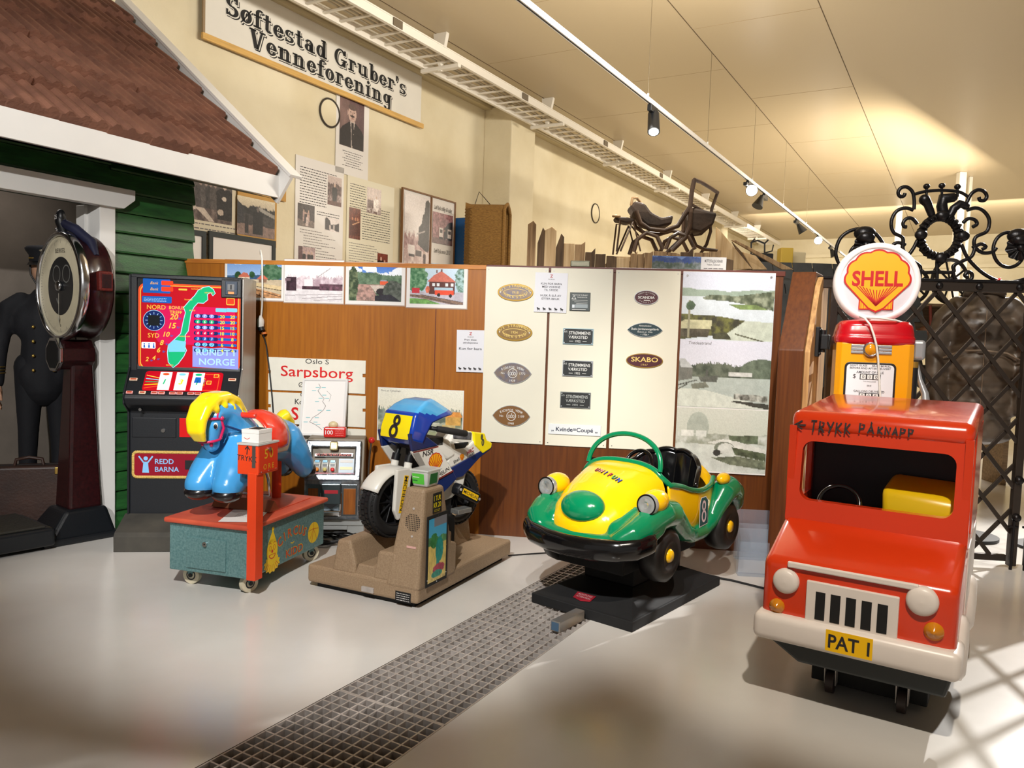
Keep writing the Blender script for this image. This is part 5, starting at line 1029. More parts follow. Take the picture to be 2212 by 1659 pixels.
b = KB(); q = KP(987, 994, .0885); b.text('Shell', .030, M_ink, q.y, q.z-.01, .0885, M=F3, rot=.40, off=.006); q = KP(998, 987, .0885); pecten(b, q.y, q.z, .035, F3, .0885); q = KP(1017, 977, .0885); b.text('HRC', .036, mat('decal_crimson', (190, 40, 60), .4), q.y, q.z-.004, .0885, M=F3, rot=.36, off=.014, width=.07, shear=.2); b.text('HRC', .02, M_navy, q.y+.004, q.z-.026, .0885, M=F3, rot=.36, off=.014, width=.07, shear=.2); b.build('tail_decals', st)
b = KB(); P = side([(985, 1033), (1008, 1020), (1002, 1048), (978, 1075), (955, 1085), (960, 1060)], .07); b.prism(P, -.07, .07, M_bwhite, 'yz', .01); b.build('swing_arm', mo)
b = KB(); q0 = KP(990, 1057, .15); q1 = KP(1027, 1076, .15); d = Vector((0, q1.y-q0.y, q1.z-q0.z)); M = frame(q0+Vector((0, 0, 0)), d, (0, 0, 1)); L_ = d.length
b.prism([(-.02, -.035), (L_+.01, -.035), (L_+.02, 0), (L_+.01, .035), (-.02, .035), (-.03, 0)], -.035, .03, M_black, 'xy', .012, 3, M)
b.box(.012, L_-.012, -.018, .018, .0302, .0312, M_myel, M=M @ Matrix.Rotation(0, 4, 'X')); b.text('MICHELIN', .028, M_ink, L_/2, -.010, .0318, M=M, off=.012, width=L_*.78)
for x in (-.01, L_+.005): b.cyl(M @ Vector((x, 0, .028)), M @ Vector((x, 0, .034)), .009, M_galv, seg=10)
b.M = MK; b.build('silencer', mo)
b = KB(); q = KP(1000, 1102, .16); M = Matrix.Translation(q); b.box(-.05, .02, -.06, .06, -.018, .012, mat('tread_plate', (176, 176, 172), .35, .8, bump=.5, bs=90), .004, M=M); b.build('foot_peg', mo)
b = KB(); b.box(-.06, .06, .26, .46, .14, .55, M_blk, .02); b.box(-.05, .05, .10, .60, .46, .62, M_blk, .03); b.box(-.10, .10, .27, .45, .14, .36, M_blk, .01); b.build('mount', mo)
# plastic tub on the tower
o = thing('plastic_tub', 'clear plastic tub with green labels on the coin tower of the motorcycle', 'tub', mo.matrix_basis @ Vector((.292, -.365, .657)), R_(-26)); M_tub = mat('clear_tub', (226, 228, 222), .15, alpha=.55); b = MB()
b.poly([(-.046, -.058, 0), (.046, -.058, 0), (.046, .058, 0), (-.046, .058, 0), (-.056, -.070, .085), (.056, -.070, .085), (.056, .070, .085), (-.056, .070, .085)], [(3, 2, 1, 0), (4, 5, 6, 7), (0, 1, 5, 4), (1, 2, 6, 5), (2, 3, 7, 6), (3, 0, 4, 7)], M_tub, .008); b.box(-.06, .06, -.074, .074, .083, .094, M_tub, .004); b.build('tub', o)
b = MB(); M_lg = mat('label_green', (84, 190, 60), .4); M = frame((0, -.0645, .042), (1, 0, 0), (0, -.14, 1)); b.box(-.045, .03, -.028, .03, 0, .001, M_lg, M=M); b.box(-.04, .0, .008, .012, .001, .0014, M_paper, M=M); b.box(-.042, -.012, -.012, -.006, .001, .0014, mat('label_dkgreen', (30, 110, 50), .5), M=M); M = frame((.0520, 0, .042), (0, 1, 0), (.12, 0, 1)); b.box(-.04, .035, -.028, .03, 0, .001, MATS['label_dkgreen'], M=M); b.build('labels', o)
# ================================================================== YELLOW AND GREEN CAR RIDE
M_cy = mat('car_yellow', (244, 190, 8), .16, coat=.6); M_cg = mat('car_green', (0, 122, 78), .16, coat=.6); M_cb = mat('car_black', (10, 10, 12), .15, coat=.5); M_basek = mat('base_black', (15, 15, 17), .8, var=.2, vs=20); M_glass = mat('lamp_glass', (190, 192, 190), .1, .6)
ca = thing('car_ride', 'yellow and green open toy car ride on a black pyramid base', 'kiddie ride', (.742, 4.51, 0), R_(-39))
b = MB()
b.box(-.325, .325, -.54, .52, .0, .055, M_basek, .004); b.poly([(-.31, -.52, .055), (.31, -.52, .055), (.31, .50, .055), (-.31, .50, .055), (-.17, -.28, .135), (.17, -.28, .135), (.17, .30, .135), (-.17, .30, .135)], [(3, 2, 1, 0), (4, 5, 6, 7), (0, 1, 5, 4), (1, 2, 6, 5), (2, 3, 7, 6), (3, 0, 4, 7)], M_basek); b.build('base', ca)
b = MB(); b.box(-.16, .16, -.26, .30, .13, .26, M_basek, .006); b.box(-.22, .20, -.44, .42, .24, .40, M_basek, .01); b.build('mount_box', ca)
b = MB(); M = frame((-.03, -.465, .0765), (1, 0, 0), (0, .24, .08)); b.prism([(-.055, -.015), (0, -.028), (.055, -.015), (.06, .04), (-.06, .04)], 0, .002, mat('warning_red', (150, 30, 44), .5), 'xy', M=M); b.text('ACHTUNG', .02, mat('faded_white', (206, 180, 180), .5), 0, .018, .0025, M=M, width=.09); b.text('ATTENTION', .018, MATS['faded_white'], 0, -.002, .0025, M=M, width=.09); b.build('warning_label', ca)
# shell
SEC = [(-.615, .06, .50, .44), (-.60, .13, .545, .415), (-.56, .195, .60, .40), (-.50, .235, .655, .39), (-.42, .255, .705, .385), (-.32, .268, .752, .38), (-.22, .276, .785, .375), (-.15, .282, .802, .37)]
def sec(S, v):
    y = S[0][0]+(S[-1][0]-S[0][0])*v
    for i in range(len(S)-1):
        if y <= S[i+1][0]+1e-9: f = (y-S[i][0])/(S[i+1][0]-S[i][0]); return [S[i][j]*(1-f)+S[i+1][j]*f for j in range(len(S[0]))]
    return list(S[-1])
def arch(S, e0=.62, e1=.62):
    ex = lambda v: e0+(e1-e0)*v
    def fn(u, v):
        y, w, zt, zb = sec(S, v); a = math.pi*(1-u); c, s_ = math.cos(a), math.sin(a); return (w*math.copysign(abs(c)**.75, c), y, zb+(zt-zb)*max(0, s_)**ex(v))
    return fn
b = MB(); HOOD = arch(SEC, .62, .30); b.grid(HOOD, 48, 40, M_cy); y, w, zt, zb = SEC[0]; b.ell((0, -.60, .475), (.075, .02, .045), M_cy); b.build('hood', ca)
TAIL = [(.49, .256, .70, .38), (.53, .253, .73, .38), (.58, .245, .745, .38), (.66, .225, .70, .385), (.74, .18, .62, .395), (.79, .10, .53, .42)]
b = MB(); b.grid(arch(TAIL), 30, 20, M_cy); b.build('tail', ca)
def dtop(y): return np.interp(y, [-.16, -.10, 0, .1, .2, .3, .4, .46, .52], [.70, .70, .68, .648, .630, .624, .636, .655, .69])
def dw(y): return np.interp(y, [-.16, 0, .2, .4, .52], [.281, .296, .302, .285, .252])
for s_ in (-1, 1):
    b = MB(); b.grid(lambda u, v: (s_*(dw(-.135+.62*u)-.03*(1-v)**2+.012*math.sin(math.pi*v)), -.135+.62*u, .36+(dtop(-.135+.62*u)-.36)*v), 30, 12, M_cy); b.build('door_side', ca, [lambda o: setattr(o.modifiers.new('t', 'SOLIDIFY'), 'thickness', .01)])
b = MB(); pts = [(s*1, y) for s, y in []]
ring = [(dw(y), y, dtop(y)) for y in np.linspace(-.12, .485, 22)]
cw = [HOOD(u, 1.0) for u in np.linspace(0, 1, 60)]; cw = [(x, -.145, z+.004) for x, y, z in cw if z > .735]
b.tube([(-x, y, z) for x, y, z in ring[::-1]]+cw+ring, .016, M_cg, 10); b.build('cockpit_rim', ca)
b = MB(); b.grid(lambda u, v: ((-.27+.54*u), -.12+.60*v, .40), 4, 4, M_cb); b.grid(lambda u, v: ((-.27+.54*u), -.125+.02*v, .40+.39*v), 4, 4, M_cb); b.build('cockpit_floor', ca)
def seatf(u, v):
    a = (u*2-1); x = .265*math.sin(a*1.45)/math.sin(1.45); wv = .018*abs(math.sin(u*math.pi*6)); y = .50-.30*(1-math.cos(a*1.45))-wv*.6-.06*(1-v)
    z = .42+(.80-.10*abs(a)**2.2*1.6-.42)*v+.012*abs(math.sin(u*math.pi*6))*v; return (x, y, z)
b = MB(); b.grid(seatf, 72, 14, M_cb); b.tube([seatf(k/48, 1) for k in range(49)], .016, M_cb, 8); b.box(-.22, .22, .08, .46, .40, .50, M_cb, .03, 3); b.build('seat', ca, [lambda o: setattr(o.modifiers.new('t', 'SOLIDIFY'), 'thickness', .012)])
b = MB()
for s_ in (-1, 1):
    chain(b, [(s_*.255, -.585, .47, .05), (s_*.30, -.54, .50, .065), (s_*.315, -.47, .525, .075), (s_*.315, -.38, .55, .08), (s_*.315, -.27, .57, .085), (s_*.31, -.16, .555, .08), (s_*.30, -.06, .49, .07), (s_*.292, .05, .415, .058), (s_*.285, .16, .375, .05), (s_*.285, .30, .375, .05), (s_*.292, .405, .425, .055), (s_*.302, .465, .51, .068), (s_*.313, .52, .582, .08), (s_*.315, .59, .595, .082), (s_*.31, .665, .56, .08), (s_*.295, .735, .49, .065)], M_cg, 14)
    chain(b, [(s_*.20, -.52, .50, .06), (s_*.23, -.40, .56, .06), (s_*.24, -.2, .52, .06), (s_*.25, .1, .40, .05)], M_cg); chain(b, [(s_*.34, -.45, .47, .04), (s_*.345, -.36, .51, .045)], M_cg)
chain(b, [(-.26, -.565, .455, .05), (-.12, -.60, .44, .045), (.12, -.60, .44, .045), (.26, -.565, .455, .05)], M_cg); b.build('fenders', ca, [remesh(.011, 6)])
b = MB(); b.ell((0, -.545, .600), (.132, .075, .092), M_cg, None, 30, (-.75, 0, 0)); b.build('nose', ca)
for s_ in (-1, 1):
    b = MB(); b.ell((s_*.318, -.345, .650), (.066, .10, .066), M_cy); l = b.build('headlight_pod', ca)
    b = MB(); M = Matrix.Translation((s_*.322, -.442, .646)) @ Matrix.Rotation(R_(86), 4, 'X') @ Matrix.Rotation(R_(0), 4, 'Z'); b.lathe([(0, .016), (.018, .014), (.02, .017), (.034, .011), (.036, .013), (.047, .002), (.052, .004), (.056, -.03)], M_glass, 28, M); b.ring(0, 0, .056, .056, .008, M_cb, .004, 28, M); b.build('lens', l)
    b = MB(); b.ell((s_*.322, .50, .668), (.038, .06, .036), M_cy); b.build('rear_lamp', ca)
def carwheel(x, y, z, r):
    s_ = 1 if x > 0 else -1; M = Matrix.Translation((x, y, z)) @ Matrix.Rotation(R_(90)*s_, 4, 'Y'); b = MB(); b.lathe([(0, -.07), (r*.7, -.075), (r*.94, -.05), (r, 0), (r*.95, .05), (r*.72, .072), (r*.62, .066), (r*.55, .072), (r*.48, .064), (r*.30, .06), (0, .06)], mat('wheel_black', (24, 21, 20), .45), 36, M); t = b.build('wheel', ca)
    b = MB(); b.lathe([(0, .074), (r*.2, .072), (r*.25, .062), (r*.25, .055)], M_cy, 24, M); b.build('hub_cap', t)
for x, y, z in ((.300, -.235, .345), (-.300, -.285, .345), (.300, .545, .37), (-.300, .545, .37)): carwheel(x, y, z, .150)
b = MB(); bp = [(-.372, -.43, .462), (-.365, -.50, .455), (-.34, -.565, .44), (-.27, -.625, .428), (-.14, -.665, .42), (0, -.678, .417), (.14, -.665, .42), (.27, -.625, .428), (.34, -.565, .44), (.365, -.50, .455), (.372, -.43, .462)]
def bumf(u, v):
    f = u*(len(bp)-1); i = min(len(bp)-2, int(f)); f -= i; p_ = Vector(bp[i]).lerp(Vector(bp[i+1]), f); d = (Vector(bp[i+1])-Vector(bp[i])); n = Vector((-d.y, d.x, 0)).normalized()*-1; t = 2*math.pi*v; k = 1.0 if .02 < u < .98 else .45
    return p_-n*(-.036*math.cos(t)*k)+Vector((0, 0, .058*math.sin(t)*k))
b.grid(bumf, 50, 16, M_cb, cv=True); b.build('bumper', ca)
b = MB(); hoop = [(.235*math.cos(t)*1.0, -.15, .77+.185*math.sin(t)**.85 if math.sin(t) > 0 else .77) for t in np.linspace(0, math.pi, 26)]; b.tube([(x, y+.05*(z-.77)/.185, z) for x, y, z in hoop], .0145, M_cg, 10); b.build('windscreen_hoop', ca)
b = MB(); M = Matrix.Translation((.03, -.03, .785)) @ Matrix.Rotation(R_(58), 4, 'X'); b.tube([M @ Vector((.078*math.cos(t), .078*math.sin(t), 0)) for t in np.linspace(0, 2*math.pi, 30)[:-1]], .011, M_cb, 8, True); b.tube([M @ Vector((-.07, 0, 0)), M @ Vector((.07, 0, 0))], .009, M_cb, 6); b.tube([M @ Vector((0, 0, 0)), M @ Vector((0, 0, -.13))], .012, M_cb, 8); b.build('steering_wheel', ca)
b = MB(); q = LP(ca, 1518, 1104, 'x', .308); M = frame((.3135, q.y, q.z), (0, 1, 0), (-.04, 0, 1)); b.prism([(-.055, -.088), (.058, -.08), (.058, .06), (.03, .085), (-.03, .085), (-.05, .055)], 0, .001, M_paper, 'xy', M=M); b.prism([(-.051, -.083), (.054, -.076), (.054, .058), (.028, .081), (-.028, .081), (-.046, .053)], 0.0005, .0015, mat('decal_teal', (20, 78, 84), .4), 'xy', M=M)
for (cy, r) in ((-.028, .036), (.033, .031)): b.ring(.002, cy, r*.85, r*1.02, .014, mat('decal_pale_pink', (226, 200, 206), .4), .002, 24, M)
b.build('race_number', ca)
b = MB(); cols = [(214, 60, 50), (236, 140, 120), (60, 70, 160), (206, 50, 70), (40, 150, 90), (40, 80, 170)]
def hz(x, y):
    w, zt, zb = sec(SEC, (y+.615)/.465)[1:]; c = min(.999, (abs(x)/w)**(1/.75)); e = .62+(.30-.62)*(y+.615)/.465; return zb+(zt-zb)*math.sin(math.acos(c))**e
qa = [LP(ca, px_, py_, 'z', .775) for px_, py_ in ((1283, 1008), (1338, 1022))]
for i, ch in enumerate('UNIFUN'):
    t = (i+.5)/6; x = qa[0].x*(1-t)+qa[1].x*t; y = qa[0].y*(1-t)+qa[1].y*t; z = hz(x, y); M = frame((x, y, z+.004), (1, 0, (hz(x+.02, y)-hz(x-.02, y))/.04), (0, 1, (hz(x, y+.02)-hz(x, y-.02))/.04)); M = M @ Matrix.Rotation(math.atan2(qa[1].y-qa[0].y, qa[1].x-qa[0].x), 4, 'Z')
    b.text(ch, .042, M_ink, .002, -.003, .0, M=M, off=.05, xs=.9); b.text(ch, .042, mat('letter_%s' % ['red', 'salmon', 'indigo', 'crimson', 'green', 'blue'][i], cols[i], .3), 0, 0, .002, M=M, off=.03, xs=.9)
b.build('hood_lettering', ca)
q = gp(1224, 1352); o = thing('steel_tube', 'short square steel tube lying on the drain grating before the yellow car', 'steel tube', (q.x, q.y, 0.0), AX-.12); b = MB(); M_zinc = mat('zinc_blue', (150, 160, 168), .4, .7, c2=(190, 160, 120), vs=4); b.box(-.11, .13, -.028, .028, .0, .055, M_zinc, .004); b.box(-.1105, -.109, -.022, .022, .006, .049, mat('tube_end', (70, 96, 120), .5)); b.build('tube', o)
# ================================================================== RED VAN RIDE
M_vr = mat('van_red', (212, 58, 20), .2, coat=.5, var=.03, vs=4); M_vw = mat('van_white', (226, 216, 208), .35, var=.02, vs=10); M_vd = mat('van_underside', (36, 42, 44), .5); M_amber = mat('amber_lens', (206, 128, 20), .15, coat=.5); M_vin = mat('cab_inside', (24, 28, 40), .5); M_seaty = mat('sack_yellow', (226, 190, 20), .3)
va = thing('van_ride', 'red toy delivery van ride with white bumper and open windscreen', 'kiddie ride', (1.70, 3.50, 0), R_(-33))
XW = .355
b = MB()
# lower body and bonnet
b.poly([(-XW, -.615, .30), (XW, -.615, .30), (XW, .58, .30), (-XW, .58, .30), (-XW, -.615, .615), (XW, -.615, .615), (XW, -.30, .735), (-XW, -.30, .735), (-XW, .58, .735), (XW, .58, .735)],
    [(3, 2, 1, 0), (0, 1, 5, 4), (4, 5, 6, 7), (7, 6, 9, 8), (8, 9, 2, 3), (0, 4, 7, 8, 3), (1, 2, 9, 6, 5)], M_vr, .035, 4, None, True); b.build('lower_body', va)
w0 = LP(va, 1722, 960, 'y', -.29); w1 = LP(va, 2060, 1110, 'y', -.29)
zb, zt = .815, 1.075; xl, xr = -.298, .298; ZR = 1.225; zf0 = .70; lean = .05
def fy(z): return -.31+lean*(z-.7)/.5
b = MB()
def slabf(x0, x1, z0, z1, t=.035, m=M_vr): b.poly([(x0, fy(z0), z0), (x1, fy(z0), z0), (x1, fy(z0)+t, z0), (x0, fy(z0)+t, z0), (x0, fy(z1), z1), (x1, fy(z1), z1), (x1, fy(z1)+t, z1), (x0, fy(z1)+t, z1)], [(3, 2, 1, 0), (4, 5, 6, 7), (0, 1, 5, 4), (1, 2, 6, 5), (2, 3, 7, 6), (3, 0, 4, 7)], m)
# windscreen frame with rounded corners
def rr(x0, x1, z0, z1, r, n=6):
    P = []
    for cx, cz, a0 in ((x1-r, z1-r, 0), (x0+r, z1-r, 90), (x0+r, z0+r, 180), (x1-r, z0+r, 270)):
        for k in range(n+1): a = R_(a0+90*k/n); P.append((cx+r*math.cos(a), cz+r*math.sin(a)))
    return P
O = rr(-XW+.004, XW-.004, .70, 1.14, .03); I = rr(xl, xr, zb, zt, .045); n = len(O)
vs = []
for t in (0, .045): vs += [(x, fy(z)+t, z) for x, z in O]+[(x, fy(z)+t, z) for x, z in I]
fs = []
for i in range(n): j = (i+1) % n; fs += [(i, j, n+j, n+i), (2*n+j, 2*n+i, 3*n+i, 3*n+j), (n+i, n+j, 3*n+j, 3*n+i), (j, i, 2*n+i, 2*n+j)]
b.add(vs, fs, M_vr, False)
b.poly([(-XW, fy(1.10)-.012, 1.115), (XW, fy(1.10)-.012, 1.115), (XW, .58, 1.13), (-XW, .58, 1.13), (-XW, fy(1.2)-.002, 1.205), (XW, fy(1.2)-.002, 1.205), (XW, .56, 1.245), (-XW, .56, 1.245)], [(3, 2, 1, 0), (4, 5, 6, 7), (0, 1, 5, 4), (1, 2, 6, 5), (2, 3, 7, 6), (3, 0, 4, 7)], M_vr, .035, 4, None, True)
# right flank closed behind the door opening, left flank with a side window
b.box(XW-.03, XW, -.02, .58, .70, 1.16, M_vr, .01); b.box(XW-.03, XW, -.29, -.25, .70, 1.14, M_vr); b.box(-XW, -XW+.03, .06, .58, .70, 1.16, M_vr, .01); b.box(-XW, -XW+.03, -.29, -.22, .70, 1.14, M_vr); b.box(-XW, -XW+.03, -.29, .1, .70, .80, M_vr); b.box(-XW, XW, .55, .58, .70, 1.16, M_vr)
cabmb = b
b = MB(); b.box(-XW+.03, XW-.03, .10, .12, .70, 1.14, M_vin); b.box(-XW+.03, XW-.03, -.28, .10, .735, .745, M_vin); b.build('cab_lining', va)
b = MB(); b.poly([(.02, -.14, .74), (.315, -.14, .74), (.315, .09, .74), (.02, .09, .74), (.0, -.10, .875), (.318, -.13, .855), (.318, .09, .92), (.03, .09, .93)], [(3, 2, 1, 0), (4, 5, 6, 7), (0, 1, 5, 4), (1, 2, 6, 5), (2, 3, 7, 6), (3, 0, 4, 7)], M_seaty, .03, 3, None, True); b.build('seat_cushion', va)
b = MB(); M = Matrix.Translation((-.145, -.215, .80)) @ Matrix.Rotation(R_(62), 4, 'X'); b.tube([M @ Vector((.085*math.cos(t), .085*math.sin(t), 0)) for t in np.linspace(0, 6.283, 30)[:-1]], .010, M_cb, 8, True); b.tube([M @ Vector((-.08, 0, 0)), M @ Vector((.08, 0, 0))], .008, M_cb, 6); b.tube([M @ Vector((0, 0, 0)), M @ Vector((0, 0, -.09))], .012, M_cb, 8); b.build('steering_wheel', va)
b = MB(); b.box(-.376, .376, -.66, -.40, .283, .395, M_vw, .03, 4, None, True); b.build('bumper', va)
b = MB(); b.poly([(-.20, -.60, .20), (.33, -.60, .20), (.33, .5, .20), (-.20, .5, .20), (-.33, -.62, .29), (.35, -.62, .29), (.35, .56, .29), (-.33, .56, .29)], [(3, 2, 1, 0), (4, 5, 6, 7), (0, 1, 5, 4), (1, 2, 6, 5), (2, 3, 7, 6), (3, 0, 4, 7)], M_vd, .012); b.build('underside', va)
b = MB(); b.box(-.20, .255, -.31, .40, .03, .21, M_blk, .004); b.build('plinth', va)
for i, (px_, py_) in enumerate(((1790, 1500), (1945, 1545))):
    q = gp(px_, py_); q = va.matrix_basis.inverted() @ q if False else (Matrix.Rotation(R_(33), 4, 'Z') @ (q-Vector((1.70, 3.50, 0))))
    b = MB(); b.cyl((q.x-.016, q.y+.03, .045), (q.x+.016, q.y+.03, .045), .045, mat('worn_wheel', (62, 50, 46), .5), seg=24); c = b.build('caster', va)
    b = MB()
    for s_ in (-1, 1): b.prism([(q.y-.01, .17), (q.y+.09, .17), (q.y+.05, .04), (q.y+.01, .04)], q.x+s_*.022-.002, q.x+s_*.022+.002, M_galv, 'yz')
    b.box(q.x-.024, q.x+.024, q.y-.012, q.y+.09, .15, .20, M_vd); b.build('fork', c)
F = -.618
b = MB(); c0 = LP(va, 1744, 1252, 'y', F); c1 = LP(va, 1938, 1380, 'y', F); gx0, gx1, gz1 = c0.x, c1.x, c0.z; gz0 = .37
b.box(gx0, gx1, F-.010, F+.01, gz0, gz1, M_vw, .004)
for k in range(5):
    x = gx0+(gx1-gx0)*(.165+.168*k); b.box(x-.018, x+.018, F-.012, F-.008, gz0+.035, gz1-.038, M_blk)
b.build('grille', va)
b = MB(); c0 = LP(va, 1702, 1212, 'y', F-.006); c1 = LP(va, 1986, 1258, 'y', F-.006); b.box(c0.x, c1.x, F-.013, F+.005, c0.z-.024, c0.z, M_vw, .005); b.build('bonnet_strip', va)
for i, (px_, py_, R0, m, nm) in enumerate(((1697, 1256, .052, M_vw, 'headlight'), (1992, 1300, .056, M_vw, 'headlight'), (1677, 1310, .030, M_amber, 'indicator'), (2017, 1366, .034, M_amber, 'indicator'))):
    q = LP(va, px_, py_, 'y', F-.01); M = Matrix.Translation((q.x, F+.006, q.z)) @ Matrix.Rotation(R_(90), 4, 'X'); b = MB()
    if nm == 'headlight': b.lathe([(0, .034), (R0*.5, .032), (R0*.8, .028), (R0*.95, .020), (R0, .01), (R0, -.004)], m, 32, M)
    else: b.lathe([(0, .03), (R0*.2, .03), (R0*.25, .026), (R0*.45, .025), (R0*.5, .021), (R0*.7, .019), (R0*.75, .014), (R0, .01), (R0, -.004)], m, 28, M)
    b.build(nm, va)
b = MB(); q = LP(va, 1833, 1393, 'y', -.662); M = FY(va, -.6605); b.box(q.x-.085, q.x+.085, q.z-.042, q.z+.042, 0, .001, mat('plate_yellow', (246, 190, 10), .4), M=M); b.text('PAT 1', .075, M_ink, q.x, q.z-.027, .0016, M=M, off=.022, width=.15); b.build('number_plate', va)
# hand lettering TRYKK PÅ KNAPP with an arrow
b = cabmb; M = frame((0, fy(1.16)-.0145, 1.16), (1, 0, 0), (0, .12, 1)); r = random.Random(2)
def hand(t, x, y, h, w):
    G = {'T': [[(.5, 1), (.48, 0)], [(0, .95), (1, 1)]], 'R': [[(.1, 0), (.12, 1), (.8, .85), (.7, .55), (.1, .5), (.9, 0)]], 'Y': [[(0, 1), (.5, .5)], [(1, 1), (.25, 0)]], 'K': [[(.1, 0), (.15, 1)], [(.9, .95), (.2, .5), (.95, .05)]], 'P': [[(.1, 0), (.15, 1), (.85, .85), (.75, .5), (.15, .45)]], 'Å': [[(0, 0), (.5, .9), (1, 0)], [(.2, .35), (.8, .38)], [(.42, 1.12), (.5, 1.2), (.58, 1.12), (.5, 1.05), (.42, 1.12)]], 'N': [[(.05, 0), (.1, 1), (.85, .1), (.9, 1)]], 'A': [[(0, 0), (.5, 1), (.95, 0)], [(.2, .35), (.8, .4)]], ' ': []}
    for ch in t:
        for st_ in G[ch]: b.line([(x+p*w+r.uniform(-.0015, .0015), y+q*h+r.uniform(-.0015, .0015)) for p, q in st_], .0065, M_ink, 0, M)
        x += w*1.38
    return x
def lx(px_, py_): q = LP(va, px_, py_, 'y', fy(1.16)-.014); return q.x, q.z-1.16
x, z = lx(1751, 932); hand('TRYKK', x, z, .050, .025); x, z = lx(1855, 935); hand('PÅ', x, z, .040, .025); x, z = lx(1895, 938); hand('KNAPP', x, z, .034, .021)
x, z = lx(1718, 918); b.line([(x, z), (x+.045, z+.004)], .007, M_ink, 0, M); b.line([(x+.03, z+.022), (x, z+.002), (x+.032, z-.016)], .007, M_ink, 0, M); b.build('cab', va)
for s_ in (-1, 1):
    b = MB(); b.box(s_*(XW+.001)-.002, s_*(XW+.001)+.002, -.16, .50, .40, .68, M_vw, .001); b.build('side_panel', va)
    for y in (-.36, .30):
        b = MB(); b.lathe([(0, .03), (.10, .026), (.125, .012), (.13, -.01)], M_vw, 32, Matrix.Translation((s_*(XW+.002), y, .325)) @ Matrix.Rotation(s_*R_(90), 4, 'Y')); b.build('wheel_disc', va)
# ================================================================== TALL FRUIT MACHINE
M_cab = mat('cabinet_black', (20, 23, 28), .4, bump=.05, bs=120); M_dust = mat('dusty_black', (70, 66, 58), .8, c2=(48, 46, 42), vs=6); M_alum = mat('brushed_side', (150, 146, 140), .35, .7, var=.1, vs=3, stretch=(8, 8, .4))
fm = thing('fruit_machine', 'tall black fruit machine with a red lit map panel, before the green boards', 'fruit machine', (-2.2, 5.05, 0), R_(8))
X0, X1 = -.345, .378
b = MB(); b.prism([(-.02, .0), (-.02, .10), (.0, .125), (.20, .205), (.20, .20), (.66, .20), (.66, .0)], X0-.02, X1+.02, M_dust, 'yz', .006); b.build('plinth', fm)
b = MB(); b.prism([(.205, .19), (.205, .90), (.11, .955), (.085, .995), (.095, 1.02), (.225, 1.185), (.235, 1.21), (.235, 1.825), (.66, 1.825), (.66, .19)], X0, X1, M_cab, 'yz', .012, 3); b.build('body', fm)
for x, m in ((X0-.006, M_cab), (X1, M_alum)): b = MB(); b.prism([(.215, 1.20), (.215, 1.815), (.30, 1.83), (.66, 1.83), (.66, .16), (.19, .16), (.19, .90), (.10, .96), (.10, 1.03)], x, x+.012, m, 'yz', .003); b.build('side_cheek', fm)
Yg = .2335; GM = frame((0, Yg, 0), (1, 0, 0), (0, 0, 1))
def f2(px_, py_): q = LP(fm, px_, py_, 'y', Yg); return q.x, q.z
b = MB(); x0, z1 = f2(299, 602); x1, z0 = f2(518, 806)
for q in ((X0+.005, X1-.005, z1+.005, z1+.03), (X0+.005, X1-.005, z0-.012, z0), (X0+.005, x0-.004, z0, z1+.02), (x1+.002, X1-.005, z0, z1+.02)): b.box(q[0], q[1], Yg-.014, Yg+.005, q[2], q[3], M_cab, .005)
b.build('screen_surround', fm)
# lit glass art
M_art = lambda n, c, e=.10: mat('art_'+n, c, .12, emit=e)
A_red = M_art('red', (184, 12, 30)); A_mag = M_art('magenta', (206, 20, 84)); A_gold = M_art('gold', (246, 190, 70)); A_or = M_art('orange', (236, 84, 40)); A_blu = M_art('blue', (22, 92, 182)); A_nvy = M_art('navy', (18, 40, 100), .1); A_grn = M_art('green', (20, 176, 116)); A_pal = M_art('pale', (170, 214, 246)); A_led = M_art('led', (255, 50, 24), .9); A_wht = M_art('white', (236, 236, 236), .3); A_yel = M_art('yellow', (250, 214, 30)); A_lil = M_art('lilac', (140, 150, 226)); A_sky = M_art('sky', (120, 200, 240))
b = MB(); w, h = x1-x0, z1-z0; M = GM @ Matrix.Translation((x0, z0, .0)); M = frame((x0, Yg-.0005, z0), (1, 0, 0), (0, 0, 1))
def RR(x, y, ww, hh, r=.02):
    P = []
    for cx, cy, a0 in ((x+ww-r, y+hh-r, 0), (x+r, y+hh-r, 90), (x+r, y+r, 180), (x+ww-r, y+r, 270)):
        for k in range(5): a = R_(a0+90*k/4); P.append((cx+r*math.cos(a), cy+r*math.sin(a)))
    return P
b.flat([(0, 0), (w, 0), (w, h), (0, h)], M_blk, 0, M); b.flat(RR(0, .005, w, h-.03, .05), A_or, .0006, M); b.flat(RR(.012, .017, w-.024, h-.054, .042), A_gold, .0010, M); b.flat(RR(.017, .022, w-.034, h-.064, .04), A_red, .0014, M); b.flat(RR(.17*w, .30*h, .78*w, .42*h, .05), A_mag, .0017, M)
def U(px_, py_): x, z = f2(px_, py_); return x-x0, z-z0
def UU(L_): return [U(*p_) for p_ in L_]
nor = [(440, 620), (452, 618), (462, 625), (466, 634), (460, 640), (455, 633), (449, 636), (450, 648), (440, 656), (428, 655), (420, 664), (414, 676), (410, 700), (408, 715), (401, 724), (402, 734), (398, 742), (404, 757), (398, 770), (386, 786), (374, 795), (363, 783), (361, 762), (363, 745), (375, 734), (390, 720), (395, 695), (400, 675), (396, 664), (408, 650), (420, 638), (428, 626)]
b.flat(UU(nor), A_pal, .0022, M); c = Vector((sum(p_[0] for p_ in nor)/len(nor), sum(p_[1] for p_ in nor)/len(nor)))
def shrink(L_, k): 
    P = [Vector(p_) for p_ in UU(L_)]; n = len(P); o = []
    for i in range(n): d = (P[(i+1) % n]-P[i-1]).normalized(); o.append(P[i]+Vector((-d.y, d.x))*-k)
    return o
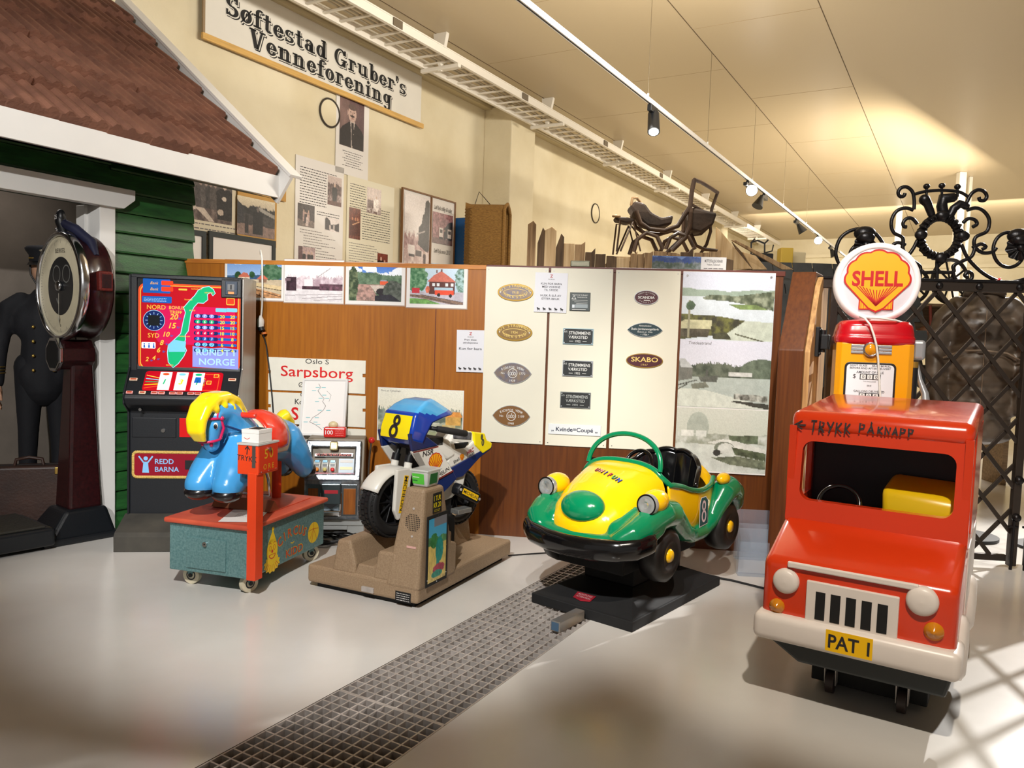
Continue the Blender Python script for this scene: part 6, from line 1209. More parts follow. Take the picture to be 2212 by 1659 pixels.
b.flat(shrink(nor, .005), A_grn, .0026, M); b.flat(UU([(363, 745), (376, 734), (402, 738), (400, 760), (365, 760)]), A_sky, .0027, M)
b.flat(RR(*U(309, 632), .22*w+.03, .028*2+.04, .008), A_blu, .003, M)
for py_ in (611, 624): x, z = U(349, py_+5); b.flat(RR(x, z, .075, .03, .006), A_led, .0034, M); b.text('Bank', .026, A_gold, x-.045, z+.004, .0034, M=M, shear=.3)
b.flat(RR(*U(307, 653), .19, .044, .008), A_blu, .003, M)
for k in range(3): scribble(b, U(311, 643)[0], U(360, 643)[0], U(311, 644+3*k)[1], .006, k, A_pal, .0034, M)
x, z = U(338, 668); b.text('NORD', .042, A_gold, x, z, .003, M=M, off=.004); x, z = U(332, 729); b.text('SYD', .042, A_gold, x, z, .003, M=M, off=.004); x, z = U(382, 668); b.text('BONUS', .03, A_gold, x, z, .003, M=M, off=.012); x, z = U(380, 678); b.text('TREFF', .03, A_gold, x, z, .003, M=M, off=.012)
x, z = U(333, 692); b.disc(x, z, .070, .070, A_pal, .003, 36, M); b.disc(x, z, .067, .067, A_nvy, .0034, 36, M); b.box(x-.037, x+.037, z-.035, z+.035, .0036, .005, mat('dark_window', (24, 30, 34), .1), M=M)
for k in range(12): a = R_(30*k); b.line([(x+.04*math.cos(a), z+.04*math.sin(a)), (x+.055*math.cos(a), z+.055*math.sin(a))], .003, A_pal, .0038, M)
for t, px_, py_, s in (('20', 376, 690, .052), ('15', 373, 709, .052), ('10', 360, 727, .046), ('8', 350, 745, .046), ('6', 343, 761, .046), ('4', 333, 777, .04), ('2', 318, 780, .04)):
    x, z = U(px_, py_); b.text(t, s, A_gold, x, z, .003, M=M, off=.02, shear=.25); b.text('kr', s*.45, A_blu, x+s*.75, z, .003, M=M, off=.02, shear=.25)
x, z = U(306, 752); b.flat(RR(x, z, .090, .042, .006), A_wht, .003, M)
for k in range(3): b.flat([(x+.012+.03*k, z+.004), (x+.024+.03*k, z+.004), (x+.022+.03*k, z+.024), (x+.014+.03*k, z+.024)], A_blu, .0034, M); b.disc(x+.018+.03*k, z+.030, .005, .005, A_blu, .0034, 10, M)
rows = (('777', '20', A_lil), ('666', '20', A_grn), ('555', '15', A_lil), ('444', '10', A_mag), ('333', '8', A_blu), ('222', '6', A_sky), ('111', '4', A_sky))
for k, (t, v, cc) in enumerate(rows):
    x, z = U(419, 684+12.3*k+(k > 4)*0); xe, _ = U(512, 684); z = U(419, 686+12.3*k)[1]
    b.flat(RR(x, z, (xe-x)*.56, .024, .010), A_nvy, .003, M); b.flat(RR(x+(xe-x)*.56, z+.004, (xe-x)*.44, .016, .006), A_blu, .003, M)
    for i, ch in enumerate(t): b.disc(x+.026+.045*i, z+.012, .017, .013, cc, .0034, 14, M); b.text(ch, .024, A_wht if k < 5 else A_blu, x+.026+.045*i, z+.004, .0038, M=M, off=.01, shear=.2)
    for i in (0, 1): b.text(v, .032, A_yel, x+(xe-x)*(.66+.24*i), z+.001, .0038, M=M, off=.02)
for px_ in (466, 489): x, z = U(px_, 674); b.flat(RR(x, z, .072, .026, .006), A_sky, .003, M)
x, z = U(489, 659); b.flat(RR(x, z, .055, .05, .008), A_gold, .003, M); b.flat(RR(x+.005, z+.006, .045, .038, .006), A_led, .0034, M)
x, z = U(416, 792); b.flat([(x, z), (x+.30, z-.012), (x+.30, z+.125), (x+.2, z+.135), (x+.12, z+.128), (x, z+.14)], A_lil, .003, M); b.text('RUNDT I', .056, A_pal, x+.15, z+.08, .0036, M=M, off=.014, width=.25); b.text('NORGE', .062, A_pal, x+.16, z+.015, .0036, M=M, off=.018, width=.235)
for px_, py_, t in ((425, 626, 'NORDKAPP'), (452, 634, 'KIRKENES'), (407, 649, 'TROMSØ'), (416, 672, 'BODØ'), (398, 728, 'TRONDHEIM'), (367, 790, 'BERGEN')): x, z = U(px_, py_); b.text(t, .013, A_gold, x, z, .0036, M=M)
x, z = U(386, 627); b.flat(RR(x, z, .055, .012, .004), A_gold, .003, M); b.build('lit_panel', fm)
b = MB(); x, z = f2(478, 643); M = frame((x, Yg-.002, z), (1, 0, 0), (0, 0, 1)); b.box(0, .135, 0, .135, 0, .012, M_cab, .006, M=M); b.box(.03, .108, .02, .112, .012, .018, mat('coin_blue', (24, 44, 66), .35), .004, M=M); b.box(.045, .09, .05, .092, .018, .022, M_chrome, M=M); b.box(.064, .072, .056, .088, .022, .024, M_blk, M=M); b.box(.05, .088, .026, .042, .018, .024, mat('coin_orange', (226, 140, 70), .4), M=M); b.build('coin_slot', fm)
# sloping control panel with three reels
P0 = Vector((0, .095, 1.022)); P1 = Vector((0, .225, 1.187)); M = frame(P0+Vector((0, -.004, .003)), (1, 0, 0), P1-P0); L_ = (P1-P0).length; b = MB()
xa, xb = -.235, .265; b.flat(RR(xa, .03, xb-xa, L_-.05, .02), A_red, .001, M); b.flat(RR(xa+.25*.0+.36, .04, .12, L_-.075, .012), A_or, .0014, M); b.flat(RR(xa+.365, .045, .11, L_-.085, .010), A_red, .0018, M)
for k in range(5):
    y = .05+.026*k
    for x_, t_ in ((xa+.01, xa+.10), (xa+.33, xa+.39)): b.line([(x_, y), (t_, L_*.48+(y-L_*.48)*.6)], .006, (A_or, A_yel, A_grn, A_sky, A_gold)[k], .0020, M)
for i, (t, cc) in enumerate((('1', A_grn), ('3', A_yel), ('1', A_grn))):
    x = xa+.095+.105*i; b.box(x, x+.075, .038, L_-.028, .001, .004, A_wht, M=M); b.text(t, .055, cc, x+.037, .085, .0045, M=M, off=.03, shear=.2)
    if i == 2: b.flat([(x+.015, .10), (x+.06, .10), (x+.056, .145), (x+.02, .145)], A_blu, .0045, M)
    b.disc(x+.037, L_-.045, .022, .010, (A_or, A_sky, A_grn)[i], .0045, 14, M)
for x in (xa+.40, xa+.44): b.flat(RR(x, L_-.085-(x > .2)*0+(.02 if x > .19 else -.035), .032, .03, .004), A_gold, .0022, M); b.flat(RR(x+.004, L_-.081+(.02 if x > .19 else -.035), .024, .022, .004), A_led, .0026, M)
b.build('reel_panel', fm)
kn = 0
for x, y, w_ in [(-.325, .10, .05), (.305, .115, .05)]+[(xx, -.004, .042) for xx in (-.325, -.245, -.17, -.125, -.055, -.01, .06, .105, .21, .29)]:
    b = MB(); b.box(x-.0, x+w_, y+.004, y+.024, .002, .012, mat('button_pale', (226, 200, 176), .35) if y > .05 or kn in (3, 10) else mat('button_pink', (226, 160, 160), .35), .002, M=M)
    b.box(x+.006, x+w_-.006, y+.008, y+.02, .012, .0125, mat('button_rust', (170, 70, 40), .4), M=M); b.build('button', fm); kn += 1
# lower doors
M = FY(fm, .2035); b = MB()
for q in ((X0+.02, .10, .70, .83),): b.box(X0+.02, -.04, .198, .207, .725, .86, M_cab, .006)
d = b.build('cash_door', fm); b = MB(); q = LP(fm, 353, 930, 'y', .198); b.cyl((q.x, .2, q.z), (q.x, .188, q.z), .013, M_chrome, seg=16); b.build('lock', d)
b = MB(); b.box(-.02, .34, .2005, .207, .73, .86, mat('red_door', (206, 14, 18), .3), .002); b.build('red_panel', fm)
b = MB(); x0_, z1_ = (lambda q: (q.x, q.z))(LP(fm, 290, 978, 'y', .203)); z0_ = LP(fm, 290, 1028, 'y', .203).z; xe = .335
b.prism([(x0_, z0_), (xe, z0_), (xe, z1_), (x0_, z1_)], .198, .206, mat('sign_crimson', (140, 12, 36), .3), 'xz', .002); M = FY(fm, .1978); A_txt = mat('logo_blue', (130, 190, 236), .4)
fx = x0_+.075; fz = (z0_+z1_)/2; b.flat([(fx-.022, fz-.055), (fx+.022, fz-.055), (fx+.014, fz+.02), (fx-.014, fz+.02)], A_txt, .0005, M); b.disc(fx, fz+.042, .014, .014, A_txt, .0005, 18, M)
for s_ in (-1, 1): b.line([(fx+s_*.012, fz+.012), (fx+s_*.045, fz+.058)], .010, A_txt, .0005, M)
b.text('REDD', .048, A_txt, fx+.06, fz+.006, .0005, al='l', M=M, off=.012, width=.12); b.text('BARNA', .048, A_txt, fx+.06, fz-.048, .0005, al='l', M=M, off=.012, width=.155)
b.box(.02, .095, fz-.03, fz+.032, .0005, .004, M_cab, M=M); b.flat([(.125, fz-.012), (.20, fz-.012), (.20, fz+.01), (.148, fz+.01), (.148, fz+.04), (.125, fz+.04)], A_wht, .0005, M); b.text('LANDS', .018, A_wht, .165, fz-.032, .0005, M=M); b.build('charity_sign', fm)
b = MB(); M_rope = mat('gold_rope', (216, 180, 96), .4, bump=.8, bs=120, stretch=(1, 1, 1)); pr = RR(x0_-.006, z0_-.006, xe-x0_+.012, z1_-z0_+.012, .025)
nR = 150; per = [Vector((p_[0], .2, p_[1])) for p_ in pr]; seg = [(per[i], per[(i+1) % len(per)]) for i in range(len(per))]; tot = sum((q-p_).length for p_, q in seg); d_ = 0
for i in range(nR):
    t = tot*i/nR; 
    for p_, q in seg:
        l = (q-p_).length
        if t <= l: c = p_.lerp(q, t/l); e = (q-p_).normalized(); break
        t -= l
    b.ell(c, (.012, .008, .012), M_rope, seg=6)
b.build('rope_border', fm)
b = MB(); q = LP(fm, 305, 884, 'y', .15); b.cyl((q.x, .152, q.z), (q.x, .125, q.z), .010, M_chrome, seg=12); b.build('key_lock', fm)
# ================================================================== SMALL ONE-ARMED BANDIT ON ITS STAND
M_ccast = mat('cast_chrome', (176, 180, 186), .28, .9, bump=.35, bs=50, c2=(120, 128, 138), vs=25); M_teakp = mat('teak_inlay', (166, 96, 30), .4, c2=(130, 70, 20), vs=10, stretch=(6, 6, .6)); M_side = mat('bandit_side', (122, 110, 92), .5)
sl = thing('slot_machine', 'small chrome one-armed bandit with a red ball lever on a grey stand', 'slot machine', (-1.33, 5.50, 0), R_(7))
z_ = lambda py_, y=0: LP(sl, 730, py_, 'y', y).z
Z0, Z1, Z2 = z_(1122), z_(1040, -.01), z_(950, .12)
XL, XR = LP(sl, 657, 1060, 'y', 0).x, LP(sl, 778, 1060, 'y', 0).x; XC = (XL+XR)/2; WW = (XR-XL)/2
b = MB(); b.prism([(.03, Z0), (.31, Z0), (.31, Z2+.01), (.12, Z2+.01), (.02, Z1)], XL+.005, XR+.02, M_side, 'yz', .006); b.build('case', sl)
b = MB(); F0 = Vector((0, .0, Z1)); F1 = Vector((0, .10, Z2-.005)); M = frame((XC, F0.y-.004, F0.z), (1, 0, 0), F1-F0); L_ = (F1-F0).length
for q in ((-WW, WW, 0, .05), (-WW, WW, L_-.05, L_), (-WW, -WW+.045, 0, L_), (WW-.045, WW, 0, L_)): b.box(q[0], q[1], q[2], q[3], -.01, .022, M_ccast, .010, 3, M=M)
b.box(-.03, .03, L_-.075, L_-.01, .01, .034, mat('crest_brass', (200, 186, 140), .35, .7, bump=.5, bs=60), .01, M=M); b.build('top_casting', sl)
b = MB(); b.box(-WW+.04, WW-.04, .05, L_-.05, -.06, -.05, M_blk, M=M); b.box(-WW+.06, WW-.06, L_*.60, L_*.68, -.03, .004, mat('strip_white', (226, 226, 226), .3), .003, M=M); b.box(-WW+.08, WW-.07, L_*.61, L_*.67, .004, .006, M_blk, M=M); b.text('WE LOVE TO PAY JACKPOTS', .022, mat('jackpot_red', (226, 90, 70), .4), 0, L_*.625, .007, M=M, off=.01, width=WW*1.3)
for k in range(3): x = -WW+.06+.055*k; b.grid(lambda u, v, x=x: (x+.045*u, .055+(L_*.56-.055)*v, -.045+.05*math.sin(math.pi*v)), 1, 10, mat('reel_white', (222, 222, 216), .35), M=M); b.ell((x+.022, .085, .0), (.014, .014, .006), (mat('fruit_orange', (240, 140, 20), .4), mat('fruit_pear', (220, 210, 120), .4), mat('fruit_red', (214, 40, 40), .4))[k], M); b.box(x+.006, x+.038, L_*.36, L_*.42, .004, .006, mat('reel_dark', (60, 66, 72), .4), M=M); b.box(x+.006, x+.038, L_*.47, L_*.52, -.01, -.002, A_sky, M=M)
b.box(-WW+.235, WW-.05, .06, L_*.56, -.03, -.004, mat('pay_table', (150, 170, 186), .35), M=M)
for k in range(3): b.box(-WW+.245, WW-.06, .085+.05*k, .105+.05*k, -.004, -.002, (mat('pay_cream', (226, 214, 150), .4), M_paper, A_sky)[k], M=M)
b.box(-WW+.045, WW-.045, .045, .06, -.02, .012, mat('coin_strip', (222, 110, 100), .4, c2=(60, 60, 110), vs=40), .002, M=M); b.build('reel_window', sl)
b = MB(); b.box(XL, XR, -.012, .04, Z0, Z1+.012, M_ccast, .010, 3); b.box(XL+.02, XR-.02, -.016, .0, Z0+.03, Z1-.02, mat('lower_steel', (110, 120, 126), .3, .8), .004); b.build('lower_casting', sl)
zc = Z0+(Z1-Z0)*.5
for x0_, x1_ in ((XL+.03, XL+.10), (XR-.115, XR-.03)): b = MB(); b.box(x0_, x1_, -.020, -.012, Z0+.04, Z1-.05, M_teakp, .002); b.build('wood_inlay', sl)
b = MB(); b.box(XC-.075, XC+.065, -.05, .0, Z1-.16, Z1-.01, mat('slate_steel', (84, 96, 100), .3, .7), .008); b.box(XC-.05, XC+.045, -.052, -.049, Z1-.08, Z1-.055, mat('badge_red', (170, 40, 50), .4)); b.build('coin_head', sl); b = MB(); b.prism([(XC-.06, Z0+.17), (XC+.05, Z0+.17), (XC+.05, Z0+.12), (XC-.005, Z0+.085), (XC-.06, Z0+.12)], -.045, -.02, M_blk, 'xz'); b.box(XC-.085, XC+.07, -.06, .0, Z0+.03, Z0+.075, M_chrome, .012, 3); b.box(XC-.08, XC-.06, -.035, 0, Z0+.05, Z0+.2, M_chrome, .005); b.box(XC+.05, XC+.07, -.035, 0, Z0+.05, Z0+.2, M_chrome, .005); b.build('payout_cup', sl)
b = MB(); zt = LP(sl, 803, 951, 'y', .16).z; xl_ = LP(sl, 803, 951, 'y', .16).x; b.tube([(xl_, .16, zt), (xl_-.015, .16, zt-.14), (xl_-.02, .16, zt-.36)], [.008, .010, .010], M_chrome, 10); b.tube([(xl_-.02, .16, zt-.36), (XR+.02, .16, zt-.40)], .014, M_chrome, 8); lv = b.build('lever', sl); b = MB(); b.ell((xl_, .16, zt), .024, mat('knob_red', (196, 40, 34), .2)); b.build('knob', lv)
b = MB(); zz = Z2+.012; b.box(XC-.085, XC+.075, .14, .22, zz, zz+.075, mat('topper_red', (206, 40, 36), .25), .012, 3); M = frame((XC, .1385, zz), (1, 0, 0), (0, 0, 1)); b.text('100', .042, M_paper, -.045, .024, .001, M=M, off=.015)
for k in range(4): scribble(b, .0, .06, .055-.013*k, .006, k, mat('faint_red', (236, 150, 140), .4), .001, M)
b.ell((XC-.02, .18, zz+.09), (.035, .022, .026), mat('topper_cream', (206, 190, 150), .4)); b.build('sign_topper', sl)
b = MB(); M_st = mat('stand_grey', (176, 178, 176), .4, .3)
b.box(XL-.0, XR+.03, .02, .31, Z0-.05, Z0-.002, M_st, .004); b.box(XR-.09, XR+.03, .03, .31, 0, Z0-.05, M_st, .004); b.box(XL, XL+.06, .03, .31, 0, Z0-.05, M_st, .004); b.box(XL+.06, XR-.09, .03, .06, .05, .08, M_st, .003); b.box(XL+.06, XR-.09, .08, .1, .12, .14, M_st, .003); b.cyl((XR-.03, .031, Z0-.12), (XR-.03, .028, Z0-.12), .015, M_blk, seg=14); b.build('stand', sl)
# framed route map leaning above it
c = [puv(665, 821, .05), puv(755, 822, .05), puv(737, 943, .12), puv(649, 936, .12)]
p3 = [onpl(665, 821, PA+PN*.03, PN), onpl(756, 822, PA+PN*.03, PN), onpl(649, 937, PA+PN*.12, PN)]
M = frame(p3[2], p3[1]-p3[0], p3[0]-p3[2]); wM = (p3[1]-p3[0]).length; hM = (p3[0]-p3[2]).length
o = hang('route_map', 'framed white route map leaning on the signs above the slot machine', 'map', M); b = MB(); b.box(0, wM, 0, hM, -.012, .0, M_paper); r = random.Random(4)
pts = [(.35, .93), (.40, .86), (.34, .80), (.42, .72), (.50, .66), (.47, .60), (.55, .52), (.50, .44), (.38, .36), (.26, .30), (.20, .22), (.32, .18), (.44, .12), (.50, .08)]; b.line([(x*wM, y*hM) for x, y in pts], .003, M_gink, .001); b.line([(x*wM, y*hM) for x, y in ((.55, .8), (.66, .72), (.62, .6))], .002, M_gink, .001)
M_tq = mat('map_turquoise', (90, 180, 190), .5)
for x, y in pts[1:]:
    for k in (-1, 1): 
        if r.random() < .8: a = (x+k*r.uniform(.06, .14))*wM; b.box(a-.016, a+.016, y*hM-.002, y*hM+.002, .0005, .001, M_tq)
b.build('sheet', o); b = MB(); M_wf = mat('white_frame', (216, 214, 212), .35)
for q in ((-.01, wM+.01, hM-.005, hM+.012), (-.01, wM+.01, -.012, .005), (-.012, .006, 0, hM), (wM-.006, wM+.012, 0, hM)): b.box(q[0], q[1], q[2], q[3], -.014, .008, M_wf, .002)
b.build('frame', o)
# loose leads on the floor by the bandit
o = thing('cable_tangle', 'tangle of black leads on the floor between horse box and motorcycle base', 'cables', gp(705, 1172)); b = MB(); r = random.Random(6); bp_ = gp(705, 1165)
for k in range(5):
    P = []; a = r.uniform(0, 6)
    for i in range(22): t = a+i*.42; P.append((.12*math.cos(t)*(1+.3*r.random())+.03*k-.06, .10*math.sin(t)*(1+.3*r.random()), .008+.008*k+.01*r.random()))
    b.tube(P, .006, M_bc, 6)
b.tube([(-.1, 0, .008), (-.3, .05, .008), (-.42, -.08, .008)], .006, M_bc, 6); b.build('leads', o)
# ================================================================== IN THE HOUSE DOORWAY
# --- big dial weighing scale
M_ox = mat('oxblood_enamel', (52, 18, 20), .28, coat=.3, c2=(30, 11, 13), vs=60); M_base = mat('cast_iron_black', (18, 21, 25), .35, bump=.1, bs=60); M_dial = mat('dial_cream', (206, 196, 168), .5, var=.06, vs=10)
sc = thing('weighing_scale', 'oxblood platform scale with a large round dial and chrome rim in the doorway', 'scale', (-2.985, 5.34, 0), R_(-38))
b = MB(); b.box(-.28, .26, -1.15, -.25, .03, .15, M_base, .02, 3); b.poly([(-.20, -.28, .02), (.19, -.28, .02), (.19, .18, .02), (-.20, .18, .02), (-.13, -.14, .22), (.14, -.14, .22), (.14, .13, .22), (-.13, .13, .22)], [(3, 2, 1, 0), (4, 5, 6, 7), (0, 1, 5, 4), (1, 2, 6, 5), (2, 3, 7, 6), (3, 0, 4, 7)], M_base, .025, 3); b.box(-.21, .20, -.30, .19, 0, .05, M_base, .015); b.build('base', sc)
b = MB(); b.box(-.26, .23, -1.10, -.30, .15, .165, mat('platform_plate', (58, 56, 50), .55, .4, bump=.5, bs=50), .004); b.build('platform', sc)
b = MB(); b.poly([(-.115, -.11, .21), (.115, -.11, .21), (.115, .11, .21), (-.115, .11, .21), (-.068, -.07, 1.24), (.068, -.07, 1.24), (.068, .07, 1.24), (-.068, .07, 1.24)], [(3, 2, 1, 0), (4, 5, 6, 7), (0, 1, 5, 4), (1, 2, 6, 5), (2, 3, 7, 6), (3, 0, 4, 7)], M_ox, .02, 3); b.build('column', sc)
def octo(r, k=.42): return [(r, -r*k), (r, r*k), (r*k, r), (-r*k, r), (-r, r*k), (-r, -r*k), (-r*k, -r), (r*k, -r)]
b = MB(); b.prism([(x, z+1.265) for x, z in octo(.10)], -.14, .07, M_ox, 'xz', .006); hd = b.build('indicator_box', sc)
b = MB(); b.prism([(x, z+1.265) for x, z in octo(.112)], -.165, -.138, M_chrome, 'xz', .006); b.prism([(x, z+1.265) for x, z in octo(.092)], -.168, -.164, M_blk, 'xz'); b.build('indicator_window', hd)
DZ = 1.725; MD = Matrix.Translation((0, 0, DZ)) @ Matrix.Rotation(R_(90), 4, 'X')      # local z of the drum points to the front
b = MB(); b.lathe([(0, -.10), (.30, -.10), (.345, -.085), (.352, -.07), (.345, -.06), (.345, .085), (.36, .09)], M_ox, 56, MD); b.build('drum', sc)
b = MB(); b.lathe([(.36, .08), (.368, .10), (.362, .128), (.342, .138), (.334, .132), (.334, .11)], M_chrome, 64, MD); b.build('rim', sc)
b = MB(); b.lathe([(0, .112), (.335, .112)], M_dial, 56, MD); M = MD @ Matrix.Translation((0, 0, .1125)); b.disc(0, 0, .195, .195, mat('dial_black', (30, 32, 34), .3), .0005, 48, M)
for k in range(100): a = 2*math.pi*k/100; r0 = .30 if k % 5 else .285; b.line([(r0*math.cos(a), r0*math.sin(a)), (.315*math.cos(a), .315*math.sin(a))], .0022, M_gink, .0006, M)
b.text('BERKEL', .042, M_ink, 0, .222, .001, M=M, off=.006, sp=1.15); b.text('0', .026, M_ink, .0, -.275, .001, M=M)
b.ring(-.06, .08, .06, .06, .008, mat('dial_grey', (110, 110, 106), .4), .001, 30, M); b.ring(.09, .08, .06, .06, .008, MATS['dial_grey'], .001, 30, M); b.ring(0, -.06, .07, .07, .018, MATS['dial_grey'], .001, 20, M, 200, 250); dl = b.build('dial', sc)
b = MB(); b.line([(.0, -.05), (.0, -.235)], .008, mat('pointer_pale', (196, 192, 176), .4), .012, M); b.flat([(-.012, -.215), (.012, -.215), (0, -.26)], MATS['pointer_pale'], .012, M); b.ell(M @ Vector((0, 0, .012)), (.035, .02, .035), M_chrome); b.build('pointer', dl)
b = MB(); b.tube([(0, -.09, DZ+.36), (.0, -.11, DZ+.43), (.0, -.11, DZ+.47)], [.03, .035, .03], M_black, 12); b.tube([(0.01, -.10, DZ+.42), (.08, -.05, DZ+.38), (.20, .0, DZ+.29), (.27, .0, DZ+.2)], [.03, .035, .035, .02], mat('strap_navy', (24, 26, 50), .5), 10); b.ell((0, -.11, DZ+.46), (.035, .03, .05), M_black); b.text('25', .04, M_paper, 0, -.018, .032, M=Matrix.Translation((0, -.11, DZ+.46)) @ Matrix.Rotation(R_(90), 4, 'X'), off=.006); b.build('range_handle', sc)
b = MB(); b.ell((0, -.135, DZ+.37), .012, M_chrome); b.build('top_screw', sc)
b = MB(); b.box(.325, .385, -.03, .06, DZ-.03, DZ+.10, mat('oxblood_box', (112, 40, 34), .3, c2=(80, 26, 24), vs=80), .012, 3); b.box(.384, .388, -.015, .045, DZ-.01, DZ+.08, M_ox, .002); b.build('side_box', sc)
# --- uniformed mannequin
M_suit = mat('uniform_navy', (14, 15, 22), .8, bump=.2, bs=150); M_skin = mat('mannequin_skin', (196, 150, 122), .5); M_bras = mat('brass_button', (206, 170, 90), .3, .9); M_shirt = mat('shirt_blue', (140, 160, 186), .7)
HB_ = .20
o = thing('plinth', 'low dark plinth inside the doorway under the uniformed figure', 'plinth', (-3.50, 5.80, 0), R_(31)); b = MB(); b.box(-.35, .30, -.22, .26, 0, HB_, mat('plinth_brown', (60, 50, 44), .8), .005); b.build('plinth', o)
pe = thing('person', 'mannequin in a dark navy railway uniform and peaked cap standing in the doorway', 'person', (-3.50, 5.80, HB_), R_(31))
b = MB()
for s_ in (-1, 1): chain(b, [(s_*.09, 0, .95, .105), (s_*.095, .0, .72, .09), (s_*.10, .0, .50, .072), (s_*.105, .01, .28, .062), (s_*.105, .01, .06, .058)], M_suit)
b.build('trousers', pe, [remesh(.016, 4)])
b = MB(); chain(b, [(0, .01, .80, .16), (0, .01, .98, .155), (0, .0, 1.12, .145), (0, .0, 1.28, .155), (0, .01, 1.38, .14), (0, .015, 1.45, .09)], M_suit)
for s_ in (-1, 1): b.ell((s_*.08, 0, 1.28), (.12, .11, .16), M_suit); b.ell((s_*.08, .0, .88), (.10, .13, .16), M_suit); chain(b, [(s_*.14, .01, 1.43, .065), (s_*.215, .01, 1.38, .068), (s_*.255, .02, 1.20, .058), (s_*.275, .0, 1.06, .052), (s_*.285, -.03, .90, .046), (s_*.288, -.045, .83, .044)], M_suit)
b.build('uniform_jacket', pe, [remesh(.015, 5)])
b = MB()
chain(b, [(0, .01, 1.46, .055), (0, -.0, 1.55, .052)], M_skin); b.ell((0, -.005, 1.66), (.075, .092, .108), M_skin); b.ell((0, -.045, 1.605), (.05, .05, .05), M_skin); chain(b, [(0, -.092, 1.675, .010), (0, -.108, 1.648, .015)], M_skin)
for s_ in (-1, 1): b.ell((s_*.077, .01, 1.66), (.012, .022, .032), M_skin)
hd = b.build('body', pe, [remesh(.008, 3)])
for s_ in (-1, 1): b = MB(); b.ell((s_*.030, -.086, 1.685), (.012, .008, .007), M_paper, seg=10); b.ell((s_*.030, -.092, 1.685), (.005, .004, .005), M_ink, seg=8); b.build('eye', hd)
b = MB(); b.ell((0, -.090, 1.615), (.022, .008, .005), mat('lip', (150, 90, 80), .5), seg=10); b.build('mouth', hd)
for s_ in (-1, 1):
    b = MB(); x, y, z = s_*.29, -.05, .80; chain(b, [(x, y, z+.02, .026), (x, y-.006, z-.04, .034), (x, y-.01, z-.075, .032)], M_skin, 10)
    for k, (dy, L_) in enumerate(((-.034, .070), (-.012, .080), (.010, .075), (.030, .058))): chain(b, [(x, y-.01+dy, z-.08, .0105), (x-s_*.006, y-.012+dy, z-.08-L_*.5, .0098), (x-s_*.022, y-.008+dy, z-.08-L_, .008)], M_skin, 8)
    chain(b, [(x-s_*.012, y-.034, z-.03, .013), (x-s_*.022, y-.052, z-.065, .011), (x-s_*.026, y-.050, z-.092, .009)], M_skin, 8); b.build('hand', pe, [remesh(.0045, 2)])
    b = MB()
    for k in range(3): b.tube([(s_*.287+.0475*math.cos(t), -.035-.006*k*0+.0475*math.sin(t), .90+.022*k) for t in np.linspace(0, 6.283, 20)[:-1]], .0045, M_bras, 5, True)
    b.build('sleeve_braid', pe)
b = MB(); b.prism([(-.05, 1.47), (.05, 1.47), (.022, 1.33), (0, 1.29), (-.022, 1.33)], -.155, -.10, M_shirt, 'xz', .01); b.build('shirt', pe); b = MB(); b.prism([(-.016, 1.45), (.016, 1.45), (.026, 1.34), (0, 1.30), (-.026, 1.34)], -.165, -.15, mat('tie_blue', (50, 66, 100), .6), 'xz', .005); b.build('tie', pe)
for k in range(4):
    for s_ in (-1, 1): b = MB(); b.ell((s_*.065, -.150-.006*(k == 1), 1.24-.105*k), (.012, .008, .012), M_bras, seg=10); b.build('button', pe)
b = MB(); b.lathe([(.096, 1.715), (.100, 1.72), (.100, 1.765), (.125, 1.80), (.130, 1.815), (.115, 1.83), (0, 1.845)], M_suit, 36, Matrix.Translation((0, .0, 0)) @ Matrix.Diagonal((.92, 1.1, 1, 1))); b.grid(lambda u, v: ((.09+.02*v)*math.sin(R_(-75+150*u)), -(.095+.065*v)*math.cos(R_(-75+150*u))-.005, 1.722-.035*v), 20, 4, M_black); b.ell((0, -.128, 1.80), (.03, .01, .018), mat('cap_badge', (206, 196, 170), .3, .8), seg=10); b.tube([(-.09, -.06, 1.74), (0, -.112, 1.742), (.09, -.06, 1.74)], .006, M_bras, 6); b.tube([(-.085, -.02, 1.71), (-.08, -.03, 1.62), (-.045, -.05, 1.555), (0, -.055, 1.545)], .006, M_black, 6); b.build('peaked_cap', pe)
for s_ in (-1, 1): b = MB(); b.ell((s_*.105, -.05, .038), (.05, .13, .038), M_black); b.build('shoe', pe)
# --- suitcase
q = gp(58, 1150); M_leath = mat('suitcase_leather', (66, 40, 30), .5, bump=.15, bs=60, c2=(46, 28, 22))
o = thing('suitcase', 'dark brown leather suitcase on the floor behind the weighing scale', 'suitcase', (-3.42, 5.49, 0), R_(22)); b = MB(); b.box(-.33, .33, -.08, .08, .02, .46, M_leath, .02, 3); b.build('body', o); b = MB(); b.box(-.335, .335, -.003, .003, .02, .465, M_blk, .002); b.build('seam', o)
for x in (-.2, .2): b = MB(); b.box(x-.03, x+.03, -.09, -.078, .40, .45, M_bras, .004); b.build('lock', o)
b = MB(); b.tube([(-.09, 0, .45), (-.08, 0, .50), (0, 0, .515), (.08, 0, .50), (.09, 0, .45)], .012, M_leath, 8); b.build('handle', o)
for x in (-.315, .315): b = MB(); b.box(x-.02, x+.02, -.083, .083, .42, .465, mat('corner_cap', (90, 60, 44), .5), .01); b.build('corner', o)
